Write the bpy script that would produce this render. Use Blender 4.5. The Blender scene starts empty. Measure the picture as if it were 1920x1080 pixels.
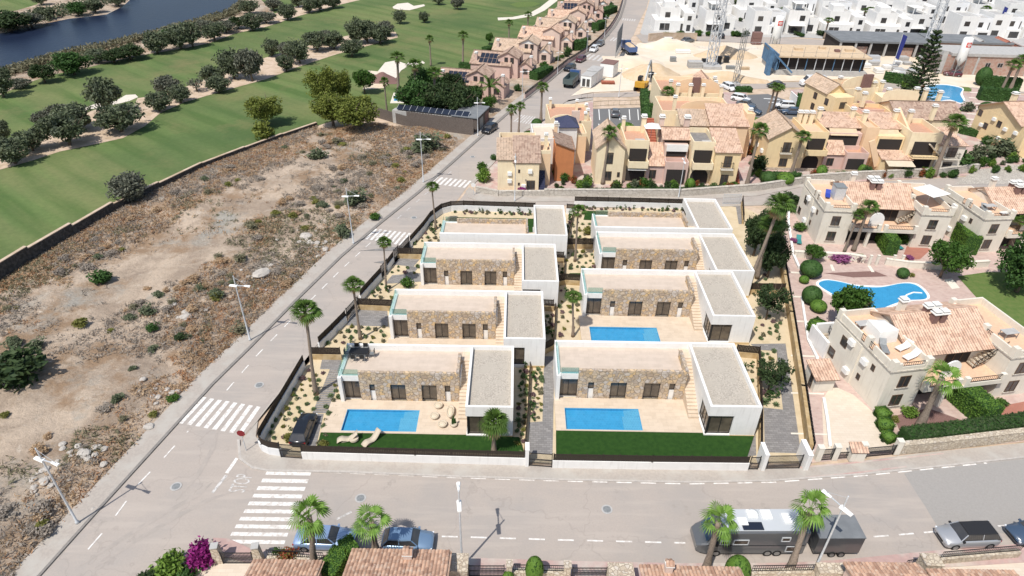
import bpy, math, random
import numpy as np
from mathutils import Vector, Matrix
S = bpy.context.scene
rad = math.radians
# ---------------- camera ----------------
FPX, PITCH, ROLL, CH = 1217.1, rad(33.6227), rad(0.95), 46.0
_f = np.array([0, math.cos(PITCH), -math.sin(PITCH)]); _r = np.array([1., 0, 0]); _u = np.cross(_r, _f)
RT = _r*math.cos(ROLL) + _u*math.sin(ROLL); UP = -_r*math.sin(ROLL) + _u*math.cos(ROLL)
cd = bpy.data.cameras.new('camera'); cam = bpy.data.objects.new('camera', cd)
S.collection.objects.link(cam); S.camera = cam
cd.sensor_width = 36; cd.lens = FPX/1920*36; cd.clip_start = .5; cd.clip_end = 4000
m = Matrix.Identity(4)
for i in range(3):
    m[i][0], m[i][1], m[i][2] = RT[i], UP[i], -_f[i]
m[2][3] = CH
cam.matrix_world = m
S.render.resolution_x, S.render.resolution_y = 1024, 576
# ---------------- world, sun, exposure ----------------
SUN_EL, SUN_AZ = rad(59), rad(54)          # azimuth towards which shadows fall, from +x
w = bpy.data.worlds.new("World"); S.world = w; w.use_nodes = True
nt = w.node_tree; bg = nt.nodes['Background']
sky = nt.nodes.new('ShaderNodeTexSky'); sky.sky_type = 'NISHITA'; sky.sun_disc = False
sky.sun_elevation = SUN_EL; sky.sun_rotation = rad(270) - SUN_AZ
sky.air_density = 1.2; sky.dust_density = 1.5
nt.links.new(sky.outputs[0], bg.inputs[0]); bg.inputs[1].default_value = .108
sl = bpy.data.lights.new('sun', 'SUN'); sl.energy = 4.0; sl.angle = rad(.5); sl.color = (1, .955, .88)
so = bpy.data.objects.new('sun', sl); S.collection.objects.link(so)
sd = Vector((math.cos(SUN_AZ)*math.cos(SUN_EL), math.sin(SUN_AZ)*math.cos(SUN_EL), -math.sin(SUN_EL)))
so.rotation_euler = sd.to_track_quat('-Z', 'Y').to_euler(); so.location = (0, 0, 80)
S.view_settings.view_transform = 'Standard'; S.view_settings.look = 'None'
S.view_settings.exposure = 0.17; S.view_settings.gamma = 1
S.render.engine = 'CYCLES'; S.cycles.max_bounces = 5; S.cycles.transparent_max_bounces = 12
# ---------------- photo-plan helpers (plan positions read off the photograph's ground plane) ----------------
def G(px, py, z=0.):
    d = _f*FPX + RT*(px-960) - UP*(py-540); t = (z-CH)/d[2]
    return Vector((d[0]*t, d[1]*t, z))
def proj(p):
    v = np.array(p)-np.array([0, 0, CH]); k = v.dot(_f)
    return 960+FPX*v.dot(RT)/k, 540-FPX*v.dot(UP)/k
def hgt(px, py, topy, z0=0.):
    b = G(px, py, z0); lo, hi = z0, 60.
    for _ in range(30):
        mm = (lo+hi)/2
        if proj((b.x, b.y, mm))[1] > topy: lo = mm
        else: hi = mm
    return lo - z0
def mpp(px, py):                     # metres per photo pixel across the view at a ground point
    b = G(px, py); return (b.y*math.cos(PITCH)+CH*math.sin(PITCH))/FPX
# ---------------- materials ----------------
MATS = {}
class NT:
    def __init__(s, name):
        s.m = bpy.data.materials.new(name); s.m.use_nodes = True; s.t = s.m.node_tree; s.b = s.t.nodes['Principled BSDF']
        MATS[name] = s.m
        s.tc = s.t.nodes.new('ShaderNodeTexCoord')
    def n(s, typ, **kw):
        o = s.t.nodes.new('ShaderNode'+typ)
        for k, v in kw.items():
            if k.startswith('i_'): o.inputs[int(k[2:]) if k[2:].isdigit() else k[2:]].default_value = v
            else: setattr(o, k, v)
        return o
    def l(s, a, b): s.t.links.new(a, b)
    def noise(s, sc, det=4, rough=.6, vec=None, dist=0.):
        o = s.n('TexNoise'); o.inputs['Scale'].default_value = sc; o.inputs['Detail'].default_value = det
        o.inputs['Roughness'].default_value = rough; o.inputs['Distortion'].default_value = dist
        s.l(vec or s.tc.outputs['Object'], o.inputs['Vector']); return o.outputs['Fac']
    def ramp(s, fac, lo, hi, c0=(0, 0, 0), c1=(1, 1, 1)):
        o = s.n('ValToRGB'); e = o.color_ramp.elements; e[0].position = lo; e[1].position = hi
        e[0].color = (*c0, 1); e[1].color = (*c1, 1); s.l(fac, o.inputs[0]); return o.outputs[0]
    def mix(s, fac, a, b, blend='MIX'):
        o = s.n('Mix', data_type='RGBA', blend_type=blend)
        for k, v in ((0, fac), (6, a), (7, b)):
            if isinstance(v, (int, float)): o.inputs[k].default_value = v
            elif isinstance(v, tuple): o.inputs[k].default_value = (*v, 1)
            else: s.l(v, o.inputs[k])
        return o.outputs[2]
    def math(s, op, a, b=0.):
        o = s.n('Math', operation=op)
        for k, v in ((0, a), (1, b)):
            if isinstance(v, (int, float)): o.inputs[k].default_value = v
            else: s.l(v, o.inputs[k])
        return o.outputs[0]
    def bump(s, h, st, dist=.05):
        o = s.n('Bump'); o.inputs['Strength'].default_value = st; o.inputs['Distance'].default_value = dist
        s.l(h, o.inputs['Height']); s.l(o.outputs[0], s.b.inputs['Normal'])
    def fin(s, col, rough=.85, spec=.3, metal=0.):
        if isinstance(col, tuple): s.b.inputs['Base Color'].default_value = (*col, 1)
        else: s.l(col, s.b.inputs['Base Color'])
        s.b.inputs['Roughness'].default_value = rough; s.b.inputs['Specular IOR Level'].default_value = spec
        s.b.inputs['Metallic'].default_value = metal; return s.m
def mat(name, a, b=None, sc=3., lo=.35, hi=.65, c=None, csc=.3, clo=.45, chi=.65, rough=.85, spec=.3, metal=0., bump=0., bsc=None, det=5):
    t = NT(name); col = a
    if b: col = t.mix(t.ramp(t.noise(sc, det), lo, hi), a, b)
    if c: col = t.mix(t.ramp(t.noise(csc, 5), clo, chi), col, c)
    if bump: t.bump(t.noise(bsc or sc*2, 6), bump)
    return t.fin(col, rough, spec, metal)
def render_coat(name, a, b, d):
    t = NT(name); mp = t.n('Mapping'); t.l(t.tc.outputs['Object'], mp.inputs[0]); mp.inputs['Scale'].default_value = (2.2, 2.2, .16)
    c = t.mix(t.ramp(t.noise(1.2, 5), .35, .65), a, b); c = t.mix(t.ramp(t.noise(1.6, 6, .7, vec=mp.outputs[0]), .54, .78), c, d); t.bump(t.noise(20, 5), .1); t.fin(c, .85)
render_coat('white_render', (.80, .785, .76), (.75, .735, .71), (.62, .60, .57))
mat('white_side', (.78, .78, .78), (.7, .7, .7), .6)
render_coat('cream_render', (.73, .68, .59), (.68, .63, .54), (.54, .49, .42))
render_coat('yellow_render', (.80, .63, .38), (.75, .58, .34), (.60, .45, .28))
mat('apricot_render', (.80, .58, .38), (.74, .53, .34), .8)
render_coat('pale_yellow_render', (.82, .70, .49), (.77, .64, .44), (.64, .52, .36))
mat('orange_render', (.55, .22, .09), (.48, .19, .08), .8)
mat('pink_render', (.64, .46, .40), (.57, .41, .35), .8)
mat('pale_pink_render', (.66, .52, .44), (.60, .46, .40), .8)
mat('terracotta_floor', (.56, .33, .23), (.48, .28, .19), 3)
mat('peach_floor', (.70, .48, .33), (.62, .42, .29), 3)
mat('dark_wood', (.028, .02, .016), (.045, .034, .026), 9, rough=.7)
mat('dark_metal', (.03, .03, .032), rough=.45, metal=.3)
mat('black_iron', (.018, .018, .02), rough=.5)
mat('galvanised', (.62, .64, .66), (.5, .52, .54), 5, rough=.5, metal=.2)
mat('grey_steel', (.32, .33, .33), (.25, .26, .26), 4, rough=.5, metal=.3)
mat('white_paint', (.82, .82, .80), rough=.45)
mat('worn_line', (.74, .72, .69), (.46, .41, .37), 3.2, .44, .72)
mat('very_worn_line', (.60, .58, .56), (.38, .36, .34), 3.5, .45, .6)
mat('rattan_cream', (.60, .52, .41), (.50, .43, .33), 25, rough=.8, bump=.3, bsc=60)
mat('glass_dark', (.030, .032, .036), (.07, .065, .06), .5, rough=.06, spec=.8)
mat('glass_blue', (.035, .07, .12), rough=.05, spec=.9)
mat('brown_shutter', (.09, .05, .03), (.13, .08, .05), 8, rough=.6)
mat('curtain', (.33, .27, .20), (.24, .19, .14), 1.5, rough=.6)
mat('opening_shade', (.035, .030, .028), rough=.9)  # near-black colour standing in for the shade inside openings
t = NT('asphalt'); mp = t.n('Mapping'); t.l(t.tc.outputs['Object'], mp.inputs[0]); mp.inputs['Scale'].default_value = (.12, 1.1, 1)
c = t.mix(t.ramp(t.noise(7, 6), .3, .7), (.415, .36, .318), (.375, .33, .295)); c = t.mix(t.ramp(t.noise(.11, 5), .45, .72), c, (.33, .305, .285))
c = t.mix(t.ramp(t.noise(.9, 5, vec=mp.outputs[0]), .5, .75), c, (.44, .385, .34)); c = t.mix(t.ramp(t.noise(.35, 6, .75), .60, .70), c, (.32, .285, .255))
cv = t.n('TexVoronoi', feature='DISTANCE_TO_EDGE'); cv.inputs['Scale'].default_value = .11; ad = t.n('VectorMath', operation='ADD'); nz = t.n('TexNoise'); nz.inputs['Scale'].default_value = .8; t.l(t.tc.outputs['Object'], nz.inputs['Vector']); s3 = t.n('VectorMath', operation='SCALE'); s3.inputs['Scale'].default_value = 2.2
t.l(nz.outputs['Color'], s3.inputs[0]); t.l(t.tc.outputs['Object'], ad.inputs[0]); t.l(s3.outputs[0], ad.inputs[1]); t.l(ad.outputs[0], cv.inputs['Vector'])
c = t.mix(t.ramp(cv.outputs['Distance'], .003, .009), t.mix(.14, c, (.14, .12, .11)), c); t.bump(t.noise(40, 5), .15); t.fin(c, .92)
mat('asphalt_patch', (.335, .315, .295), (.305, .288, .27), 6, rough=.9, bump=.15, bsc=40)
mat('asphalt_dark', (.17, .17, .17), (.145, .145, .15), 5, rough=.9, bump=.15, bsc=40)
mat('skid_dirt', (.34, .305, .275), (.40, .35, .312), 1.2)
mat('pavement', (.42, .375, .33), (.36, .32, .285), 5, c=(.43, .40, .36), csc=.5, rough=.9, bump=.1, bsc=30)
mat('pavement_pink', (.48, .33, .30), (.40, .28, .26), 2, c=(.5, .45, .40), csc=.4, rough=.9)
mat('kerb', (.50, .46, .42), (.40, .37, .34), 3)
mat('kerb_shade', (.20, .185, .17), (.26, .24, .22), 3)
mat('sand_bed', (.56, .46, .31), (.63, .52, .36), 14, .3, .7, (.52, .42, .27), .6, rough=.95, bump=.35, bsc=25)
mat('bare_sand', (.60, .48, .38), (.50, .38, .28), 1.2, c=(.42, .32, .22), csc=.35, rough=.95, bump=.4, bsc=3)
mat('bunker_sand', (.70, .64, .55), (.62, .56, .48), 1, rough=.95)
mat('site_dirt', (.66, .56, .44), (.70, .62, .52), .35, .35, .65, (.60, .46, .30), .05, .45, .75, rough=.95, bump=.6, bsc=1.2)
mat('site_mound', (.60, .47, .33), (.55, .41, .26), .8, rough=.95, bump=.6, bsc=2)
mat('lawn_dark', (.014, .050, .006), (.024, .070, .009), 2.5, rough=.95, bump=.6, bsc=60)
mat('lawn', (.09, .15, .035), (.13, .17, .05), 1.5, rough=.95, bump=.4, bsc=20)
mat('gravel_roof', (.33, .295, .25), (.52, .465, .395), 9, .35, .65, (.44, .395, .335), .8, rough=.95, bump=.5, bsc=25, det=2)
mat('mulch', (.16, .09, .08), (.25, .15, .13), 12, rough=.95, bump=.5, bsc=25)
mat('clipped_hedge', (.03, .08, .015), (.02, .05, .01), 3, rough=.9)
mat('trunk', (.20, .15, .11), (.11, .085, .065), 8, rough=.95, bump=.6, bsc=14)
mat('palm_trunk', (.30, .24, .19), (.19, .15, .12), 10, rough=.95, bump=.8, bsc=10)
mat('rock', (.52, .48, .43), (.36, .33, .30), 1.5, rough=.95, bump=.8, bsc=4)
mat('concrete', (.46, .45, .43), (.38, .37, .36), 1.5, rough=.9)
mat('dark_slab', (.16, .17, .18), (.21, .22, .23), .6, rough=.85)
mat('formwork_blue', (.10, .20, .33), (.07, .14, .24), 1)
mat('plywood', (.62, .48, .33), (.54, .41, .27), 1.2, rough=.9)
mat('canvas_white', (.80, .79, .76), (.74, .73, .70), 2)
mat('canvas_beige', (.62, .54, .42), (.56, .48, .36), 2)
mat('canvas_grey', (.40, .41, .38), rough=.8)
mat('silo_red', (.62, .06, .04), rough=.5)
mat('tyre', (.02, .02, .02), rough=.8)
mat('rim', (.35, .36, .37), rough=.3, metal=.8)
mat('lamp_glass', (.7, .72, .75), rough=.15, spec=.6)
mat('tail_red', (.35, .01, .01), rough=.2)
mat('plastic_black', (.025, .025, .027), rough=.5)
mat('excavator_yellow', (.62, .34, .04), (.5, .27, .04), 3, rough=.5)
mat('lounger_blue', (.03, .06, .35), rough=.6)
mat('lounger_teal', (.04, .22, .22), rough=.6)
mat('sign_red', (.22, .02, .025), rough=.5)
mat('flag_blue', (.03, .04, .20), rough=.7)
mat('solar_panel', (.018, .022, .035), rough=.12, spec=.8)
mat('slate_blue_roof', (.04, .045, .09), (.055, .06, .11), 3, rough=.6)
mat('reed', (.105, .085, .075), (.16, .135, .12), 6, rough=.95, bump=.6, bsc=14)
mat('magenta', (.30, .015, .20), (.42, .04, .28), 8)
mat('rendered_ochre', (.46, .33, .17), (.36, .25, .12), 2.5, c=(.52, .40, .24), csc=1, bump=.3, bsc=8)
mat('brick_red', (.33, .10, .06), (.40, .14, .09), 3)
mat('dry_stone_dark', (.05, .045, .042), (.12, .11, .10), 2.5, .4, .7, rough=.95, bump=1, bsc=3)
mat('skirting', (.60, .45, .25), (.52, .38, .20), 3)
for nm, c in dict(car_black=(.012, .013, .016), car_silver=(.42, .43, .45), car_blue=(.27, .38, .58), car_steelblue=(.20, .31, .46), car_red=(.10, .02, .03),
                  car_white=(.75, .76, .77), car_grey=(.16, .17, .18), car_navy=(.05, .08, .13), motorhome_grey=(.10, .105, .11), trailer_grey=(.075, .078, .08), truck_blue=(.05, .11, .28),
                  truck_green=(.07, .10, .10), motorhome_roof=(.50, .52, .54)).items():
    t = NT(nm); t.fin(c, .28, .6, .35 if nm in ('car_silver', 'car_blue', 'car_steelblue', 'car_grey') else 0.)
    t.b.inputs['Coat Weight'].default_value = .6; t.b.inputs['Coat Roughness'].default_value = .08
# roof tiles from uv (metres)
def tilemat(name, a, b, c):
    t = NT(name); sp = t.n('SeparateXYZ'); t.l(t.tc.outputs['UV'], sp.inputs[0])
    u = t.math('DIVIDE', sp.outputs[0], .30); v = t.math('DIVIDE', sp.outputs[1], .42)
    fu, fv = t.math('FLOOR', u), t.math('FLOOR', v)
    cb = t.n('CombineXYZ'); t.l(fu, cb.inputs[0]); t.l(fv, cb.inputs[1])
    wn = t.n('TexWhiteNoise', noise_dimensions='2D'); t.l(cb.outputs[0], wn.inputs['Vector'])
    col = t.mix(t.ramp(wn.outputs['Value'], .15, .85), a, b)
    col = t.mix(t.ramp(t.noise(.7, 4), .45, .7), col, c)
    h = t.math('SINE', t.math('MULTIPLY', u, 6.2832)); fr = t.math('FRACT', v)
    hh_ = t.math('SUBTRACT', t.math('MULTIPLY', h, .6), fr)
    t.bump(hh_, .9, .08); return t.fin(col, .9, .2)
tilemat('tile_salmon', (.76, .53, .39), (.50, .32, .23), (.70, .50, .38))
tilemat('tile_tan', (.66, .49, .36), (.45, .33, .24), (.60, .46, .35))
tilemat('tile_brown', (.54, .39, .30), (.33, .22, .17), (.50, .37, .29))
# natural stone: voronoi
def stone(name, cols, scale, mortar, edge=.05, rough=.9, zs=1.):
    t = NT(name); mp = t.n('Mapping'); t.l(t.tc.outputs['Object'], mp.inputs[0]); mp.inputs['Scale'].default_value = (scale, scale, scale*zs)
    ns = t.n('TexNoise'); ns.inputs['Scale'].default_value = 1.3; t.l(mp.outputs[0], ns.inputs['Vector'])
    add = t.n('VectorMath', operation='ADD'); sc = t.n('VectorMath', operation='SCALE'); sc.inputs['Scale'].default_value = .55
    t.l(ns.outputs['Color'], sc.inputs[0]); t.l(mp.outputs[0], add.inputs[0]); t.l(sc.outputs[0], add.inputs[1])
    v = t.n('TexVoronoi'); v.inputs['Scale'].default_value = 1; t.l(add.outputs[0], v.inputs['Vector'])
    e = t.n('TexVoronoi', feature='DISTANCE_TO_EDGE'); e.inputs['Scale'].default_value = 1; t.l(add.outputs[0], e.inputs['Vector'])
    sp = t.n('SeparateColor'); t.l(v.outputs['Color'], sp.inputs[0])
    r = t.n('ValToRGB'); el = r.color_ramp.elements; r.color_ramp.interpolation = 'LINEAR'
    el[0].position = 0; el[0].color = (*cols[0], 1); el[1].position = 1; el[1].color = (*cols[-1], 1)
    for i, c in enumerate(cols[1:-1]):
        x = el.new((i+1)/(len(cols)-1)); x.color = (*c, 1)
    t.l(sp.outputs[0], r.inputs[0])
    col = t.mix(t.ramp(t.noise(scale*5, 4), .3, .7), r.outputs[0], t.mix(.35, r.outputs[0], (.2, .15, .1)))
    ed = t.ramp(e.outputs['Distance'], edge*.4, edge)
    col = t.mix(ed, mortar, col)
    t.bump(ed, .8, .05); return t.fin(col, rough, .2)
stone('villa_stone', [(.44, .34, .26), (.66, .52, .36), (.48, .43, .40), (.72, .50, .26), (.60, .54, .49), (.56, .42, .27), (.46, .38, .32)], 2.7, (.30, .235, .18), .05)
stone('cream_stone', [(.62, .54, .42), (.70, .62, .50), (.52, .44, .34), (.66, .60, .52)], 3.2, (.42, .34, .26), .08)
stone('grey_masonry', [(.50, .47, .42), (.60, .56, .50), (.44, .41, .37)], 2.6, (.36, .32, .28), .06)
stone('ashlar_strip', [(.56, .52, .46), (.62, .58, .52), (.50, .46, .40)], 1.6, (.42, .38, .33), .05)
def paver(name, a, b, mortar, bw, bh, sc=1., rough=.88, ms=.02, c=None):
    t = NT(name); o = t.n('TexBrick'); o.inputs['Scale'].default_value = sc; o.inputs['Brick Width'].default_value = bw; o.inputs['Row Height'].default_value = bh
    o.inputs['Mortar Size'].default_value = ms; o.inputs['Color1'].default_value = (*a, 1); o.inputs['Color2'].default_value = (*b, 1); o.inputs['Mortar'].default_value = (*mortar, 1)
    t.l(t.tc.outputs['Object'], o.inputs['Vector']); col = o.outputs['Color']
    col = t.mix(t.ramp(t.noise(1.4, 5), .4, .65), col, t.mix(.5, col, c or b)); return t.fin(col, rough, .3)
paver('travertine', (.60, .495, .385), (.54, .44, .335), (.48, .385, .295), .9, .45, ms=.012, c=(.66, .55, .435))
paver('roof_paving', (.56, .465, .385), (.51, .425, .35), (.47, .39, .32), .9, .45, ms=.01, c=(.61, .51, .425))
paver('grey_paver', (.30, .285, .275), (.20, .19, .185), (.16, .15, .14), .5, .25, ms=.02)
paver('pink_paver', (.52, .38, .33), (.44, .31, .27), (.46, .37, .33), .5, .25, ms=.02, c=(.58, .47, .41))
paver('cream_paver', (.66, .57, .47), (.60, .51, .41), (.55, .47, .38), .6, .3, ms=.015)
paver('red_brick_paving', (.42, .18, .13), (.36, .15, .11), (.3, .16, .12), .4, .2)
paver('pool_tile', (.12, .36, .54), (.10, .32, .49), (.16, .40, .57), .3, .3, ms=.012, c=(.15, .41, .60))
paver('pool_tile_pale', (.25, .42, .54), (.22, .38, .50), (.32, .50, .6), .25, .25, ms=.02)
paver('brick_wall', (.38, .12, .07), (.32, .10, .06), (.4, .3, .25), .5, .25)
# water
t = NT('pool_water'); t.b.inputs['Roughness'].default_value = .03
tr = t.n('BsdfTransparent'); tr.inputs[0].default_value = (.60, .88, .97, 1); gl = t.n('BsdfGlossy'); gl.inputs['Roughness'].default_value = .04
mx = t.n('MixShader'); lw = t.n('Fresnel'); lw.inputs[0].default_value = 1.33
bp = t.n('Bump'); bp.inputs['Strength'].default_value = .25; bp.inputs['Distance'].default_value = .05; t.l(t.noise(2.5, 3), bp.inputs['Height'])
t.l(bp.outputs[0], gl.inputs['Normal']); t.l(bp.outputs[0], lw.inputs['Normal']); t.l(lw.outputs[0], mx.inputs[0]); t.l(tr.outputs[0], mx.inputs[1]); t.l(gl.outputs[0], mx.inputs[2])
t.l(mx.outputs[0], t.t.nodes['Material Output'].inputs[0])
t = NT('rail_glass'); tr = t.n('BsdfTransparent'); tr.inputs[0].default_value = (.72, .86, .84, 1); gl = t.n('BsdfGlossy'); gl.inputs['Roughness'].default_value = .03
mx = t.n('MixShader'); mx.inputs[0].default_value = .12; t.l(tr.outputs[0], mx.inputs[1]); t.l(gl.outputs[0], mx.inputs[2]); t.l(mx.outputs[0], t.t.nodes['Material Output'].inputs[0])
t = NT('lake_water'); t.bump(t.noise(.7, 5), .25, .3)
t.fin(t.mix(t.ramp(t.noise(.02, 3), .35, .7), (.010, .016, .036), (.016, .026, .055)), .3, .22)
# golf grass: mowing stripes and dry patches
t = NT('golf_grass'); mp = t.n('Mapping'); t.l(t.tc.outputs['Object'], mp.inputs[0]); mp.inputs['Rotation'].default_value = (0, 0, rad(-52))
wv = t.n('TexWave'); wv.inputs['Scale'].default_value = .055; wv.inputs['Distortion'].default_value = 2.6; wv.inputs['Detail'].default_value = 2; wv.inputs['Detail Scale'].default_value = .25
t.l(mp.outputs[0], wv.inputs['Vector'])
c = t.mix(t.ramp(wv.outputs['Fac'], .25, .75), (.092, .148, .044), (.138, .195, .066))
mp2 = t.n('Mapping'); t.l(mp.outputs[0], mp2.inputs[0]); mp2.inputs['Scale'].default_value = (.18, .02, 1)
c = t.mix(t.ramp(t.noise(1, 5, vec=mp2.outputs[0]), .38, .64), c, (.185, .205, .085))
c = t.mix(t.ramp(t.noise(.03, 5), .42, .70), c, (.082, .130, .048))
c = t.mix(t.ramp(t.noise(.05, 6, .7), .54, .78), c, (.21, .19, .09))
c = t.mix(t.ramp(t.noise(1.2, 6), .3, .7), c, t.mix(.25, c, (.03, .06, .02)))
t.bump(t.noise(9, 4), .4, .1); t.fin(c, .95, .15)
# vacant lot: mixed dry ground
t = NT('lot_ground')
c = t.mix(t.ramp(t.noise(.16, 8, .65, dist=.6), .44, .60), (.56, .45, .35), (.37, .29, .225))
c = t.mix(t.ramp(t.noise(.12, 7, .7), .50, .60), c, (.34, .235, .155))
c = t.mix(t.ramp(t.noise(.10, 7, .7), .54, .66), c, (.40, .375, .33))
c = t.mix(t.ramp(t.noise(.6, 8, .75), .60, .70), c, (.62, .54, .45))
c = t.mix(t.ramp(t.noise(2.5, 6, .8), .35, .7), c, t.mix(.3, c, (.14, .11, .08)))
t.bump(t.noise(2.0, 9, .75), .9, .35); t.fin(c, .97, .1)
# foliage materials, colour varied per leaf
def leafmat(name, a, b, c=None):
    t = NT(name); g = t.n('NewGeometry'); col = t.mix(g.outputs['Random Per Island'], a, b)
    if c: col = t.mix(t.ramp(t.noise(.9, 2), .5, .62), col, c)
    t.fin(col, .65, .25)
    tl = t.n('BsdfTranslucent'); t.l(col, tl.inputs[0]); mx = t.n('MixShader'); mx.inputs[0].default_value = .22
    t.l(t.b.outputs[0], mx.inputs[1]); t.l(tl.outputs[0], mx.inputs[2]); t.l(mx.outputs[0], t.t.nodes['Material Output'].inputs[0])
leafmat('leaf_olive', (.075, .10, .05), (.17, .195, .115), (.10, .12, .08))
leafmat('leaf_grey', (.10, .11, .08), (.18, .185, .14))
leafmat('leaf_pine', (.11, .14, .025), (.21, .235, .05), (.14, .17, .03))
leafmat('leaf_dark', (.025, .048, .018), (.065, .10, .035))
leafmat('leaf_green', (.03, .085, .012), (.09, .17, .03))
leafmat('leaf_deep', (.03, .075, .018), (.07, .145, .035))
leafmat('leaf_bright', (.09, .17, .02), (.17, .27, .05))
leafmat('leaf_hedge', (.075, .16, .022), (.14, .25, .04))
leafmat('leaf_scrub', (.15, .145, .085), (.24, .22, .14))
leafmat('leaf_drygrass', (.40, .27, .16), (.50, .37, .24), (.42, .23, .12))
leafmat('leaf_drygrey', (.25, .215, .18), (.37, .32, .27))
leafmat('leaf_succulent', (.09, .14, .06), (.18, .24, .11))
leafmat('leaf_khaki', (.14, .15, .03), (.24, .23, .07))
leafmat('leaf_mauve', (.16, .10, .11), (.26, .17, .17))
leafmat('frond_green', (.05, .10, .018), (.11, .19, .035))
leafmat('frond_bright', (.11, .22, .03), (.22, .36, .08))
leafmat('frond_dry', (.42, .28, .15), (.55, .40, .24))
leafmat('flower_magenta', (.17, .008, .11), (.32, .03, .21))
leafmat('flower_red', (.35, .04, .03), (.10, .14, .03))
leafmat('flower_purple', (.25, .07, .18), (.36, .12, .28))
# ---------------- mesh building ----------------
class MB:
    def __init__(s): s.v = []; s.f = []; s.uv = {}; s.mi = []
    def add(s, vs, fs):
        o = len(s.v); s.v += [tuple(p) for p in vs]; s.f += [tuple(i+o for i in f) for f in fs]; return s
    def box(s, x0, x1, y0, y1, z0, z1):
        return s.add([(x0, y0, z0), (x1, y0, z0), (x1, y1, z0), (x0, y1, z0), (x0, y0, z1), (x1, y0, z1), (x1, y1, z1), (x0, y1, z1)],
                     [(3, 2, 1, 0), (4, 5, 6, 7), (0, 1, 5, 4), (1, 2, 6, 5), (2, 3, 7, 6), (3, 0, 4, 7)])
    def prism(s, pts, z0, z1):
        n = len(pts); return s.add([(p[0], p[1], z0) for p in pts]+[(p[0], p[1], z1) for p in pts],
            [tuple(range(n-1, -1, -1)), tuple(range(n, 2*n))]+[(i, (i+1) % n, n+(i+1) % n, n+i) for i in range(n)])
    def sheet(s, pts, z):
        if sum(pts[i-1][0]*pts[i][1]-pts[i][0]*pts[i-1][1] for i in range(len(pts))) < 0: pts = list(pts)[::-1]
        return s.add([(p[0], p[1], z) for p in pts], [tuple(range(len(pts)))])
    def tube(s, p, q, r, r2=None, n=8):
        p, q = Vector(p), Vector(q); d = (q-p).normalized(); a = d.orthogonal().normalized(); b = d.cross(a); r2 = r if r2 is None else r2
        ring = lambda c, rr: [c+a*math.cos(6.2832*i/n)*rr+b*math.sin(6.2832*i/n)*rr for i in range(n)]
        return s.add(ring(p, r)+ring(q, r2), [tuple(range(n-1, -1, -1)), tuple(range(n, 2*n))]+[(i, (i+1) % n, n+(i+1) % n, n+i) for i in range(n)])
    def loft(s, rings, cap=True):
        n = len(rings[0]); o = [p for r in rings for p in r]; f = []
        for k in range(len(rings)-1):
            f += [(k*n+i, k*n+(i+1) % n, (k+1)*n+(i+1) % n, (k+1)*n+i) for i in range(n)]
        if cap: f += [tuple(range(n-1, -1, -1)), tuple(range((len(rings)-1)*n, len(rings)*n))]
        return s.add(o, f)
    def lathe(s, cx, cy, prof, n=16):
        return s.loft([[(cx+r*math.cos(6.2832*i/n), cy+r*math.sin(6.2832*i/n), z) for i in range(n)] for r, z in prof])
    def beam(s, p, q, w, h):            # box beam between two points
        p, q = Vector(p), Vector(q); d = (q-p).normalized(); a = d.cross(Vector((0, 0, 1)))
        a = a.normalized() if a.length > .01 else Vector((1, 0, 0)); b = a.cross(d)
        r = lambda c: [c+a*x+b*z for x, z in ((-w/2, -h/2), (w/2, -h/2), (w/2, h/2), (-w/2, h/2))]
        return s.add(r(p)+r(q), [(3, 2, 1, 0), (4, 5, 6, 7), (0, 1, 5, 4), (1, 2, 6, 5), (2, 3, 7, 6), (3, 0, 4, 7)])
    def slab(s, e0, e1, r1, r0, th=.14):   # roof slab: eave e0-e1, ridge r0-r1; uv in metres on the top
        e0, e1, r1, r0 = map(Vector, (e0, e1, r1, r0)); n = (e1-e0).cross(r0-e0).normalized()
        if n.z < 0: n = -n
        u = (e1-e0).normalized(); v = n.cross(u); k = len(s.f)
        top = [e0, e1, r1, r0]; bot = [p-n*th for p in top]
        s.add(top+bot, [(0, 1, 2, 3), (7, 6, 5, 4), (0, 4, 5, 1), (1, 5, 6, 2), (2, 6, 7, 3), (3, 7, 4, 0)])
        s.uv[k] = [((p-e0).dot(u), (p-e0).dot(v)) for p in top]; return s
    def build(s, name, m, parent=None, smooth=False, **kw):
        me = bpy.data.meshes.new(name); me.from_pydata(s.v, [], s.f)
        if s.uv:
            l = me.uv_layers.new(name='uv')
            for k, c in s.uv.items():
                for i, li in enumerate(me.polygons[k].loop_indices): l.data[li].uv = c[i]
        me.materials.append(MATS[m])
        if smooth: me.polygons.foreach_set('use_smooth', [True]*len(me.polygons))
        o = bpy.data.objects.new(name, me); S.collection.objects.link(o); o.parent = parent
        for k, v in kw.items(): o[k] = v
        return o
def root(name, label, cat, loc=(0, 0, 0), rz=0., group=None):
    o = bpy.data.objects.new(name, None); S.collection.objects.link(o); o.location = loc; o.rotation_euler = (0, 0, rz)
    o.empty_display_size = .2; return tag(o, label, cat, group)
def tag(o, label, cat, group=None):
    o['label'] = label; o['category'] = cat
    if group: o['group'] = group
    return o
def struct(name, mb, m, smooth=False):
    o = mb.build(name, m, smooth=smooth); o['kind'] = 'structure'; return o
def kids(o): return list(CH_.get(o, ())) if False else [c for c in o.children]
def dup(r, loc, rz=0., sc=(1, 1, 1), label=None, group=None, cat=None):
    c = r.copy(); S.collection.objects.link(c); c.location = loc; c.rotation_euler = (0, 0, rz); c.scale = sc if isinstance(sc, tuple) else (sc,)*3
    if label: c['label'] = label
    if group: c['group'] = group
    if cat: c['category'] = cat
    for ch in TREE.get(r.name, []):
        k = ch.copy(); S.collection.objects.link(k); k.parent = c
        for g in TREE.get(ch.name, []):
            j = g.copy(); S.collection.objects.link(j); j.parent = k
    return c
TREE = {}
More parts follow.
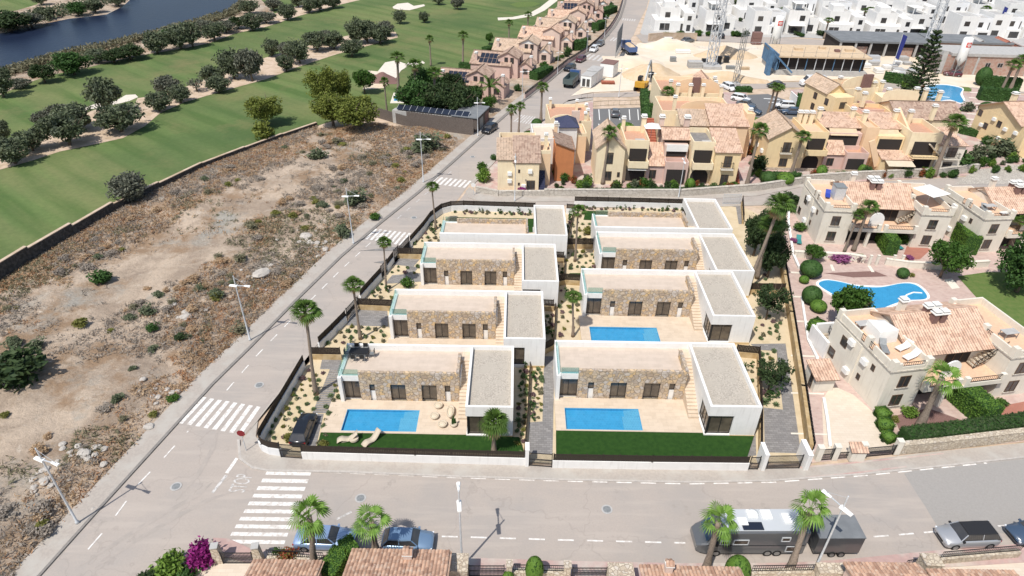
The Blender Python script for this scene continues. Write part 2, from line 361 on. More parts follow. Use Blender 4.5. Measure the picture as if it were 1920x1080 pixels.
def remember(r):                      # child table of a finished thing, so copies need no scene search
    TREE[r.name] = [o for o in S.collection.objects if o.parent == r]
    for ch in TREE[r.name]: TREE[ch.name] = [o for o in S.collection.objects if o.parent == ch]
    return r
class Kind:                           # first placement moves the built thing itself, later ones copy it
    def __init__(s, fn): s.r = remember(fn()); s.used = False
    def put(s, loc, rz=0., sc=(1, 1, 1), label=None, group=None, cat=None):
        if s.used: return dup(s.r, loc, rz, sc, label, group, cat)
        s.used = True; r = s.r; r.location = loc; r.rotation_euler = (0, 0, rz); r.scale = sc if isinstance(sc, tuple) else (sc,)*3
        if label: r['label'] = label
        if group: r['group'] = group
        if cat: r['category'] = cat
        return r
    def drop(s):
        if s.used: return
        for ch in TREE.get(s.r.name, []):
            for g in TREE.get(ch.name, []): bpy.data.objects.remove(g)
            bpy.data.objects.remove(ch)
        bpy.data.objects.remove(s.r)
def pxs(*pts, z=0.): return [G(x, y, z) for x, y in pts]
# ================= ground, roads, markings =================
def sheet(name, pts, z, m):
    return struct(name, MB().sheet([G(x, y, z) for x, y in pts], z), m)
struct('ground', MB().sheet([(-900, -60), (1100, -60), (1100, 1500), (-900, 1500)], 0), 'bare_sand')
WALLPX = [(-70, 572), (0, 527), (60, 489), (140, 441), (215, 396), (300, 354), (380, 315), (460, 284), (530, 258), (594, 236)]
sheet('golf_course', [(-420, 760)]+WALLPX+[(640, 222), (705, 218), (742, 228), (800, 215), (848, 180), (905, 118), (960, 78), (1010, 42), (1055, 5), (1075, -25), (600, -60), (250, -60), (-500, 60)], .02, 'golf_grass')
sheet('lake', [(-130, 190), (0, 140), (60, 119), (120, 101), (200, 84), (280, 66), (340, 47), (400, 32), (440, 20), (456, 4), (462, -25), (300, -40), (252, -8), (230, 12), (200, 27), (130, 35), (75, 46), (0, 63), (-120, 85)], .05, 'lake_water')
sheet('lake_bank', [(-130, 215), (0, 178), (40, 160), (90, 142), (150, 130), (200, 118), (262, 104), (300, 98), (345, 90), (395, 78), (440, 60), (500, 46), (520, 30), (470, -20), (462, -25), (456, 4), (440, 20), (400, 32), (340, 47), (280, 66), (200, 84), (120, 101), (60, 119), (0, 140), (-130, 190)], .035, 'lot_ground')
sheet('far_bank', [(-200, 80), (0, 63), (75, 46), (130, 35), (200, 27), (230, 12), (252, -8), (280, -45), (100, -45), (70, 8), (30, 20), (-200, 40)], .035, 'lot_ground')
sheet('sandy_path', [(345, 91), (395, 80), (440, 63), (500, 50), (560, 30), (640, 8), (700, -6), (745, -20), (700, -22), (620, -4), (540, 16), (490, 35), (430, 50), (370, 75)], .05, 'bare_sand')
sheet('rough_strip', [(-60, 340), (0, 318), (60, 301), (112, 284), (170, 272), (230, 259), (272, 236), (300, 212), (345, 192), (420, 170), (500, 148), (560, 125), (630, 102), (700, 83), (746, 70), (742, 60), (690, 58), (620, 74), (540, 96), (480, 113), (430, 128), (385, 148), (345, 164), (300, 178), (258, 184), (250, 200), (180, 205), (120, 226), (60, 250), (0, 285), (-60, 300)], .05, 'bare_sand')
sheet('sand_bunker', [(155, 204), (185, 192), (215, 190), (236, 178), (254, 177), (259, 182), (243, 189), (228, 193), (200, 199), (160, 207)], .065, 'bunker_sand')
sheet('sand_bunker', [(736, 13), (745, 7), (765, 5), (776, 11), (795, 8), (797, 11), (780, 16), (768, 19), (748, 18), (738, 16)], .065, 'bunker_sand')
sheet('sand_bunker', [(705, 138), (722, 117), (742, 113), (762, 120), (770, 114), (792, 114), (797, 118), (788, 122), (765, 124), (752, 132), (740, 150), (712, 156), (695, 150)], .065, 'bunker_sand')
sheet('cart_path', [(933, 33), (960, 32), (990, 26), (1012, 14), (1030, 0), (1040, -12), (1055, -12), (1044, 2), (1022, 19), (1000, 30), (965, 36), (934, 38)], .065, 'bunker_sand')
sheet('golf_green', [(955, 8), (975, 3), (1000, 3), (1014, 7), (1000, 12), (970, 14)], .06, 'lawn')
sheet('dirt_heap_ground', [(690, 132), (720, 135), (735, 150), (720, 165), (680, 168)], .07, 'site_dirt')
# ---- roads
KL = [(-60, 1200), (20, 1128), (73, 1079), (180, 959), (300, 827), (397, 720), (470, 648), (555, 561), (638, 480), (712, 417), (783, 360), (845, 305), (903, 253), (945, 216), (985, 184), (1029, 150), (1062, 122), (1102, 98), (1128, 76), (1150, 50), (1162, 30), (1170, 5), (1174, -14)]
KR = [(480, 1200), (455, 1090), (440, 900), (455, 820), (497, 770), (540, 715), (600, 650), (655, 585), (712, 520), (760, 465), (820, 415), (860, 372), (880, 345), (905, 320), (945, 275), (985, 240), (1030, 215), (1065, 190), (1120, 142), (1145, 117), (1165, 95), (1188, 66), (1200, 38), (1212, 15), (1220, -14)]
def strip(name, A, Bp, z, m):
    mb = MB(); a = [G(x, y, z) for x, y in A]; b = [G(x, y, z) for x, y in Bp]
    for i in range(len(a)-1): mb.add([a[i], b[i], b[i+1], a[i+1]], [(0, 1, 2, 3)])
    return struct(name, mb, m)
def polyw(*a): return [G(x, y) for x, y in a]
sheet('main_road', KL+[KR[i] for i in range(len(KR)-1, 2, -1)]+[(430, 1000), (440, 1100), (480, 1200)], .03, 'asphalt')
sheet('bottom_road', [(430, 1100), (425, 1018), (390, 960), (420, 890), (448, 862), (473, 879), (503, 884), (640, 886), (850, 895), (1050, 901), (1290, 906), (1447, 903), (1613, 891), (1713, 881), (1920, 859), (2100, 838), (2100, 1030), (1920, 1036), (1763, 1046), (1580, 1062), (1280, 1066), (1040, 1062), (900, 1058), (640, 1046), (560, 1040), (500, 1080)], .034, 'asphalt')
sheet('middle_road', [(840, 402), (868, 368), (880, 352), (888, 371), (915, 377), (1020, 377), (1274, 376), (1420, 366), (1500, 350), (1600, 343), (1800, 332), (1990, 322), (1990, 345), (1800, 352), (1600, 358), (1500, 368), (1475, 378), (1420, 380), (1300, 384), (1080, 384), (1000, 388), (900, 386), (860, 388)], .038, 'asphalt')
sheet('upper_road', [(1040, 205), (1062, 188), (1100, 182), (1180, 182), (1290, 172), (1480, 164), (1600, 162), (1920, 175), (1920, 165), (1600, 152), (1480, 154), (1290, 162), (1180, 172), (1100, 176), (1080, 178)], .042, 'asphalt')
sheet('far_road', [(1192, 66), (1205, 80), (1225, 81), (1300, 76), (1500, 84), (1700, 96), (1960, 104), (1960, 92), (1700, 84), (1500, 72), (1300, 64), (1230, 68), (1200, 64)], .09, 'asphalt')
sheet('car_park', [(1112, 203), (1200, 200), (1206, 250), (1112, 250)], .05, 'asphalt_dark')
sheet('car_park', [(1395, 178), (1440, 176), (1500, 196), (1530, 222), (1410, 226)], .05, 'asphalt_dark')
sheet('new_asphalt', [(1695, 888), (1713, 882), (1920, 860), (2100, 840), (2100, 1000), (1920, 1000), (1765, 1000), (1735, 950)], .040, 'asphalt_patch')
for A_ in ([(150, 1062), (230, 1010), (310, 962), (372, 928), (398, 905)], [(178, 1066), (255, 1014), (330, 970), (390, 938), (440, 922)], [(410, 800), (400, 840), (372, 890), (330, 940)]):
    Q_ = [G(x, y) for x, y in A_]; strip_ = MB()
    for i in range(len(Q_)-1):
        d0 = (Q_[i+1]-Q_[max(0, i-1)]).normalized(); d1 = (Q_[min(len(Q_)-1, i+2)]-Q_[i]).normalized(); w0, w1 = (.05 if i == 0 else .22), (.05 if i == len(Q_)-2 else .22)
        n0, n1 = Vector((-d0.y, d0.x, 0))*w0, Vector((-d1.y, d1.x, 0))*w1; z_ = Vector((0, 0, .04))
        strip_.add([Q_[i]-n0+z_, Q_[i+1]-n1+z_, Q_[i+1]+n1+z_, Q_[i]+n0+z_], [(0, 1, 2, 3)])
    struct('tyre_mark', strip_, 'skid_dirt')
# ---- pavements with kerbs
def pave(name, pts, m='pavement', z1=.14):
    mb = MB().prism([G(x, y, 0) for x, y in pts], .0, z1); return struct(name, mb, m)
off = [(-32, -6)]*23
KLo = [(-90, 1165), (-10, 1100), (46, 1052), (156, 936), (278, 806), (378, 700), (452, 630), (538, 546), (622, 467), (698, 406), (770, 351), (833, 297), (893, 247), (936, 211), (976, 180), (1021, 146), (1055, 118), (1095, 94), (1122, 73), (1145, 48), (1158, 29), (1166, 5), (1170, -14)]
strip_pts = KL+KLo[::-1]
pave('left_pavement', strip_pts)
KI = [(x+3.5, y+2.5) for x, y in KL]
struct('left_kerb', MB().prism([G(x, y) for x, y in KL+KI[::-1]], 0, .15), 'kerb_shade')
pave('corner_pavement', [(497, 770), (480, 792), (458, 822), (450, 843), (453, 863), (473, 877), (503, 882), (640, 884), (850, 893), (1050, 899), (1290, 904), (1447, 901), (1613, 889), (1713, 879), (1920, 857), (2100, 836), (2100, 806), (1920, 832), (1720, 852), (1600, 868), (1500, 879), (1400, 880), (1036, 877), (985, 873), (620, 862), (540, 860), (500, 845), (480, 820), (484, 790), (560, 695), (660, 565), (745, 475), (790, 430), (835, 392), (868, 386), (860, 381), (826, 392), (760, 462), (712, 517), (655, 582), (600, 647), (540, 712)])
struct('kerb', MB().prism([G(x, y) for x, y in [(445, 826), (448, 862), (473, 880), (503, 885), (640, 887.5), (850, 896), (1050, 902), (1290, 907), (1447, 904), (1613, 892), (1713, 882), (1920, 860), (1920, 857), (1713, 879), (1613, 889), (1447, 901), (1290, 904), (1050, 899), (850, 893), (640, 884), (503, 882), (474, 876), (453, 860), (450, 826)]], 0, .15), 'kerb')
sheet('pink_paving_band', [(1500, 875), (1600, 866), (1700, 856), (1770, 849), (1770, 851), (1700, 859), (1600, 869), (1500, 878)], .146, 'pavement_pink')
sheet('pink_paving_band', [(1490, 896), (1613, 884), (1700, 873), (1700, 876), (1613, 887), (1490, 899)], .146, 'pavement_pink')
pave('lower_pavement', [(400, 1010), (430, 1012), (470, 1030), (560, 1036), (640, 1040), (900, 1048), (1040, 1053), (1280, 1058), (1480, 1057), (1580, 1051), (1763, 1033), (1920, 1021), (2100, 1010), (2100, 1050), (1920, 1056), (1763, 1066), (1580, 1082), (1280, 1090), (1040, 1088), (640, 1076), (500, 1066), (400, 1040)], 'pavement_pink')
pave('mid_upper_pavement', [(880, 352), (873, 360), (878, 372), (905, 380), (1020, 379), (1274, 377), (1420, 368), (1500, 352), (1600, 345), (1600, 340), (1500, 346), (1420, 358), (1274, 369), (1020, 369), (930, 368), (892, 362)])
pave('mid_lower_pavement', [(1080, 383), (1300, 383), (1420, 379), (1475, 376), (1480, 384), (1420, 386), (1300, 390), (1080, 390)])
pave('upper_pavement', [(985, 240), (1030, 215), (1062, 192), (1100, 184), (1112, 184), (1112, 188), (1068, 196), (1036, 218), (990, 243)])
pave('hill_pavement', [(880, 345), (905, 320), (945, 275), (985, 240), (990, 243), (952, 278), (912, 322), (888, 347)])
# ---- markings
def bars(name, quads, m='worn_line', z=.045):
    mb = MB()
    for q in quads: mb.sheet([G(x, y, z) for x, y in q], z)
    return struct(name, mb, m)
def lerp(a, b, t): return (a[0]+(b[0]-a[0])*t, a[1]+(b[1]-a[1])*t)
def zebra(name, A, B, C, D, n, fill=.52, m='worn_line'):      # bars run from AB side to DC side
    q = []
    for i in range(n):
        t0, t1 = i/(n-1+fill), (i+fill)/(n-1+fill)
        q.append([lerp(A, B, t0), lerp(A, B, t1), lerp(D, C, t1), lerp(D, C, t0)])
    bars(name, q, m)
zebra('zebra_crossing', (380, 744), (489, 763), (453, 815), (334, 793), 8)
zebra('zebra_crossing', (703, 429), (771, 437), (752, 460), (684, 448), 8)
zebra('zebra_crossing', (818, 331), (885, 339), (872, 352), (804, 344), 8)
zebra('zebra_crossing', (978, 215), (1005, 219), (992, 233), (962, 228), 6, m='very_worn_line')
zebra('zebra_crossing', (1105, 101), (1150, 107), (1141, 117), (1092, 110), 6, m='very_worn_line')
zebra('zebra_crossing', (1150, 70), (1180, 74), (1174, 80), (1143, 76), 6, m='very_worn_line')
zebra('zebra_crossing', (1168, 34), (1192, 36), (1190, 40), (1166, 38), 6, m='very_worn_line')
# bottom road crossing: bars run left-right
q = []
for i in range(10):
    y0 = 883+i*14.3; xl = 501-i*8.2; xr = 584-i*5.4; q.append([(xl, y0), (xr, y0+1.5), (xr-2.5, y0+8.6), (xl-4, y0+7)])
bars('zebra_crossing', q)
# centre dashes
def dashes(name, pts, step, ln, wpx, m='worn_line', z=.047, w=.14):
    P = [G(x, y, z) for x, y in pts]; mb = MB(); acc = 0.; 
    for a, b in zip(P, P[1:]):
        L = (b-a).length; d = (b-a)/L; n = Vector((-d.y, d.x, 0))*w/2; s = -acc
        while s < L:
            e = min(s+ln, L); s0 = max(s, 0)
            if e > s0: mb.add([a+d*s0-n, a+d*e-n, a+d*e+n, a+d*s0+n], [(0, 1, 2, 3)])
            s += step
        acc = (L - (s-step))
    return struct(name, mb, m)
dashes('centre_line', [(165, 1030), (200, 990), (262, 905), (312, 853), (353, 808)], 3.2, 1.5, 2)
dashes('centre_line', [(425, 732), (480, 668), (560, 585), (640, 505), (722, 430)], 2.8, 1.3, 2)
dashes('centre_line', [(745, 410), (800, 362), (850, 318)], 3, 1.2, 2, 'very_worn_line')
dashes('centre_line', [(612, 998), (760, 1004), (880, 1007), (1040, 1012), (1285, 1018)], 2.35, 1.3, 2)
dashes('centre_line', [(1590, 1010), (1680, 1003), (1760, 996), (1920, 982)], 2.2, 1.3, 2)
dashes('edge_line', [(612, 885), (760, 891), (850, 895), (1050, 901.5), (1290, 907), (1447, 904), (1613, 892), (1713, 882), (1850, 868)], 2.15, 1.35, 2, w=.16)
bars('stop_line', [[(442, 858), (447, 860), (428, 888), (422, 886)]])
bars('junction_line', [[(630, 972), (658, 958), (660, 961), (632, 975)], [(422, 890), (427, 892), (400, 925), (396, 923)]], 'very_worn_line')
bars('bay_line', [[(x, 205), (x+1.5, 205), (x+3, 225), (x+1.5, 225)] for x in (1122, 1141, 1160, 1179, 1195)]+[[(x, 232), (x+1.5, 232), (x+3, 248), (x+1.5, 248)] for x in (1122, 1143, 1164, 1185)], 'white_paint', .06)
bars('bay_line', [[(1432+i*9, 184+i*7), (1462+i*9, 186+i*7), (1462+i*9, 187+i*7), (1432+i*9, 185+i*7)] for i in range(5)], 'white_paint', .06)
# painted STOP on the road (read from the side street)
def text_mesh(s, size, ex=.002):
    c = bpy.data.curves.new('lettering', 'FONT'); c.body = s; c.size = size; c.extrude = ex; c.align_x = 'CENTER'; c.align_y = 'CENTER'
    o = bpy.data.objects.new('tmp', c); S.collection.objects.link(o); dg = bpy.context.evaluated_depsgraph_get()
    me = bpy.data.meshes.new_from_object(o.evaluated_get(dg)); bpy.data.objects.remove(o); return me
me = text_mesh('STOP', 1.0, 0); me.materials.append(MATS['very_worn_line'])
a, b, c_ = G(432, 922, .05), G(468, 922, .05), G(470, 888, .05)
ux = Vector((G(462, 884).x-G(442, 922).x, G(462, 884).y-G(442, 922).y, 0)).normalized()
for v in me.vertices: v.co = Vector((v.co.x*.82, v.co.y*2.1, 0))
st = bpy.data.objects.new('stop_lettering', me); S.collection.objects.link(st); st['kind'] = 'structure'
st.location = G(453, 906, .05); st.rotation_euler = (0, 0, math.atan2(ux.y, ux.x))
# manhole covers
def manhole():
    r = root('manhole_cover', 'round iron manhole cover', 'manhole')
    MB().lathe(0, 0, [(.48, 0), (.48, .012), (.46, .016)], 24).build('rim', 'concrete', r)
    mb = MB().lathe(0, 0, [(.34, 0), (.34, .02), (.32, .024)], 24)
    for i in range(-3, 4): mb.box(-.26, .26, i*.08-.015, i*.08+.015, .022, .03)
    mb.build('cover', 'grey_steel', r); return r
mh = Kind(manhole)
for px, py, l in [(330, 912, 'round manhole cover in the junction beside the vacant lot'), (676, 934, 'dark manhole cover on the bottom road left of the blue hatchback'), (486, 722, 'manhole cover on the side street outside the near left garden'),
                  (1138, 955, 'manhole cover in the middle of the bottom road'), (1522, 928, 'dark manhole cover on the bottom road right of the motorhome'), (886, 294, 'manhole cover on the side street uphill of the apricot houses'), (776, 408, 'manhole cover on the side street near the third zebra crossing')]:
    mh.put(G(px, py, .05), label=l)
# ---- complex and estate grounds
sheet('plots_ground', [(483, 830), (571, 690), (649, 604), (740, 492), (802, 424), (830, 398), (860, 393), (1077, 398), (1290, 384), (1385, 384), (1460, 420), (1515, 847), (1505, 868), (1036, 870), (985, 866), (620, 858), (540, 854), (500, 845)], .06, 'sand_bed')
sheet('estate_paving', [(1458, 398), (1485, 390), (1600, 380), (1920, 372), (2150, 372), (2150, 800), (1920, 828), (1720, 846), (1520, 868)], .05, 'pink_paver')
sheet('apartment_ground', [(888, 347), (912, 322), (952, 278), (990, 243), (1036, 218), (1112, 188), (1112, 250), (1206, 250), (1215, 188), (1290, 175), (1400, 172), (1410, 228), (1535, 224), (1500, 190), (1480, 168), (1600, 165), (1920, 178), (2100, 180), (2100, 320), (1800, 330), (1600, 341), (1500, 345), (1420, 356), (1274, 367), (1020, 367), (930, 366)], .055, 'pavement_pink')
sheet('row_house_ground', [(870, 270), (893, 247), (936, 211), (976, 180), (1021, 146), (1055, 118), (1095, 94), (1122, 73), (1145, 48), (1158, 29), (1168, -14), (1080, -14), (1050, 8), (960, 80), (905, 118), (850, 180), (845, 200), (800, 216), (742, 228), (742, 245)], .045, 'lot_ground')
sheet('white_estate_ground', [(1200, 62), (1225, 78), (1300, 72), (1500, 70), (1700, 82), (1960, 92), (2600, 110), (2600, -60), (1226, -60), (1222, -14), (1214, 15)], .06, 'concrete')
sheet('building_site', [(1070, 180), (1120, 145), (1152, 108), (1200, 80), (1222, 82), (1300, 77), (1500, 85), (1700, 97), (1960, 105), (2050, 170), (1920, 172), (1750, 158), (1600, 150), (1480, 152), (1290, 160), (1180, 170), (1110, 173)], .075, 'site_dirt')
sheet('parking_verge', [(1112, 187), (1215, 187), (1215, 201), (1112, 204)], .056, 'bare_sand')
# estate: paths, lawns
def zs(i): return .062+.004*i
sheet('cream_forecourt', [(1541, 750), (1560, 722), (1600, 740), (1640, 775), (1660, 830), (1690, 846), (1545, 852)], zs(1), 'cream_paver')
sheet('lawn', [(1795, 518), (1850, 510), (1990, 510), (1990, 640), (1925, 630), (1860, 590)], zs(2), 'lawn')
sheet('lawn', [(1530, 470), (1620, 476), (1610, 487), (1520, 484)], zs(2), 'lawn')
sheet('lawn', [(1720, 205), (1745, 204), (1800, 235), (1780, 238)], zs(2), 'lawn')
sheet('lawn', [(1765, 153), (1800, 155), (1832, 172), (1800, 170)], zs(2), 'lawn')
sheet('lawn', [(1405, 215), (1425, 222), (1425, 240), (1405, 238)], zs(2), 'lawn')
sheet('flower_bed', [(1545, 512), (1640, 508), (1665, 518), (1600, 520)], zs(3), 'mulch')
sheet('flower_bed', [(1675, 780), (1740, 765), (1810, 790), (1795, 815), (1690, 815)], zs(3), 'mulch')
sheet('red_brick_terrace', [(1830, 770), (1925, 752), (1925, 790), (1850, 795)], zs(3), 'red_brick_paving')
sheet('red_brick_terrace', [(1700, 462), (1722, 455), (1745, 468), (1725, 486), (1690, 488)], zs(3), 'red_brick_paving')
bars('white_paving_line', [[(1483, y), (1520+k, y+2), (1520+k, y+5), (1483, y+3)] for y, k in ((428, -35), (467, -30), (509, -10), (554, 0), (600, 8), (665, 16), (735, 25), (811, 34))], 'cream_render', zs(4))
bars('white_paving_line', [[(1556, 496), (1561, 496), (1566, 508), (1560, 508)], [(1626, 498), (1632, 498), (1640, 510), (1634, 510)], [(1770, 524), (1785, 522), (1800, 540), (1785, 542)]], 'cream_render', zs(4))
# vacant lot relief
LOTW = [G(x, y) for x, y in KLo[2:13]]+[G(860, 262), G(800, 236), G(742, 240), G(705, 232), G(640, 238), G(594, 243)]+[G(x, y) for x, y in WALLPX[::-1]]+[G(-300, 700), G(-300, 1300), G(-20, 1160)]
def inside(P, x, y):
    c = False; n = len(P); j = n-1
    for i in range(n):
        if (P[i].y > y) != (P[j].y > y) and x < (P[j].x-P[i].x)*(y-P[i].y)/(P[j].y-P[i].y)+P[i].x: c = not c
        j = i
    return c
def dist_edge(P, x, y):
    d = 1e9
    for i in range(len(P)):
        a, b = P[i-1], P[i]; dx, dy = b.x-a.x, b.y-a.y; t = max(0, min(1, ((x-a.x)*dx+(y-a.y)*dy)/(dx*dx+dy*dy+1e-9)))
        d = min(d, math.hypot(x-a.x-t*dx, y-a.y-t*dy))
    return d
from mathutils import noise as mnoise
def lot_z(x, y):
    d = dist_edge(LOTW, x, y); k = min(1, d/4)
    return .05+k*(.45+.55*mnoise.noise((x*.09, y*.09, 0))+.28*mnoise.noise((x*.3, y*.3, 3))+.12*mnoise.noise((x*.9, y*.9, 7)))
st_ = .9; vs = {}; mb = MB()
xs = [p.x for p in LOTW]; ys = [p.y for p in LOTW]
def gv(i, j):
    if (i, j) not in vs:
        x, y = i*st_, j*st_
        vs[(i, j)] = len(mb.v); mb.v.append((x, y, max(.02, lot_z(x, y)) if inside(LOTW, x, y) else .01))
    return vs[(i, j)]
for i in range(int(min(xs)/st_)-1, int(max(xs)/st_)+2):
    for j in range(int(18/st_), int(max(ys)/st_)+2):
        if i*st_ < -95: continue
        if inside(LOTW, (i+.5)*st_, (j+.5)*st_): mb.f.append((gv(i, j), gv(i+1, j), gv(i+1, j+1), gv(i, j+1)))
struct('vacant_lot', mb, 'lot_ground', smooth=True)
sheet('lot_edge', [(x, y) for x, y in KLo[1:13]]+[(860, 262), (800, 236), (742, 240), (594, 243)]+WALLPX[::-1]+[(-300, 700), (-300, 1300)], .028, 'lot_ground')
# ================= foliage kinds =================
rng = np.random.default_rng(7)
def leaf_mesh(name, P, size, m, parent=None, seed=1, nrm=None, asp=1.6, up=0., extra=None):
    r = np.random.default_rng(seed); n = len(P); P = np.asarray(P, float)
    d = r.normal(size=(n, 3)); d /= np.linalg.norm(d, axis=1)[:, None]
    if nrm is not None: d = d*.7+nrm
    d[:, 2] += up; d /= np.linalg.norm(d, axis=1)[:, None]
    a = np.cross(d, r.normal(size=(n, 3))); a /= np.linalg.norm(a, axis=1)[:, None]; b = np.cross(d, a)
    s = size*(.6+.8*r.random(n))[:, None]; a = a*s*asp/2; b = b*s/2
    V = np.stack([P-a, P+b*.8, P+a, P-b*.8], 1).reshape(-1, 3)
    me = bpy.data.meshes.new(name); base = 0
    if extra:                                   # solid inner faces (MB) in the same mesh
        ev = np.array(extra.v); base = len(ev); V = np.vstack([ev, V])
    F = [tuple(f) for f in extra.f] if extra else []
    F += [(base+4*i, base+4*i+1, base+4*i+2, base+4*i+3) for i in range(n)]
    me.from_pydata(V.tolist(), [], F); me.materials.append(MATS[m])
    o = bpy.data.objects.new(name, me); S.collection.objects.link(o); o.parent = parent; return o
def clumps(r, n, per, cx, cy, cz, rx, ry, rz, cr, shell=.55, flat=1., gap=0.):
    out = []
    for i in range(n):
        d = r.normal(size=3); d /= np.linalg.norm(d); q = (shell+(1-shell)*r.random())
        c = np.array([cx+d[0]*rx*q, cy+d[1]*ry*q, cz+d[2]*rz*q]); k = cr*(.65+.7*r.random())
        e = r.normal(size=(per, 3)); e /= np.linalg.norm(e, axis=1)[:, None]; e *= (.45+.55*r.random((per, 1)))
        e[:, 2] *= flat; out.append(c+e*k)
    return np.vstack(out)
def limbs(mb, r, h, w, rad0, nl=5, lean=.1, low=.35):
    p = Vector((0, 0, -.1)); q = Vector((r.normal()*lean, r.normal()*lean, h*low)); mb.tube(p, q, rad0*1.25, rad0*.85, 9)
    for i in range(nl):
        a = 6.28*i/nl+r.random(); e = q+Vector((math.cos(a)*w*.28, math.sin(a)*w*.28, h*(.25+.2*r.random()))); mb.tube(q, e, rad0*.55, rad0*.3, 6)
        f = e+Vector((math.cos(a+.5)*w*.12, math.sin(a+.5)*w*.12, h*.15)); mb.tube(e, f, rad0*.3, rad0*.1, 5)
    return mb
def tree_kind(seed, name, label, leaf, h, w, n=30, per=60, cr=.75, lsz=.26, low=.35, cz=.62, rz=.36, trad=.16, cat='tree', shell=.5, nl=5, flat=.8):
    def f():
        r = np.random.default_rng(seed); t = root(name, label, cat)
        limbs(MB(), r, h, w, trad, nl, low=low).build('trunk', 'trunk', t, True)
        leaf_mesh('crown', clumps(r, n, per, 0, 0, h*cz, w/2*.78, w/2*.78, h*rz*.82, cr, shell, flat), lsz, leaf, t, seed); return t
    k = Kind(f); k.h = h; k.w = w; return k
olives = [tree_kind(10+i, 'olive_tree', 'grey green olive tree', lf, 4.6, 5.2, n=46, per=70, cr=.8, cz=.56, rz=.44, low=.25) for i, lf in enumerate(['leaf_olive', 'leaf_olive', 'leaf_grey', 'leaf_olive'])]
bares = tree_kind(21, 'olive_tree', 'thin greyish tree', 'leaf_grey', 4, 4, n=22, per=22, cr=.6)
pines = [tree_kind(31+i, 'pine_tree', 'light green pine', 'leaf_pine', 8, 7, n=70, per=95, cr=.95, lsz=.24, low=.3, cz=.58, rz=.40, trad=.22, flat=.75) for i in range(2)]
darks = [tree_kind(41+i, 'broadleaf_tree', 'dark green leafy tree', lf, 6, 6.5, n=60, per=90, cr=.9, lsz=.26, low=.22, cz=.55, rz=.42, trad=.2) for i, lf in enumerate(['leaf_deep', 'leaf_dark'])]
brights = tree_kind(51, 'broadleaf_tree', 'bright green rounded tree', 'leaf_green', 4.6, 4.8, n=55, per=90, cr=.7, lsz=.2, low=.3, cz=.62, rz=.36, trad=.14)
cgtree = tree_kind(61, 'evergreen_oak', 'dark green garden tree', 'leaf_dark', 4.2, 4.2, n=40, per=60, cr=.5, lsz=.17, low=.35, cz=.62, rz=.34, trad=.08, shell=.45)
def put_tree(k, px, py, top, wpx, label, group=None, name=None, z=0., rz=None):
    b = G(px, py, z); h = hgt(px, py, top, z); w = wpx*mpp(px, py)
    return k.put(b, rz if rz is not None else (px*1.7) % 6.28, (w/k.w, w/k.w, max(.3, h)/k.h), label, group)
def bush_kind(seed, name, label, leaf, w=1., h=1., n=12, per=45, cr=.28, lsz=.12, cat='shrub', inner=None):
    def f():
        r = np.random.default_rng(seed); P = clumps(r, n, per, 0, 0, h*.42, w*.30, w*.30, h*.32, cr, .5)
        P[:, 2] = np.abs(P[:, 2]); o = leaf_mesh(name, P, lsz, leaf, None, seed); tag(o, label, cat); return o
    k = Kind(f); k.w = w; k.h = h; return k
def put_bush(k, px, py, wpx, label, group=None, hr=.7, z=.06, rz=None):
    w = wpx*mpp(px, py); return k.put(G(px, py, z), (px*2.3) % 6.28 if rz is None else rz, (w/k.w, w/k.w, w*hr/k.h), label, group)
bk = {n: bush_kind(70+i, nm, 'shrub', lf, n=nn, per=pp, cr=cr, lsz=ls) for i, (n, nm, lf, nn, pp, cr, ls) in enumerate([
    ('olive', 'shrub', 'leaf_olive', 14, 50, .26, .10), ('dark', 'shrub', 'leaf_dark', 16, 60, .26, .09), ('green', 'shrub', 'leaf_green', 16, 60, .24, .09), ('deep', 'shrub', 'leaf_deep', 16, 60, .24, .09),
    ('bright', 'shrub', 'leaf_bright', 14, 50, .26, .10), ('scrub', 'scrub_bush', 'leaf_scrub', 12, 40, .26, .09), ('khaki', 'shrub', 'leaf_khaki', 12, 45, .24, .10), ('mauve', 'shrub', 'leaf_mauve', 10, 30, .24, .10),
    ('magenta', 'bougainvillea', 'flower_magenta', 18, 55, .24, .09), ('purple', 'flowering_shrub', 'flower_purple', 14, 50, .24, .09), ('red', 'flowering_shrub', 'flower_red', 14, 50, .24, .09), ('grey', 'scrub_bush', 'leaf_drygrey', 12, 40, .26, .09),
    ('dgrass', 'dry_bush', 'leaf_drygrass', 12, 45, .26, .09), ('pine', 'shrub', 'leaf_pine', 14, 50, .25, .09)])}
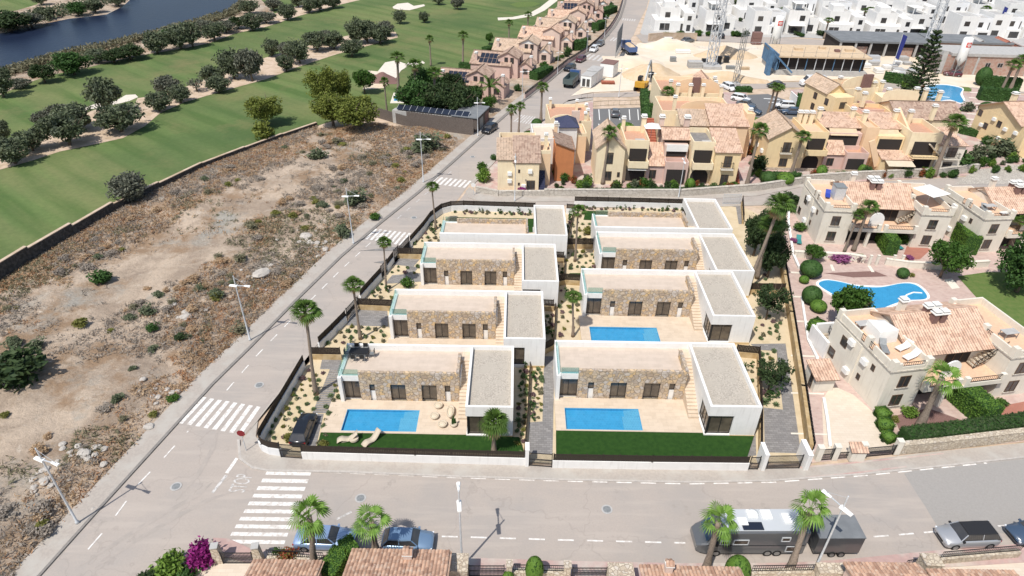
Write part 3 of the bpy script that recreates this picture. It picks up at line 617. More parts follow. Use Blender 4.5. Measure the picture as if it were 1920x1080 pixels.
# clipped hedges and balls: solid core wearing a coat of leaves
def hedge(pts, w, h, label, leaf='leaf_hedge', core='clipped_hedge', z=.05, dens=70, lsz=.13, cat='hedge', group=None, name='hedge', seed=3):
    r = np.random.default_rng(seed+int(abs(pts[0][0]*7))); mb = MB(); P = []; N = []
    W = [Vector((p[0], p[1], 0)) for p in pts]
    for a, b in zip(W, W[1:]):
        d = (b-a); L = d.length; d /= L; n = Vector((-d.y, d.x, 0)); hw = w/2
        c = [a-n*(hw-.06)-d*.02, b-n*(hw-.06)+d*.02, b+n*(hw-.06)+d*.02, a+n*(hw-.06)-d*.02]; mb.prism(c, z, z+h-.06)
        k = int((2*h*L+w*L+2*w*h)*dens); u = r.random(k); q = r.random(k); t = r.random(k)
        for i in range(k):
            s = u[i]*(2*h+w)
            if t[i] < w*h*2/(2*h*L+w*L+2*w*h): e = (a if q[i] < .5 else b); p = e+n*(u[i]*2-1)*hw+Vector((0, 0, z+r.random()*h)); nn = -d if q[i] < .5 else d
            elif s < h: p = a+d*q[i]*L-n*hw+Vector((0, 0, z+s)); nn = -n
            elif s < 2*h: p = a+d*q[i]*L+n*hw+Vector((0, 0, z+s-h)); nn = n
            else: p = a+d*q[i]*L+n*((s-2*h)-hw)+Vector((0, 0, z+h)); nn = Vector((0, 0, 1))
            P.append(p+nn*.04*(r.random()-.3)); N.append(nn)
    o = leaf_mesh(name, np.array([tuple(p) for p in P]), lsz, leaf, None, seed, np.array([tuple(x) for x in N])*1.0, extra=mb)
    o.data.materials.append(MATS[core]); nf = len(mb.f)
    for i in range(nf): o.data.polygons[i].material_index = 1
    return tag(o, label, cat, group)
def ball(name, label, leaf, cat='shrub', box=False):
    def f():
        r = np.random.default_rng(5); n = 900; d = r.normal(size=(n, 3)); d /= np.linalg.norm(d, axis=1)[:, None]
        if box: d = d/np.max(np.abs(d), axis=1)[:, None]*.86*(.97+.06*r.random((n, 1)))
        P = d*.5; P[:, 2] = P[:, 2]+.5
        mb = MB(); pr = [(.02, .02), (.3, .1), (.44, .3), (.48, .5), (.44, .7), (.3, .88), (.02, .97)] if not box else [(.02, 0), (.56, 0.02), (.56, .88), (.02, .89)]
        mb.lathe(0, 0, pr, 14 if not box else 4); 
        if box: mb.v = [((x-y)*.707, (x+y)*.707, z) for x, y, z in mb.v]
        o = leaf_mesh(name, P, .10, leaf, None, 5, d, extra=mb); o.data.materials.append(MATS['clipped_hedge'])
        for i in range(len(mb.f)): o.data.polygons[i].material_index = 1
        return tag(o, label, cat)
    k = Kind(f); k.w = 1; k.h = 1; return k
bk['ball'] = ball('clipped_bush', 'round clipped bush', 'leaf_deep'); bk['ballb'] = ball('clipped_bush', 'round bright clipped bush', 'leaf_hedge'); bk['cube'] = ball('clipped_bush', 'boxy clipped bush', 'leaf_hedge', box=True)
# fan palms
def fan(mb, base, az, el, pet, bl, droop, nl=13, r=None):
    d = Vector((math.cos(az)*math.cos(el), math.sin(az)*math.cos(el), math.sin(el))); q = base+d*pet
    side = Vector((-math.sin(az), math.cos(az), 0)); upv = side.cross(d)
    mb.add([base-side*.02, base+side*.02, q+side*.015, q-side*.015], [(0, 1, 2, 3)])
    for i in range(nl):
        t = (i/(nl-1)-.5)*3.3; L = bl*(1-.25*abs(t)/1.65); e = (d*math.cos(t)+side*math.sin(t)); t2 = t+.13; t1 = t-.13
        m1 = q+(d*math.cos(t1)+side*math.sin(t1))*L*.55+upv*.03; m2 = q+(d*math.cos(t2)+side*math.sin(t2))*L*.55-upv*.03
        tip = q+e*L+Vector((0, 0, -droop*L*(.5+.5*abs(math.cos(t)))))
        mb.add([q, m1, tip, m2], [(0, 1, 2, 3)])
def palm_kind(seed, h=10., bl=.8, pet=.6, n=34, trunk=.13, green='frond_green', skirt=14, curve=0., label='fan palm', elmin=-25, base=1.7):
    def f():
        r = np.random.default_rng(seed); t = root('fan_palm', label, 'palm'); rings = []; K = 14
        for i in range(K+1):
            u = i/K; rr = trunk*(base-(base-1)*min(1, u*3)) if u < .33 else trunk*(1-.15*u)
            rr *= 1+.06*math.sin(i*2.4); cx = curve*math.sin(u*1.57)**2
            rings.append([(cx+rr*math.cos(6.2832*k/10), rr*math.sin(6.2832*k/10), h*u-.05*(i == 0)) for k in range(10)])
        MB().loft(rings).build('trunk', 'palm_trunk', t, True)
        top = Vector((curve, 0, h)); mb = MB()
        for i in range(n):
            el = rad(elmin+(82-elmin)*((i+.5)/n)**.9+r.normal()*6); fan(mb, top, i*2.4+r.normal()*.2, el, pet*(.8+.3*r.random()), bl*(.85+.3*r.random()), .25+.25*(1-el/1.5), r=r)
        mb.build('fronds', green, t)
        if skirt:
            mb = MB()
            for i in range(skirt): fan(mb, top-Vector((0, 0, .15+.25*r.random())), i*2.4, rad(-45-30*r.random()), pet*.7, bl*.75, .5, 9, r)
            mb.build('dead_fronds', 'frond_dry', t)
        return t
    k = Kind(f); k.h = h+.5*bl; k.w = 2*(pet+bl)*.95; return k
slim = [palm_kind(81, 10, .62, .62, 42, .12, label='slim tall fan palm', skirt=16, curve=.35), palm_kind(82, 10, .60, .65, 40, .12, skirt=10, curve=-.2)]
mid = [palm_kind(84, 8.5, .75, .7, 34, .2, skirt=8), palm_kind(85, 8.5, .75, .7, 30, .2, skirt=5, curve=.2)]
stout = [palm_kind(86, 5.2, 1.0, .75, 15, .24, 'frond_bright', 0, .5, elmin=-55), palm_kind(87, 5.2, .95, .75, 14, .24, 'frond_bright', 0, -.15, elmin=-50)]
shaggy = [palm_kind(91, 10, .75, .7, 40, .14, label='shaggy palm', skirt=44, curve=.35), palm_kind(92, 10, .75, .7, 40, .14, skirt=44, curve=-.2)]
short = palm_kind(88, 2.6, .8, .45, 34, .13, skirt=18, elmin=-30)
def put_palm(k, px, py, top, label, wpx=None, group=None, z=.06, rz=0., lean=(0, 0), h=None):
    h = h or hgt(px, py, top, z); s = h/k.h; w = (wpx*mpp(px, py)/k.w) if wpx else s
    o = k.put(G(px, py, z), rz, (w, w, s), label, group); o.rotation_euler = (lean[0], lean[1], rz); return o
# feather palm, succulents
def feather():
    r = np.random.default_rng(9); t = root('date_palm', 'feathery date palm', 'palm')
    MB().lathe(0, 0, [(.26, -.05), (.22, 1.), (.2, 3.2), (.3, 3.4), (.1, 3.6)], 10).build('trunk', 'palm_trunk', t, True); mb = MB()
    for i in range(26):
        az = i*2.4; el = rad(5+70*((i % 13)/13)); p = Vector((0, 0, 3.5)); d = Vector((math.cos(az)*math.cos(el), math.sin(az)*math.cos(el), math.sin(el))); sd_ = Vector((-math.sin(az), math.cos(az), 0))
        for k in range(9):
            q = p+d*.3; mb.add([p, p+sd_*.34-Vector((0, 0, .12))+d*.12, q, p-sd_*.34-Vector((0, 0, .12))+d*.12], [(0, 1, 2, 3)]); p = q; d = (d+Vector((0, 0, -.13))).normalized()
    mb.build('fronds', 'frond_green', t); return t
datep = Kind(feather); datep.h = 5.; datep.w = 4.8
def succ(seed, kind, leaf, label):
    def f():
        r = np.random.default_rng(seed); mb = MB()
        if kind == 'agave':
            for i in range(22):
                az = i*2.4; el = rad(15+60*i/22); d = Vector((math.cos(az)*math.cos(el), math.sin(az)*math.cos(el), math.sin(el))); s_ = Vector((-math.sin(az), math.cos(az), 0))*.07
                m_ = d*.28; mb.add([(0, 0, .02), m_+s_, d*.55+Vector((0, 0, -.05)), m_-s_], [(0, 1, 2, 3)])
            o = mb.build('agave', leaf)
        else:
            P = clumps(r, 9, 26, 0, 0, .22, .26, .26, .14, .17, .4); P[:, 2] = np.abs(P[:, 2])
            if kind == 'stalk': P = np.vstack([clumps(r, 1, 22, r.normal()*.15, r.normal()*.15, .2+.14*i, .04, .04, .04, .16, .3) for i in range(7)])
            o = leaf_mesh('succulent' if kind != 'stalk' else 'young_shrub', P, .11, leaf, None, seed)
        return tag(o, label, 'plant')
    return Kind(f)
sk = [succ(1, 'agave', 'leaf_succulent', 'agave'), succ(2, 'mound', 'leaf_khaki', 'low mound plant'), succ(3, 'mound', 'leaf_succulent', 'low plant'), succ(4, 'stalk', 'leaf_deep', 'young shrub'), succ(5, 'mound', 'leaf_mauve', 'mauve plant'), succ(6, 'agave', 'leaf_olive', 'agave'), succ(7, 'mound', 'leaf_scrub', 'brown green mound')]
# ================= new villas =================
t = NT('villa_glass'); t.fin(t.mix(t.ramp(t.noise(.8, 2), .4, .6), (.075, .06, .048), (.13, .105, .08)), .08, .6)
def unit(r, x0, x1, z0, z1, y, npane=2, name='glazed_door', face=0, th=.06, pane='villa_glass', fm='dark_metal', ft=.05):
    """framed opening in the plane y (face 0, looking -y) or x (face 1, plane x=y)"""
    sw = (lambda m_: m_) if face == 0 else (lambda m_: setattr(m_, 'v', [(p[1], p[0], p[2]) for p in m_.v]) or m_)
    f = MB(); 
    f.box(x0, x1, y-th, y+.02, z1-ft, z1).box(x0, x1, y-th, y+.02, z0, z0+ft)
    for i in range(npane+1):
        c = x0+ft/2+(x1-x0-ft)*i/npane; f.box(c-ft/2, c+ft/2, y-th, y+.02, z0+ft, z1-ft)
    fr = sw(f).build(name, fm, r)
    g = MB().box(x0+ft/2, x1-ft/2, y-.02, y, z0+ft/2, z1-ft/2); sw(g).build('pane', pane, fr); return fr
def villa():
    r = root('villa', 'villa', 'villa')
    w = MB().box(0, .35, -4.75, -.3, 0, 3.42).box(0, 12.8, -.3, 0, 0, 3.95).box(.35, 2.0, -4.45, -4.2, 2.75, 3.42).box(.35, 12.0, -4.1, -.3, 0, 3.1)
    w.build('walls', 'white_render', r)
    MB().box(.35, 11.85, -4.2, -.3, 3.1, 3.3).build('roof_terrace', 'roof_paving', r)
    X = [2.0, 2.95, 3.5, 5.0, 6.55, 8.1, 9.6, 10.4, 10.95, 11.6]
    st = MB()
    for a, b in ((2.0, 2.95), (3.5, 5.02), (6.52, 8.1), (9.6, 10.4), (10.95, 11.6)): st.box(a, b, -4.5, -4.2, 0, 2.4)
    st.box(2.0, 11.6, -4.5, -4.2, 2.4, 3.95).box(11.6, 11.88, -4.5, -1.5, 0, 4.15)
    st.build('stone_facade', 'villa_stone', r)
    unit(r, .35, 2.0, .35, 2.75, -4.15, 2); unit(r, 5.02, 6.52, .35, 2.4, -4.25, 2); unit(r, 8.1, 9.6, .35, 2.4, -4.25, 2)
    for a, b in ((2.95, 3.5), (10.4, 10.95)):
        unit(r, a, b, 1.45, 2.4, -4.27, 1, 'window'); MB().box(a, b, -4.32, -4.2, 0, 1.45).build('window_panel', 'white_render', r)
    g = MB().box(.4, 2.0, -4.40, -4.38, 3.42, 4.2).box(.12, .14, -4.6, -.3, 3.42, 4.2)
    g.build('glass_railing', 'rail_glass', r)
    s = MB(); n = 17
    for i in range(n): s.box(11.88, 12.8, -7.0+i*.33, -.3 if i == n-1 else -7.0+(i+1)*.33, 0, .35+(i+1)*.174)
    s.build('stairs', 'travertine', r)
    a = MB(); t_ = .23
    x0, x1, y0, y1 = 12.8, 17.2, -9.0, 0
    a.box(x0, x1, y0, y0+t_, 2.75, 3.95).box(x0, x0+t_, y0+t_, y1-t_, 2.75, 3.95).box(x1-t_, x1, y0+t_, y1-t_, 0, 3.95).box(x0, x1, y1-t_, y1, 0, 3.95)
    a.box(15.05, x1, y0, y0+t_, 0, 2.75).box(x0, x0+t_, -6.4, y1-t_, 0, 2.75).box(x0, 15.05, y0, y0+t_, 0, .33).box(x0, x0+t_, y0+t_, -6.4, 0, .33)
    a.build('annex_walls', 'white_render', r)
    MB().box(x0+t_, x1-t_, y0+t_, y1-t_, 3.3, 3.5).build('annex_roof', 'gravel_roof', r)
    MB().box(x0+1.2, x1-t_, y0+1.5, y1-t_, .1, 3.3).build('interior', 'curtain', r)
    unit(r, x0+.28, 15.05, .33, 2.75, y0+.24, 2, 'corner_window'); unit(r, y0+.28, -6.4, .33, 2.75, x0+.24, 3, 'corner_window', 1)
    MB().box(x0+.1, x0+.24, y0+.1, y0+.24, .33, 2.75).build('corner_post', 'dark_metal', r)
    MB().box(-.03, 17.23, -.05, .03, 0, .3).box(15.05, 17.23, -9.03, -8.99, 0, .3).box(17.19, 17.23, -8.99, -.05, 0, .3).build('skirting', 'skirting', r)
    return r
VK = Kind(villa)
VL = [('L1', -16.9, 52.4, 1, 1), ('L2', -13.6, 62.6, 1, 1), ('L3', -11.55, 73.7, .995, 1), ('L4', -9.8, 76.0, .995, -1), ('R1', 4.55, 53.5, 1.09, 1.06), ('R2', 8.45, 67.8, 1.08, 1.06), ('R3', 11.2, 77.3, 1.08, 1.06), ('R4', 11.3, 78.5, 1.09, -1.06)]
VLAB = ['white villa at the near left corner with a dining set on its roof', 'second white villa from the front in the left column', 'third white villa from the front in the left column',
        'rearmost white villa of the left column, its blank back wall facing us', 'white flat roofed villa with stone front and pool at the near right', 'second white villa from the front in the right column, with a pool terrace', 'third white villa from the front in the right column beside two palms',
        'rearmost white villa of the right column, blank back wall facing us']
VO = {}
for (k, x, y, sx, sy), lb in zip(VL, VLAB):
    VO[k] = (x, y, sx, sy); VK.put((x, y, .06), 0, (sx, sy, 1), lb, 'new flat roofed villas')
def loc(k, x, y, z=0): ox, oy, sx, sy = VO[k]; return Vector((ox+x*sx, oy+y*sy, z))
# terraces with pool openings, pools, lawns
def terrace(k, x0, x1, y0, y1, pool=None, z=.34):
    mb = MB(); q = lambda a, b, c, d: mb.box(loc(k, a, 0).x, loc(k, b, 0).x, loc(k, 0, c).y, loc(k, 0, d).y, 0, z)
    if pool:
        a, b, c, d = pool; q(x0, x1, y0, c); q(x0, x1, d, y1); q(x0, a, c, d); q(b, x1, c, d)
    else: q(x0, x1, y0, y1)
    struct('terrace', mb, 'travertine')
def pool(k, a, b, c, d, label, steps_right=True):
    p0, p1 = loc(k, a, c), loc(k, b, d); x0, x1, y0, y1 = p0.x, p1.x, p0.y, p1.y
    r = root('swimming_pool', label, 'pool', (x0, y0, 0), 0, 'pools of the new villas'); W, D = x1-x0, y1-y0
    MB().box(0, W, 0, D, .062, .07).box(-.02, .04, 0, D, .07, .33).box(W-.04, W+.02, 0, D, .07, .33).box(.04, W-.04, -.02, .04, .07, .33).box(.04, W-.04, D-.04, D+.02, .07, .33).build('basin', 'pool_tile', r)
    s = MB().box(W-1.75, W-.04, .04, D-.95, .07, .18)
    for i in range(4): s.box(W-1.5+i*.36, W-.04, D-.95, D-.04, .07+i*.045, .115+i*.045)
    s.build('steps', 'pool_tile_pale', r)
    MB().sheet([(.04, .04), (W-.04, .04), (W-.04, D-.04), (.04, D-.04)], .27).build('water', 'pool_water', r)
PB = (.85, 8.0, -8.68, -5.8)
terrace('L1', -1.0, 12.78, -8.92, -4.5, PB); pool('L1', *PB, 'rectangular pool in front of the near left villa, loungers on the grass below it')
PR = (.8, 7.55, -8.6, -5.85)
terrace('R1', -.1, 12.78, -8.74, -4.5, PR); pool('R1', *PR, 'rectangular pool in front of the near right villa, empty lawn below it')
PR2 = (.6, 7.9, -9.1, -6.6)
terrace('R2', -.4, 12.78, -10.2, -4.5, PR2); pool('R2', *PR2, 'rectangular pool partly hidden behind the roof of the near right villa')
terrace('L2', -.3, 12.78, -9.5, -4.5); terrace('L3', -.3, 12.78, -9.5, -4.5); terrace('R3', -.3, 12.78, -8.9, -4.5)
def lawnbox(x0, x1, y0, y1, z=.09): struct('lawn', MB().box(x0, x1, y0, y1, 0, z), 'lawn_dark')
struct('lawn', MB().prism([G(596, 840), G(983, 854), Vector((.9, 43.3, 0)), loc('L1', 12.78, -9.04), loc('L1', 12.78, -8.94), loc('L1', -1.0, -8.94)], 0, .31), 'lawn_dark')
struct('lawn', MB().prism([(4.0, 40.4), (21.4, 40.4), (loc('R1', 17.2, 0).x, loc('R1', 0, -9.04).y), (loc('R1', 12.78, 0).x, loc('R1', 0, -9.04).y), (loc('R1', 12.78, 0).x, loc('R1', 0, -8.76).y), (loc('R1', -.1, 0).x, loc('R1', 0, -8.76).y), (4.3, 41)], 0, .31), 'lawn_dark')
for k in ('L1', 'R1'):   # paved strip below the annex front
    a = loc(k, 15.0, 0).x
sheet('lawn', [(845, 407), (1004, 410), (1004, 426), (1000, 440), (988, 440), (988, 415), (838, 425)], .10, 'lawn_dark')
sheet('lawn', [(1098, 395), (1295, 401), (1290, 412), (1120, 412), (1116, 413), (1094, 412)], .10, 'lawn_dark')
sheet('lawn', [(1068, 512), (1092, 512), (1090, 520), (1064, 520)], .10, 'lawn_dark')
for p_ in ([(992, 850), (1036, 852), (1040, 668), (1020, 668), (1017, 790), (992, 792)], [(1434, 848), (1502, 850), (1473, 644), (1407, 645), (1422, 656), (1456, 658), (1468, 768), (1432, 764)], [(1398, 822), (1400, 856), (1418, 854), (1415, 760), (1404, 770)],
           [(605, 668), (640, 668), (640, 692), (600, 692)], [(550, 838), (592, 838), (607, 776), (586, 776)], [(660, 580), (726, 580), (728, 612), (650, 610)], [(722, 532), (790, 528), (788, 512), (735, 516)], [(700, 492), (775, 500), (787, 486), (745, 484)],
           [(672, 470), (775, 470), (775, 462), (770, 460)], [(1380, 388), (1385, 420), (1392, 420), (1388, 384), (1352, 384)]):
    sheet('driveway', p_, .075, 'grey_paver')
# stepping path planks
def plank_path(a, b, n, w, label):
    A, B_ = G(*a, .07), G(*b, .07); d = (B_-A)/n; u = Vector((1, 0, 0)); mb = MB()
    for i in range(n): c = A+d*(i+.5); mb.box(c.x-w/2, c.x+w/2, c.y-abs(d.y)*.38, c.y+abs(d.y)*.38, .06, .11)
    tag(mb.build('stepping_path', 'grey_paver'), label, 'path')
plank_path((600, 775), (632, 692), 20, 1.5, 'stepping path of grey planks beside the near left villa')
plank_path((764, 516), (776, 500), 8, 1.3, 'short stepping path of grey planks beside the third villa of the left column')
# fences
def fence(pts, label, wall_h=.95, fence_h=.78, name='garden_fence', wm='white_side', fm='dark_wood', z=0.06, pitch=.155, group=None, wt=.2):
    cov = .39 if pitch > .3 else .465; W = [Vector((p[0], p[1], 0)) for p in pts]; r = root(name, label, 'fence', W[0]+Vector((0, 0, z)), 0, group)
    wl = MB(); sl_ = MB()
    for a, b in zip(W, W[1:]):
        a, b = a-W[0], b-W[0]; d = (b-a); L = d.length; d /= L
        if wall_h: wl.beam(a-d*wt*.4+Vector((0, 0, wall_h/2)), b+d*wt*.4+Vector((0, 0, wall_h/2)), wt, wall_h)
        if fence_h:
            n = max(1, int(L/pitch))
            for i in range(n):
                p = a+d*(i+.5)*L/n; sl_.beam(p-d*pitch*cov+Vector((0, 0, wall_h+fence_h/2)), p+d*pitch*cov+Vector((0, 0, wall_h+fence_h/2)), .03, fence_h)
            for zz in (.15, fence_h-.12): sl_.beam(a+Vector((0, 0, wall_h+zz))+Vector((-d.y, d.x, 0))*.035, b+Vector((0, 0, wall_h+zz))+Vector((-d.y, d.x, 0))*.035, .04, .06)
            k = max(1, round(L/1.6))
            for i in range(k+1): p = a+d*L*i/k+Vector((-d.y, d.x, 0))*.035; sl_.box(p.x-.035, p.x+.035, p.y-.035, p.y+.035, wall_h, wall_h+fence_h+.06)
    if wall_h: wl.build('wall', wm, r)
    if fence_h: sl_.build('slats', fm, r)
    return r
def gate(a, b, h, label, pitch=.10, name='gate', m='dark_metal', rails=(.08, .5, .92), z=.06, cat='gate'):
    a, b = Vector((a[0], a[1], 0)), Vector((b[0], b[1], 0)); r = root(name, label, cat, a+Vector((0, 0, z))); d = b-a; L = d.length; d /= L; f = MB(); g = MB()
    for k in rails: f.beam(Vector((0, 0, h*k)), d*L+Vector((0, 0, h*k)), .05, .06)
    for e in (0, L): f.beam(d*e, d*e+Vector((0, 0, h)), .07, .07)
    n = int(L/pitch)
    for i in range(1, n): g.beam(d*L*i/n+Vector((0, 0, .08*h)), d*L*i/n+Vector((0, 0, .92*h)), .03, .03)
    f.build('frame', m, r); g.build('bars', m, r); return r
Z = .06
gp = lambda *pts: [G(x, y, Z) for x, y in pts]
fence(gp((571, 690), (530, 761), (491, 829)), 'white wall with dark slat fence along the side street at the near left garden')
fence(gp((491, 829), (489, 838), (494, 846), (507, 852), (528, 855)), 'curved dark fence and white wall at the street corner')
fence(gp((570, 861), (780, 867), (983, 872.5)), 'long dark fence on a white wall below the near left lawn', 1.0, .8, wm='white_render')
fence(gp((1037, 877), (1220, 880), (1399, 882)), 'long dark fence on a white wall below the near right lawn', 1.0, .8, wm='white_render')
gate(G(528, 859), G(569, 862), 1.9, 'dark vehicle gate in front of the black car'); gate(G(992, 875), G(1034, 878), 1.9, 'dark vehicle gate between the two front villas')
gate(G(1402, 882), G(1419, 882), 1.8, 'narrow dark gate right of the near right lawn'); gate(G(1433, 881), G(1497, 880), 1.9, 'wide dark vehicle gate at the right drive')
def pillar(px, py, w, d, h, label, m='white_render', rz=0.):
    o = MB().box(-w/2, w/2, -d/2, d/2, 0, h).box(-w/2-.03, w/2+.03, -d/2-.03, d/2+.03, h, h+.06).build('gate_pillar', m); o.location = G(px, py, .05); o.rotation_euler = (0, 0, rz); return tag(o, label, 'pillar')
pillar(987.5, 869, .32, .9, 2.2, 'white gate pillar between the near left lawn and the middle drive')
pillar(1425, 872, .32, 1.5, 2.1, 'white gate pillar between the small gate and the wide right gate'); pillar(1503, 868, .4, 1.9, 2.0, 'white gate pillar at the right end of the new plots')
fence(gp((649, 605), (625, 630), (600, 655)), 'white wall with dark slat fence beside the second left villa')
gate(G(652, 603), G(673, 579), 1.9, 'tall dark sliding gate of the second left plot')
fence(gp((714.5, 524), (700, 540), (677, 566)), 'white wall with dark slat fence beside the third left villa')
gate(G(716, 522), G(727, 508), 1.9, 'tall dark gate nearest the third left villa'); fence(gp((738, 493), (727, 508)), 'short white wall and fence between the two gates of the third left plot')
gate(G(740, 491), G(748, 482), 1.9, 'small dark gate at the top of the third left plot')
gate(G(750, 484), G(768, 464), 1.9, 'tall dark gate of the rear left plot')
fence(gp((808, 416), (795, 434), (770, 463)), 'white wall with dark slat fence beside the rear left villa')
fence(gp((1003, 399), (870, 395), (846, 396), (828, 401), (808, 416)), 'white wall and dark fence curving round the back left corner')
fence(gp((1077, 402), (1062, 401)), 'short dark fence piece behind the rear left annex')
fence(gp((1287, 392), (1180, 389), (1077, 387)), 'white wall and dark fence along the back of the right plots')
gate(G(1354, 384), G(1386, 384), 1.9, 'pale barred gate behind the rear right annex', m='galvanised')
def sep(pts, label, wh=.7): fence(gp(*pts), label, wh, .95, wm='rendered_ochre')
sep([(583, 673), (640, 674)], 'dark slat fence over an ochre wall between the first and second left plots'); sep([(674, 580), (737, 583)], 'dark slat fence over an ochre wall between the second and third left plots')
sep([(747, 484), (795, 485)], 'dark slat fence over an ochre wall between the third and rear left plots')
sep([(974, 668), (995, 670)], 'short dark fence beside the near left annex'); sep([(996, 668), (1012, 668), (1038, 655)], 'dark fence over an ochre wall behind the middle drive')
sep([(1018, 582), (1037, 583)], 'short dark fence beside the second left annex'); sep([(1043, 537), (1058, 533), (1090, 535)], 'dark fence over an ochre wall beside the second right villa')
sep([(1040, 491), (1056, 492)], 'short dark fence beside the third left annex'); sep([(1060, 466), (1118, 466)], 'dark fence over an ochre wall beside the third right villa')
sep([(1395, 551), (1468, 552)], 'dark fence over an ochre wall right of the second right annex'); sep([(1378, 668), (1420, 672)], 'dark fence over an ochre wall behind the near right annex')
# long boundary between the columns and along the right side
fence(gp((983, 862), (990, 770), (995, 668)), 'low dark boundary between the near left bed and the middle drive', .55, .35, wm='rendered_ochre', wt=.14)
fence(gp((1037, 655), (1041, 600), (1043, 537)), 'low dark boundary between the second villas of both columns', .55, .35, wm='rendered_ochre', wt=.14)
fence(gp((1057, 533), (1060, 466), (1076, 402)), 'low dark boundary between the rear villas of both columns', .55, .35, wm='rendered_ochre', wt=.14)
fence(gp((1423, 868), (1424, 790), (1420, 672)), 'dark boundary fence between the near right villa and the right drive', .7, .95, wm='rendered_ochre')
fence(gp((1515, 850), (1500, 740), (1479, 600), (1468, 530), (1452, 425)), 'long wall with dark shade side on the right edge of the new plots', 1.3, 0, name='boundary_wall', wm='rendered_ochre', wt=.34)
fence(gp((1523, 848), (1508, 740), (1486, 600), (1473, 520), (1457, 410)), 'long thin iron fence beside the pink estate path', .25, 1.0, name='iron_fence', wm='white_render', fm='black_iron', pitch=.5)
fence(gp((1392, 420), (1390, 385)), 'dark fence behind the rear right annex', .7, .95, wm='rendered_ochre')
# ---- garden furniture
def lounger():
    r = root('sun_lounger', 'lounger', 'lounger'); mb = MB(); pr = [(0, .12), (.25, .30), (.5, .36), (.75, .26), (1.0, .18), (1.25, .24), (1.5, .45), (1.8, .78), (1.95, .9)]
    n = len(pr); mb.v = [(x, y, z) for x, z in pr for y in (-.33, .33)]+[(x, y, z-.07) for x, z in pr for y in (-.33, .33)]; o = 2*n
    for i in range(n-1): a = 2*i; mb.f += [(a, a+2, a+3, a+1), (o+a+1, o+a+3, o+a+2, o+a), (a, o+a, o+a+2, a+2), (a+1, a+3, o+a+3, o+a+1)]
    mb.f += [(0, 1, o+1, o), (2*n-2, o+2*n-2, o+2*n-1, 2*n-1)]
    mb.build('seat', 'rattan_cream', r, True); MB().box(.4, .95, -.25, .25, 0, .12).build('base', 'rattan_cream', r); return r
LK = Kind(lounger); LK.put(G(632, 828, .31), rad(12), label='curved cream lounger left of the round table on the lawn'); LK.put(G(681, 838, .31), rad(48), label='curved cream lounger right of the round table on the lawn')
def rtable():
    r = root('garden_table', 'round cream rattan table between the two lawn loungers', 'table'); MB().lathe(0, 0, [(.25, 0), (.42, .1), (.46, .3), (.36, .36)], 20).build('base', 'rattan_cream', r, True)
    MB().lathe(0, 0, [(.44, .36), (.44, .39)], 20).build('table_top', 'rattan_cream', r); return r
o = rtable(); o.location = G(664, 826, .31)
def pod():
    r = root('pod_chair', 'pod', 'chair'); mb = MB().lathe(0, 0, [(.2, 0), (.48, .08), (.62, .3), (.6, .48), (.5, .5), (.42, .34), (.05, .3)], 20); mb.build('shell', 'rattan_cream', r, True)
    MB().lathe(0, 0, [(.4, .3), (.42, .4), (.3, .44), (.02, .45)], 16).build('cushion', 'canvas_beige', r, True); return r
PK = Kind(pod)
for px, py, l in ((822, 763, 'round cream pod seat nearest the stone wall'), (815, 783, 'round cream pod seat left of the long one'), (830, 798, 'round cream pod seat nearest the grass')): PK.put(G(px, py, .35), 0, .72, label=l)
o = PK.put(G(845, 776, .35), 0, (.62, 1.35, 1.0), 'long oval cream pod seat on the terrace')
r = root('plant_pot', 'white pot with a slim cactus on the near left terrace', 'plant pot', G(851, 798, .35)); MB().lathe(0, 0, [(.2, 0), (.36, .15), (.3, .38), (.25, .3)], 16).build('pot', 'rattan_cream', r, True)
c = MB()
for i, (x, y, h) in enumerate(((0, 0, 1.3), (.14, .05, .9), (-.12, -.05, 1.0))): c.lathe(x, y, [(.07, .2), (.08, h*.6), (.06, h), (.01, h+.05)], 8)
c.build('cactus', 'leaf_deep', r)
tz = 3.37
def dtable():
    r = root('dining_table', 'dark slatted dining table on the roof of the near left villa', 'table'); MB().box(-.95, .95, -.45, .45, .70, .75).build('table_top', 'dark_metal', r)
    for sx in (-.85, .85):
        for sy in (-.38, .38): MB().box(sx-.03, sx+.03, sy-.03, sy+.03, 0, .7).build('leg', 'plastic_black', r)
    return r
o = dtable(); o.location = G(675, 668, tz)
def dchair():
    r = root('dining_chair', 'chair', 'chair'); MB().box(-.24, .24, -.24, .22, .42, .46).build('seat', 'grey_steel', r); MB().box(-.24, .24, .20, .24, .5, .95).build('backrest', 'dark_metal', r)
    f = MB()
    for sx in (-.24, .24): f.beam((sx, -.22, 0), (sx, -.22, .62), .03, .03).beam((sx, .22, 0), (sx, .22, .95), .03, .03).beam((sx, -.22, .62), (sx, .22, .62), .03, .03)
    f.build('frame', 'grey_steel', r); return r
DK = Kind(dchair)
c0 = G(675, 668, tz)
for dx, dy, rz, l in ((-.45, .75, 0, 'back left dining chair on the roof terrace'), (.45, .75, 0, 'back right dining chair on the roof terrace'), (-.45, -.75, 180, 'front left dining chair on the roof terrace'), (.45, -.75, 180, 'front right dining chair on the roof terrace'), (-1.3, 0, 90, 'dining chair at the left end of the roof table'), (1.3, 0, -90, 'dining chair at the right end of the roof table')):
    DK.put(c0+Vector((dx, dy, 0)), rad(rz), label=l, group='dining chairs on the roof')
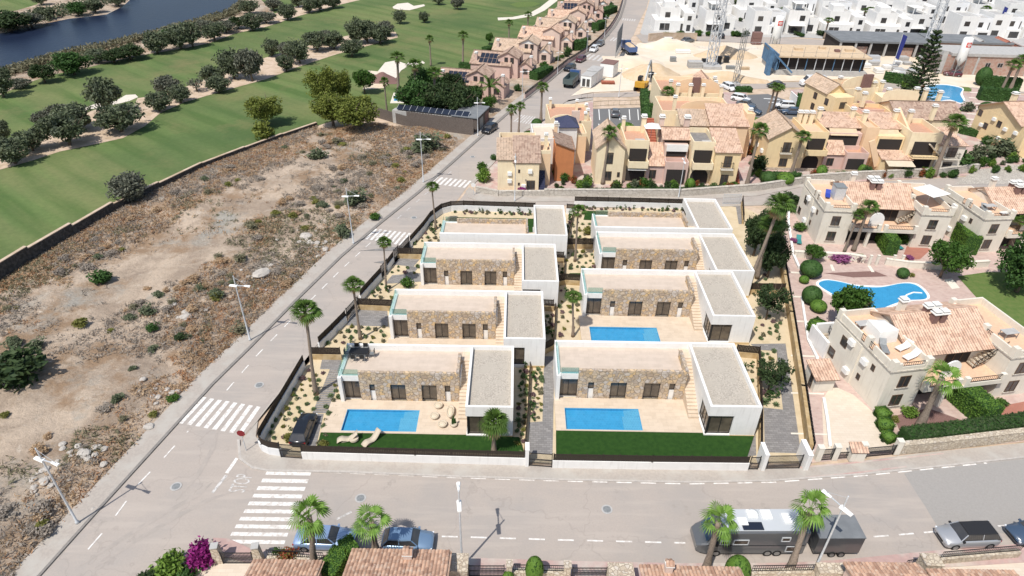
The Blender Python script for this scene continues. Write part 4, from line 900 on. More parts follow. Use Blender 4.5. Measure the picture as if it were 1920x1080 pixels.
# ---- garden planting
rnd = random.Random(5)
def bed(pxpoly, n, label, group, smin=.55, smax=1.15, kinds=(0, 1, 1, 2, 2, 2, 3, 4, 6, 6), gap=.75):
    P = [G(x, y) for x, y in pxpoly]; xs = [p.x for p in P]; ys = [p.y for p in P]; got = []; tries = 0
    while len(got) < n and tries < n*60:
        tries += 1; x = rnd.uniform(min(xs), max(xs)); y = rnd.uniform(min(ys), max(ys))
        if not inside(P, x, y) or any((x-a)**2+(y-b)**2 < gap**2 for a, b in got): continue
        got.append((x, y)); k = sk[rnd.choice(kinds)]; s = rnd.uniform(smin, smax)
        k.put((x, y, .07), rnd.uniform(0, 6), (s, s, s*rnd.uniform(.8, 1.1)), label, group)
bed([(500, 822), (545, 828), (560, 780), (592, 770), (612, 700), (578, 694), (500, 812)], 34, 'small drought garden plant in the sand bed left of the near left villa', 'plants in the near left bed')
bed([(592, 835), (612, 838), (640, 760), (632, 720), (622, 730)], 16, 'small drought garden plant between the stepping path and the near left terrace', 'plants by the stepping path')
bed([(610, 648), (645, 612), (725, 615), (722, 650)], 22, 'small drought garden plant beside the second left villa', 'plants beside the second left villa')
bed([(690, 560), (720, 530), (728, 534), (745, 566)], 9, 'small drought garden plant beside the third left villa', 'plants beside the third left villa')
bed([(722, 522), (742, 498), (785, 500), (785, 514), (745, 516)], 7, 'small plant in the upper bed of the third left plot', 'plants in the upper third left bed')
bed([(775, 460), (812, 418), (835, 420), (826, 455)], 20, 'small plant in the sand bed left of the rear left villa', 'plants beside the rear left villa')
bed([(848, 402), (1002, 405), (1002, 400), (850, 397)], 30, 'small shrub in the narrow bed under the back left wall', 'shrubs under the back left wall', .6, 1., (3, 4, 6, 2), .35)
bed([(1095, 394), (1286, 399), (1286, 393), (1095, 389)], 34, 'small shrub in the narrow bed under the back right wall', 'shrubs under the back right wall', .6, 1., (3, 4, 6, 2), .35)
bed([(966, 850), (982, 852), (992, 690), (976, 690)], 34, 'small drought garden plant in the narrow bed right of the near left annex', 'plants in the narrow bed by the near left annex', .6, 1.2, gap=.6)
bed([(998, 790), (1014, 788), (1018, 680), (1000, 680)], 26, 'small drought garden plant in the bed left of the middle drive', 'plants by the middle drive', .6, 1.2, gap=.6)
bed([(1018, 655), (1034, 652), (1036, 590), (1022, 590)], 16, 'small plant in the narrow bed by the second left annex', 'plants by the second left annex', .6, 1.1, gap=.6)
bed([(1044, 632), (1085, 630), (1085, 545), (1048, 545)], 20, 'small drought garden plant left of the second right villa', 'plants left of the second right villa', gap=.9)
bed([(1062, 508), (1116, 508), (1116, 475), (1062, 474)], 20, 'small drought garden plant left of the third right villa', 'plants left of the third right villa', gap=.8)
bed([(1063, 455), (1118, 455), (1118, 418), (1068, 412)], 22, 'small drought garden plant left of the rear right villa', 'plants left of the rear right villa', gap=.8)
bed([(1042, 530), (1055, 528), (1056, 498), (1043, 498)], 8, 'small plant in the bed by the third left annex', 'plants by the third left annex', .6, 1.)
bed([(1062, 460), (1074, 408), (1064, 404), (1060, 440)], 8, 'small plant right of the rear left annex', 'plants by the rear left annex', .6, 1.)
bed([(1412, 642), (1470, 642), (1462, 598), (1420, 590)], 13, 'small drought garden plant in the sand bed beside the second right annex', 'plants beside the second right annex')
bed([(1426, 690), (1452, 690), (1452, 660), (1425, 660)], 9, 'small plant in the upper end of the right drive bed', 'plants in the right drive bed')
bed([(1432, 762), (1464, 764), (1458, 736), (1430, 736)], 11, 'small plant in the lower end of the right drive bed', 'plants in the lower right drive bed', .9, 1.6)
bed([(1386, 700), (1414, 745), (1412, 690), (1386, 680)], 7, 'small plant between the near right annex and the boundary fence', 'plants beside the near right annex')
bed([(1405, 545), (1445, 546), (1440, 495), (1410, 505)], 12, 'small plant in the sand bed below the tall palms', 'plants below the tall palms')
put_palm(slim[0], 593, 739, 577, 'slim tall fan palm in the near left garden, behind the black car', 62)
put_palm(slim[1], 676, 636, 528, 'slim fan palm beside the second left villa', 46, rz=2)
put_palm(slim[0], 725, 545, 453, 'slim fan palm beside the third left villa', 32, rz=1)
put_palm(slim[1], 817, 430, 347, 'slim fan palm beside the rear left villa', 30)
put_palm(slim[0], 1074, 631, 556, 'fan palm left of the second right villa, casting a shadow on sand', 40, rz=2.5)
put_palm(slim[1], 1078, 490, 391, 'fan palm with dry skirt left of the rear right villa', 36, rz=1)
put_palm(shaggy[0], 1401, 545, 376, 'taller leaning fan palm with shaggy dry skirt right of the third right villa', 60, rz=0., lean=(0, rad(3)))
put_palm(shaggy[1], 1419, 522, 415, 'lower fan palm with shaggy dry skirt right of the third right villa', 52, rz=3.1, lean=(0, rad(2)))
put_palm(short, 926, 845, 783, 'short bushy fan palm on the lawn in front of the near left annex', 62, z=.3)
put_tree(cgtree, 1440, 735, 672, 78, 'dark garden tree in the right drive bed beside the near right annex')
put_tree(cgtree, 1436, 600, 530, 74, 'dark garden tree beside the second right annex')
put_tree(darks[1], 1412, 480, 388, 66, 'dark garden tree behind the third right annex, nearest the rear gate')
put_tree(darks[1], 1438, 520, 432, 66, 'dark garden tree below the two shaggy palms')
put_tree(darks[1], 1446, 455, 392, 56, 'dark garden tree hard against the right boundary wall behind the shaggy palms')
for px, py, w_, l in ((762, 538, 30, 'round khaki bush beside the third left villa'), (1103, 440, 26, 'round khaki bush left of the rear right villa'), (609, 838, 24, 'khaki bush at the near edge of the near left lawn'), (540, 826, 26, 'yellow green bush left of the black car')):
    put_bush(bk['khaki'] if w_ < 30 else bk['green'], px, py, w_, l, hr=.8)
# ================= houses =================
def op(r, f, a0, a1, z0, z1, c, name='window', pane='glass_dark', fm='brown_shutter', n=2, th=.05, ft=.06):
    """opening with frame + pane on wall plane; f: S (looks -y), W (looks -x), E (looks +x)"""
    if f == 'S': return unit(r, a0, a1, z0, z1, c, n, name, 0, th, pane, fm, ft)
    o = unit(r, a0, a1, z0, z1, c if f == 'W' else -c, n, name, 1, th, pane, fm, ft)
    if f == 'E':
        for k in (o,)+tuple(x for x in S.collection.objects if x.parent == o):
            for v in k.data.vertices: v.co.x = -v.co.x
    return o
def iron(mb, p, q, h=.9, pitch=.22):
    p, q = Vector(p), Vector(q); L = (q-p).length; n = max(1, int(L/pitch)); up = Vector((0, 0, h))
    mb.beam(p+up, q+up, .05, .05).beam(p+up*.1, q+up*.1, .04, .04)
    for i in range(n+1): c = p+(q-p)*i/n; mb.beam(c, c+up, .025, .025)
    return mb
def gable(r, x0, x1, y0, y1, h, rise, tile='tile_salmon', axis='x', ov=.3, wall=None, name='roof'):
    mb = MB()
    if axis == 'x':
        ym = (y0+y1)/2; mb.slab((x0-ov, y0-ov, h-.1), (x1+ov, y0-ov, h-.1), (x1+ov, ym, h+rise), (x0-ov, ym, h+rise)).slab((x1+ov, y1+ov, h-.1), (x0-ov, y1+ov, h-.1), (x0-ov, ym, h+rise), (x1+ov, ym, h+rise))
        mb.tube((x0-ov, ym, h+rise), (x1+ov, ym, h+rise), .12, n=6)
        if wall:
            for x in (x0+.02, x1-.22): MB().add([(x, y0+.02, h-.02), (x, y1-.02, h-.02), (x, ym, h+rise-.12), (x+.2, y0+.02, h-.02), (x+.2, y1-.02, h-.02), (x+.2, ym, h+rise-.12)], [(0, 1, 2), (5, 4, 3), (0, 2, 5, 3), (1, 4, 5, 2), (0, 3, 4, 1)]).build('gable', wall, r)
    else:
        xm = (x0+x1)/2; mb.slab((x0-ov, y1+ov, h-.1), (x0-ov, y0-ov, h-.1), (xm, y0-ov, h+rise), (xm, y1+ov, h+rise)).slab((x1+ov, y0-ov, h-.1), (x1+ov, y1+ov, h-.1), (xm, y1+ov, h+rise), (xm, y0-ov, h+rise))
        mb.tube((xm, y0-ov, h+rise), (xm, y1+ov, h+rise), .12, n=6)
        if wall:
            for y in (y0+.02, y1-.22): MB().add([(x0+.02, y, h-.02), (x1-.02, y, h-.02), (xm, y, h+rise-.12), (x0+.02, y+.2, h-.02), (x1-.02, y+.2, h-.02), (xm, y+.2, h+rise-.12)], [(2, 1, 0), (3, 4, 5), (0, 3, 5, 2), (2, 5, 4, 1), (0, 1, 4, 3)]).build('gable', wall, r)
    return mb.build(name, tile, r)
def hip(r, x0, x1, y0, y1, h, rise, tile='tile_salmon', ov=.35, name='roof'):
    x0 -= ov; x1 += ov; y0 -= ov; y1 += ov; ym = (y0+y1)/2; d = min((y1-y0)/2, (x1-x0)/2*.98); a, b = (x0+d, ym, h+rise), (x1-d, ym, h+rise); h -= .1
    return MB().slab((x0, y0, h), (x1, y0, h), b, a).slab((x1, y1, h), (x0, y1, h), a, b).slab((x0, y1, h), (x0, y0, h), a, a).slab((x1, y0, h), (x1, y1, h), b, b).build(name, tile, r)
def shed(r, x0, x1, y0, y1, z0, z1, tile='tile_salmon', name='roof', ov=.25):   # low edge at y0 (front)
    return MB().slab((x0-ov, y0-ov, z0), (x1+ov, y0-ov, z0), (x1+ov, y1, z1), (x0-ov, y1, z1)).build(name, tile, r)
def body(r, x0, x1, y0, y1, h, m, name='walls', z0=0): return MB().box(x0, x1, y0, y1, z0, h).build(name, m, r)
def parapet(r, x0, x1, y0, y1, h, m, ph=.9, floor='peach_floor', t_=.18, sides='SWEN', name='parapet'):
    mb = MB()
    if 'S' in sides: mb.box(x0, x1, y0, y0+t_, h, h+ph)
    if 'N' in sides: mb.box(x0, x1, y1-t_, y1, h, h+ph)
    if 'W' in sides: mb.box(x0, x0+t_, y0+t_, y1-t_, h, h+ph)
    if 'E' in sides: mb.box(x1-t_, x1, y0+t_, y1-t_, h, h+ph)
    mb.build(name, m, r); MB().box(x0+t_, x1-t_, y0+t_, y1-t_, h, h+.05).build('terrace_floor', floor, r)
def chimney(r, x, y, z0, z1, m, w_=.6, cap='canvas_white'):
    c = MB().box(x-w_/2, x+w_/2, y-w_/2, y+w_/2, z0, z1).build('chimney', m, r)
    MB().box(x-w_*.7, x+w_*.7, y-w_*.7, y+w_*.7, z1, z1+.1).box(x-w_*.35, x+w_*.35, y-w_*.35, y+w_*.35, z1+.1, z1+.28).box(x-w_*.6, x+w_*.6, y-w_*.6, y+w_*.6, z1+.28, z1+.36).build('cap', cap, c); return c
def balcony(r, x0, x1, y, z, dep=1.4, m='cream_render', rail='iron', name='balcony'):
    b = MB().box(x0, x1, y-dep, y, z-.2, z).build(name, m, r); mb = MB()
    if rail == 'iron':
        iron(mb, (x0+.05, y-dep+.05, z), (x1-.05, y-dep+.05, z)); iron(mb, (x0+.05, y-dep+.05, z), (x0+.05, y, z)); iron(mb, (x1-.05, y-dep+.05, z), (x1-.05, y, z)); mb.build('railing', 'black_iron', b)
    else: mb.box(x0, x1, y-dep, y-dep+.15, z, z+.85).box(x0, x0+.15, y-dep+.15, y, z, z+.85).box(x1-.15, x1, y-dep+.15, y, z, z+.85).build('railing', m, b)
    return b
def awning(r, x0, x1, y, z, out=1.6, drop=.7, m='canvas_beige'):
    MB().add([(x0, y, z), (x1, y, z), (x1, y-out, z-drop), (x0, y-out, z-drop), (x0, y, z-.05), (x1, y, z-.05), (x1, y-out, z-drop-.05), (x0, y-out, z-drop-.05), ], [(0, 3, 2, 1), (4, 5, 6, 7), (0, 1, 5, 4), (3, 7, 6, 2), (0, 4, 7, 3), (1, 2, 6, 5)]).build('awning', m, r)
def acunit(r, f, a, z, c):
    b = MB()
    if f == 'S': b.box(a-.4, a+.4, c-.35, c, z, z+.6)
    else: b.box(c-.35 if f == 'W' else c, c if f == 'W' else c+.35, a-.4, a+.4, z, z+.6)
    b.build('air_conditioner', 'white_paint', r)
def arch_panel(r, xc, y, z, w_, h_, m, name='screen_wall'):
    pts = [(xc-w_/2, z)]+[(xc-math.cos(a*math.pi/10)*w_/2, z+h_*.45+math.sin(a*math.pi/10)*h_*.55) for a in range(11)]+[(xc+w_/2, z)]
    n = len(pts); MB().add([(x, y, q) for x, q in pts]+[(x, y+.15, q) for x, q in pts], [tuple(range(n)), tuple(range(2*n-1, n-1, -1))]+[(i, n+i, n+(i+1) % n, (i+1) % n) for i in range(n)]).build(name, m, r)
def manor():
    r = root('apartment_house', 'manor', 'house'); W = 'cream_render'
    for x0, x1, s in ((0, 4.1, 0), (13.3, 17.4, 1)):
        body(r, x0, x1, 0, 9, 5.15, W); MB().box(x0-.1, x1+.1, -.1, 9.1, 5.15, 5.3).build('cornice', 'ashlar_strip', r)
        p = MB().box(x0, x0+.2, 0, 3.0, 5.3, 6.1).box(x0, x0+.2, 5.0, 9, 5.3, 6.1).box(x1-.2, x1, .2, 9, 5.3, 6.1).box(x0+.2, x1-.2, 8.8, 9, 5.3, 6.1).box(x0+.2, x0+1.0, 0, .2, 5.3, 6.1).box(x1-.7, x1, 0, .2, 5.3, 6.1).box(x0+1., x1-.7, 0, .2, 5.3, 5.7)
        for cx, cy in ((x0+.2, .2), (x0+.2, 4.0), (x1-.2, .2), (x0+.2, 8.7)): p.box(cx-.28, cx+.28, cy-.28, cy+.28, 5.3, 6.45)
        p.build('parapet', W, r); iron(iron(MB(), (x0+.1, 3.0, 5.35), (x0+.1, 5.0, 5.35), .75), (x0+1., .1, 5.7), (x1-.7, .1, 5.7), .45).build('railing', 'black_iron', r)
        MB().box(x0+.2, x1-.2, .2, 8.8, 5.3, 5.36).build('terrace_floor', 'peach_floor', r)
        MB().box(x0-.12, x0, 4.3, 9.0, 0, 5.0).build('pilaster', W, r)
        for z0, z1 in ((3.05, 4.5), (.6, 2.05)):
            op(r, 'S', x0+1.3, x0+2.5, z0, z1, 0); MB().box(x0+1.15, x0+2.65, -.12, 0, z0-.12, z0-.01).build('sill', 'ashlar_strip', r)
        for y_, z0, h_, w_ in ((1.9, 3.6, .7, .5), (6.2, 3.1, 1.2, 1.0), (3.2, 1.3, .7, .5), (7.4, .8, 1.1, 1.)): op(r, 'W', y_, y_+w_, z0, z0+h_, x0-.12 if y_ > 4.3 else x0, n=1)
        acunit(r, 'W', 3.3, 3.5, x0); acunit(r, 'W', 5.6, 4.2, x0-.12); acunit(r, 'W', 5.0, .9, x0-.12)
    body(r, 4.1, 13.3, 2.8, 9, 5.0, W, 'walls'); MB().box(4.1, 13.3, 1.6, 2.8, 0, 2.45).build('ground_floor_shade', 'opening_shade', r)  # solid block coloured dark for the shade under the balcony
    b = MB().box(4.1, 13.3, -.5, 2.8, 2.45, 2.65).build('balcony', W, r)
    q = MB()
    for x in (4.3, 8.0, 8.9, 13.0): q.box(x-.25, x+.25, -.5, -.1, 2.65, 3.6)
    q.box(4.5, 7.8, -.5, -.32, 2.65, 2.95).box(9.1, 12.8, -.5, -.32, 2.65, 2.95); q.build('parapet', W, b); iron(iron(MB(), (4.5, -.4, 2.95), (7.8, -.4, 2.95), .6), (9.1, -.4, 2.95), (12.8, -.4, 2.95), .6).build('railing', 'black_iron', b)
    MB().box(4.15, 13.25, -.3, 2.75, 2.65, 2.69).build('balcony_floor', 'peach_floor', b)
    for x in (6.9, 10.4): MB().box(x-.2, x+.2, -.4, 0, 0, 2.45).build('column', W, r)
    op(r, 'S', 4.6, 7.0, 2.7, 4.7, 2.78, 'patio_door', n=3); op(r, 'S', 8.8, 11.6, 2.7, 4.7, 2.78, 'patio_door', pane='opening_shade', n=3)
    arch_panel(r, 8.0, .9, 2.69, 2.0, 2.1, 'canvas_white')
    s = MB()
    for i in range(10): s.box(11.4+i*.3, 11.7+i*.3, 1.7, 2.6, 2.9+i*.25, 3.0+i*.25)
    s.build('outside_stair', 'cream_stone', r); iron(MB(), (11.4, 1.65, 2.7), (14.2, 1.65, 5.1), .85, .4).build('stair_railing', 'black_iron', r)
    for x in (4.1, 13.1): MB().add([(x, 2.2, 5.0), (x, 9.2, 5.0), (x, 6.2, 6.95), (x+.2, 2.2, 5.0), (x+.2, 9.2, 5.0), (x+.2, 6.2, 6.95)], [(0, 1, 2), (5, 4, 3), (0, 2, 5, 3), (1, 4, 5, 2), (0, 3, 4, 1)]).build('gable', W, r)
    MB().slab((3.6, 1.9, 4.95), (13.8, 1.9, 4.95), (13.8, 6.2, 7.15), (3.6, 6.2, 7.15)).slab((13.8, 9.8, 5.3), (3.6, 9.8, 5.3), (3.6, 6.2, 7.15), (13.8, 6.2, 7.15)).build('roof', 'tile_salmon', r)
    for x, y in ((8.0, 5.2), (8.9, 5.2), (8.0, 6.4), (8.9, 6.4), (6.2, 7.8)): chimney(r, x, y, 5.6, 7.6, 'mulch' if x > 7 else 'cream_render', .6)
    return r
MK = Kind(manor)
mA = math.atan2(48.86-47.72, 42.86-36.58)
MK.put((36.55, 47.75, .05), mA, 1, 'large cream apartment house with tiled roof and fan palm, nearest the bottom road')
MK.put((43.6, 82.0, .05), -.05, 1, 'cream apartment house with tiled roof behind the curving pool')
MK.put((64.9, 80.1, .05), .1, 1, 'cream apartment house cut off by the right edge behind garden trees')
def at(r, x, y, z=0.):               # point of a rotated root in the world
    return r.matrix_basis @ Vector((x, y, z)) if r.rotation_euler.z == 0 else r.location+Matrix.Rotation(r.rotation_euler.z, 3, 'Z')@Vector((x, y, z))
# --- building D
r = root('apartment_block', 'long yellow apartment block with awnings and balconies behind the cream houses', 'apartments', (44.3, 108.6, .05), -.03)
Y, P = 'yellow_render', 'pink_render'
body(r, 0, 6.6, 0, 9, 5.8, Y); gable(r, 0, 6.6, 0, 9, 5.8, 2.2, 'tile_tan', 'y', wall=Y)
for z0, z1 in ((3.4, 5.2), (.7, 2.2)): op(r, 'S', 2.6, 4.0, z0, z1, 0)
balcony(r, 2.3, 4.3, 0, 3.35, .5)
for y_ in (2, 5): acunit(r, 'W', y_, 2.5, 0)
body(r, 6.6, 10.6, 1.4, 9, 6.0, Y); parapet(r, 6.6, 10.6, 1.4, 9, 6.0, Y, .7); balcony(r, 6.7, 10.5, 1.4, 3.1, 1.6, Y, 'wall'); MB().box(7.0, 10.2, 1.3, 1.39, 3.15, 5.5).build('loggia_panel', 'opening_shade', r)  # loggias of this block are flat dark sheets painted as shade
arch_panel(r, 8.6, 1.3, 0, 2.8, 2.5, 'opening_shade', 'porch_arch_shade')  # arch sheet coloured as the shade of the porch
for x in (7.2, 8.2, 9.3): chimney(r, x, 7.5, 6, 8.1, 'pale_yellow_render', .7)
body(r, 10.6, 14.0, .8, 8, 2.9, P); shed(r, 10.6, 14.0, .8, 3.6, 2.9, 4.6, 'tile_salmon', 'low_roof'); op(r, 'S', 11.2, 12.4, .8, 2.2, .8)
body(r, 10.8, 17.4, 3.6, 10, 5.8, P); shed(r, 10.8, 17.4, 5.0, 10, 6.4, 7.6, 'tile_salmon'); awning(r, 11.8, 16.6, 5.0, 6.4, 1.7, .9, 'plywood'); MB().box(11.6, 16.8, 3.55, 3.62, 3.3, 5.4).build('loggia_panel', 'opening_shade', r)
body(r, 14.0, 17.8, 0, 3.6, 2.8, P); parapet(r, 14, 17.8, 0, 3.6, 2.8, P, .8, 'terracotta_floor'); MB().box(14.4, 17.3, -.06, -.01, .2, 2.5).build('porch', 'opening_shade', r)  # porch here is a dark sheet, its shade put into the colour
MB().beam((17.9, .8, 5.6), (20.2, .8, 1.0), .3, 1.0).build('slanted_wall', 'apricot_render', r)
body(r, 17.6, 19.8, 3, 9, 6.8, 'apricot_render'); parapet(r, 17.6, 19.8, 3, 9, 6.8, 'apricot_render', .4)
body(r, 19.8, 24.4, 2.6, 10, 5.8, Y); shed(r, 19.8, 24.4, 5, 10, 6.4, 7.8, 'tile_salmon'); awning(r, 20.2, 24.0, 5.0, 6.4, 1.7, .9, 'plywood'); MB().box(20.1, 24.1, 2.55, 2.62, 3.2, 5.3).build('loggia_panel', 'opening_shade', r)
body(r, 20.2, 25.5, 0, 2.6, 2.6, Y); shed(r, 20.4, 25.4, 0, 2.6, 2.6, 3.4, 'tile_salmon', 'low_roof'); awning(r, 20.8, 25.4, -.02, 2.5, 1.9, .4, 'canvas_beige')
body(r, 24.6, 30, 1.2, 9, 6.2, 'pale_yellow_render'); parapet(r, 24.6, 30, 1.2, 9, 6.2, 'pale_yellow_render', .9, 'terracotta_floor'); balcony(r, 25.2, 30, 1.2, 3.1, 1.5, Y); MB().box(25.5, 29.2, 1.1, 1.19, 3.1, 5.5).box(25.5, 29.5, 1.1, 1.19, .2, 2.6).build('loggia_panel', 'opening_shade', r)
MB().beam((25.0, 3.2, 6.0), (25.0, 9, 8.4), .4, 1.6).build('slanted_wall', 'apricot_render', r); MB().beam((30.6, .9, 3.0), (28, .9, 5.2), .8, .2).build('outside_stair', 'cream_stone', r)
body(r, 30, 34.5, 1.0, 9, 5.2, 'cream_render'); hip(r, 30, 34.5, 1.0, 9, 5.2, 1.9, 'tile_salmon')
for z0, z1 in ((2.9, 4.7), (.2, 2.0)): op(r, 'S', 31.6, 33.2, z0, z1, 1.0)
balcony(r, 31.2, 33.8, 1.0, 2.8, .6); MB().box(-.05, 30, -.08, -.02, 0, .5).build('skirting', 'cream_stone', r)
for x, y in ((18.5, 7), (24.4, 8), (27, 8), (10.8, 8), (16.9, 8.5)): chimney(r, x, y, 6, 8.6, 'pale_yellow_render', .7)
# --- building E
r = root('apartment_block', 'yellow and pink terraced apartment block facing the road behind the rear left villa', 'apartments', (13.6, 101.4, .05), -.02); r.scale = (.92, 1, 1.1)
body(r, 0, 5.0, 0, 8, 5.8, 'pale_yellow_render'); gable(r, 0, 5.0, 0, 8, 5.8, 2.0, 'tile_tan', 'y', wall='pale_yellow_render')
for z0, z1 in ((3.3, 5.1), (.6, 2.1)): op(r, 'S', 1.6, 3.0, z0, z1, 0)
op(r, 'S', 4.0, 4.5, 1.2, 2., 0, n=1)
body(r, 5.0, 9.4, 1.2, 8, 5.9, 'pale_yellow_render'); parapet(r, 5.0, 9.4, 1.2, 8, 5.9, 'pale_yellow_render', .8, 'terracotta_floor'); balcony(r, 5.8, 9.4, 1.2, 3.0, 1.5, 'pale_yellow_render', 'wall')
MB().box(6.0, 9.1, 1.1, 1.19, 3.05, 5.4).box(5.8, 9.2, 1.1, 1.19, .2, 2.6).build('loggia_panel', 'opening_shade', r); awning(r, 5.9, 9.2, 1.15, 2.7, 1.3, .25, 'canvas_white')  # near-black sheets paint the shade of the balcony bay
chimney(r, 9.1, 7.4, 5, 8.4, 'pale_yellow_render', .8); chimney(r, 5.4, 7.6, 5, 8.0, 'pale_yellow_render')
body(r, 9.4, 12.6, .8, 8, 2.9, P); shed(r, 9.4, 12.6, .8, 5, 2.9, 5.2, 'tile_salmon', 'low_roof'); op(r, 'S', 10, 11.2, .8, 2.2, .8)
body(r, 12.6, 16.8, 2.4, 9, 5.6, 'pale_pink_render'); gable(r, 12.4, 17.0, 3.6, 8.6, 6.3, 1.0, 'tile_salmon'); MB().box(12.8, 16.6, 4.0, 8.4, 5.6, 6.3).build('upper_loggia_shade', 'opening_shade', r)  # dark block paints the shade of the top floor loggia
MB().box(12.9, 16.5, 2.35, 2.42, 3.2, 5.0).build('loggia_panel', 'terracotta_floor', r); body(r, 12.6, 16.8, .4, 2.4, 2.9, P); parapet(r, 12.6, 16.8, .4, 2.4, 2.9, P, .8, 'terracotta_floor'); MB().box(13.0, 16.4, .3, .39, .2, 2.5).build('porch', 'opening_shade', r); balcony(r, 12.8, 16.6, 2.3, 5.0, .3, 'canvas_white', 'wall'); MB().box(12.9, 16.5, 2.28, 2.34, 3.9, 4.7).build('upper_opening_shade', 'opening_shade', r)  # porch and upper opening are dark sheets painted as shade
chimney(r, 12.6, 8.2, 5, 8.2, 'pale_pink_render', .8); chimney(r, 17.3, 8.2, 5, 8.2, 'pale_pink_render', .9)
body(r, 17.2, 21.2, 1.2, 8, 5.9, 'pale_yellow_render'); parapet(r, 17.2, 21.2, 1.2, 8, 5.9, 'pale_yellow_render', .8, 'grey_paver'); balcony(r, 17.4, 21.0, 1.2, 3.0, 1.5, 'pale_yellow_render', 'wall')
MB().box(17.6, 20.8, 1.1, 1.19, 3.05, 5.4).build('loggia_panel', 'opening_shade', r); arch_panel(r, 19.2, 1.1, 0, 3.2, 2.5, 'opening_shade', 'porch_arch_shade')  # bay and arch shade painted as flat dark panels
body(r, 21.2, 25.6, 0, 7.5, 5.6, Y); shed(r, 21.2, 25.6, 0, 6, 5.6, 7.4, 'tile_salmon'); op(r, 'S', 22.8, 24.2, 3.2, 5.0, 0); op(r, 'S', 22.8, 24.2, .2, 2.0, 0); balcony(r, 22.4, 24.6, 0, 3.1, .6)
s = MB()
for i in range(12): s.box(25.8, 26.9, 1+i*.45, 1.45+i*.45, 0, .35+i*.3)
s.build('outside_stair', 'brick_red', r)
# --- cluster G behind E
r = root('apartment_block', 'apricot apartment block with curved gables between the car parks', 'apartments', (29, 112.5, .05), -.02)
A_ = 'pale_yellow_render'
body(r, 6.0, 12.5, 0, 7, 6.6, 'apricot_render'); shed(r, 6, 12.5, 0, 6.4, 6.6, 8.6, 'tile_salmon'); body(r, 1.0, 6.0, 1, 7, 6.2, A_); shed(r, 1, 6, 1, 6, 6.2, 7.6, 'tile_tan'); body(r, 12.5, 14, 2, 8, 8.2, 'apricot_render')
body(r, -1.5, 12, 8, 17, 5.6, A_); parapet(r, -1.5, 12, 8, 17, 5.6, A_, .9, 'terracotta_floor'); arch_panel(r, 6.5, 8.6, 5.6, 9, 2.8, 'apricot_render', 'curved_gable')
body(r, 0, 12.5, 18, 30, 6.0, A_); parapet(r, 0, 12.5, 18, 30, 6, A_, .9, 'terracotta_floor'); arch_panel(r, 7, 19, 6, 9.5, 3.6, 'apricot_render', 'curved_gable'); MB().box(6.0, 7.6, 18.6, 18.95, 6, 9.8).build('chimney_breast', 'mulch', r)
gable(r, 8.5, 12.5, 24, 31, 6.4, 1.6, 'tile_salmon', 'y', wall=A_)
for x, y in ((1, 9.5), (3, 17.5), (5.5, 17.5), (8, 17.5), (11.5, 17), (13.3, 3), (11, 20), (11.5, 23), (2, 20)): chimney(r, x, y, 5.5, 8.6, 'pale_yellow_render', .6)
for x in (2.2, 7.5): op(r, 'S', x, x+1.2, 2.6, 4.2, 0 if x > 6 else 1)
s = MB()
for i in range(12): s.box(-3.4, -2.0, 5+i*.6, 5.6+i*.6, 0, .3+i*.3)
s.build('outside_stair', 'brick_red', r)
# --- cluster F at the junction
r = root('house', 'yellow house with brown tiled roof on the junction corner beside the side street', 'house', (-2.65, 98.2, .05), .02); r.scale = (.85, .8, 1)
body(r, 0, 3.3, 0, 7, 5.4, 'pale_yellow_render'); shed(r, 0, 3.3, 0, 7, 5.4, 7.0, 'tile_tan'); body(r, 3.3, 7.9, -.3, 6, 5.0, 'pale_yellow_render'); shed(r, 3.1, 8.0, -.3, 6, 5.0, 7.7, 'tile_brown', 'roof')
body(r, 7.9, 10.2, 2.5, 7.5, 5.6, 'apricot_render'); parapet(r, 7.9, 10.2, 2.5, 7.5, 5.6, 'pale_yellow_render', .6); op(r, 'S', 5.6, 7.2, .2, 1.9, -.3); op(r, 'S', 3.9, 4.3, 3.2, 3.8, -.3, n=1); op(r, 'S', 3.9, 4.3, 1, 1.5, -.3, n=1)
for a, z in ((2.3, 2.7), (2.3, 1.4), (6.2, 3.2), (5.0, .6)): acunit(r, 'S', a, z, -.3 if a > 3.3 else 0)
s = MB()
for i in range(10): s.box(8.0, 9.2, -.3+i*.28, 0+i*.28, 0, .3+i*.27)
s.build('outside_stair', 'slate_blue_roof', r); op(r, 'E', .6, 1.8, 2.8, 4.6, 7.9)
chimney(r, 9.3, 4.6, 5.5, 8.2, 'pale_yellow_render'); MB().box(.3, 7.6, 7.0, 12.0, 0, 5.4).build('walls', 'pale_yellow_render', r); parapet(r, .3, 7.6, 7.0, 12, 5.4, 'pale_yellow_render', 1.0, 'tile_brown')
r = root('house', 'burnt orange house with a tiled pitched roof behind the yellow corner house', 'house', (6.9, 102.2, .05), .04); r.scale = (.74, .8, .95)
body(r, 0, 4.2, 0, 7.5, 6.0, 'orange_render'); MB().slab((-.2, 7.6, 7.3), (-.2, -.3, 7.3), (4.5, -.3, 5.9), (4.5, 7.6, 5.9)).build('roof', 'tile_brown', r); MB().add([(0, 0, 6), (4.2, 0, 6), (0, 0, 7.15), (0, .2, 6), (4.2, .2, 6), (0, .2, 7.15)], [(0, 1, 2), (5, 4, 3), (0, 2, 5, 3), (1, 4, 5, 2)]).build('gable', 'orange_render', r)
chimney(r, .5, 6.8, 5.5, 8.6, 'apricot_render', .7); op(r, 'E', 2, 3, 2.5, 4, 4.2)
r = root('house', 'white house with a small dark blue pyramid roof near the junction', 'house', (3.3, 106.6, .05), .06)
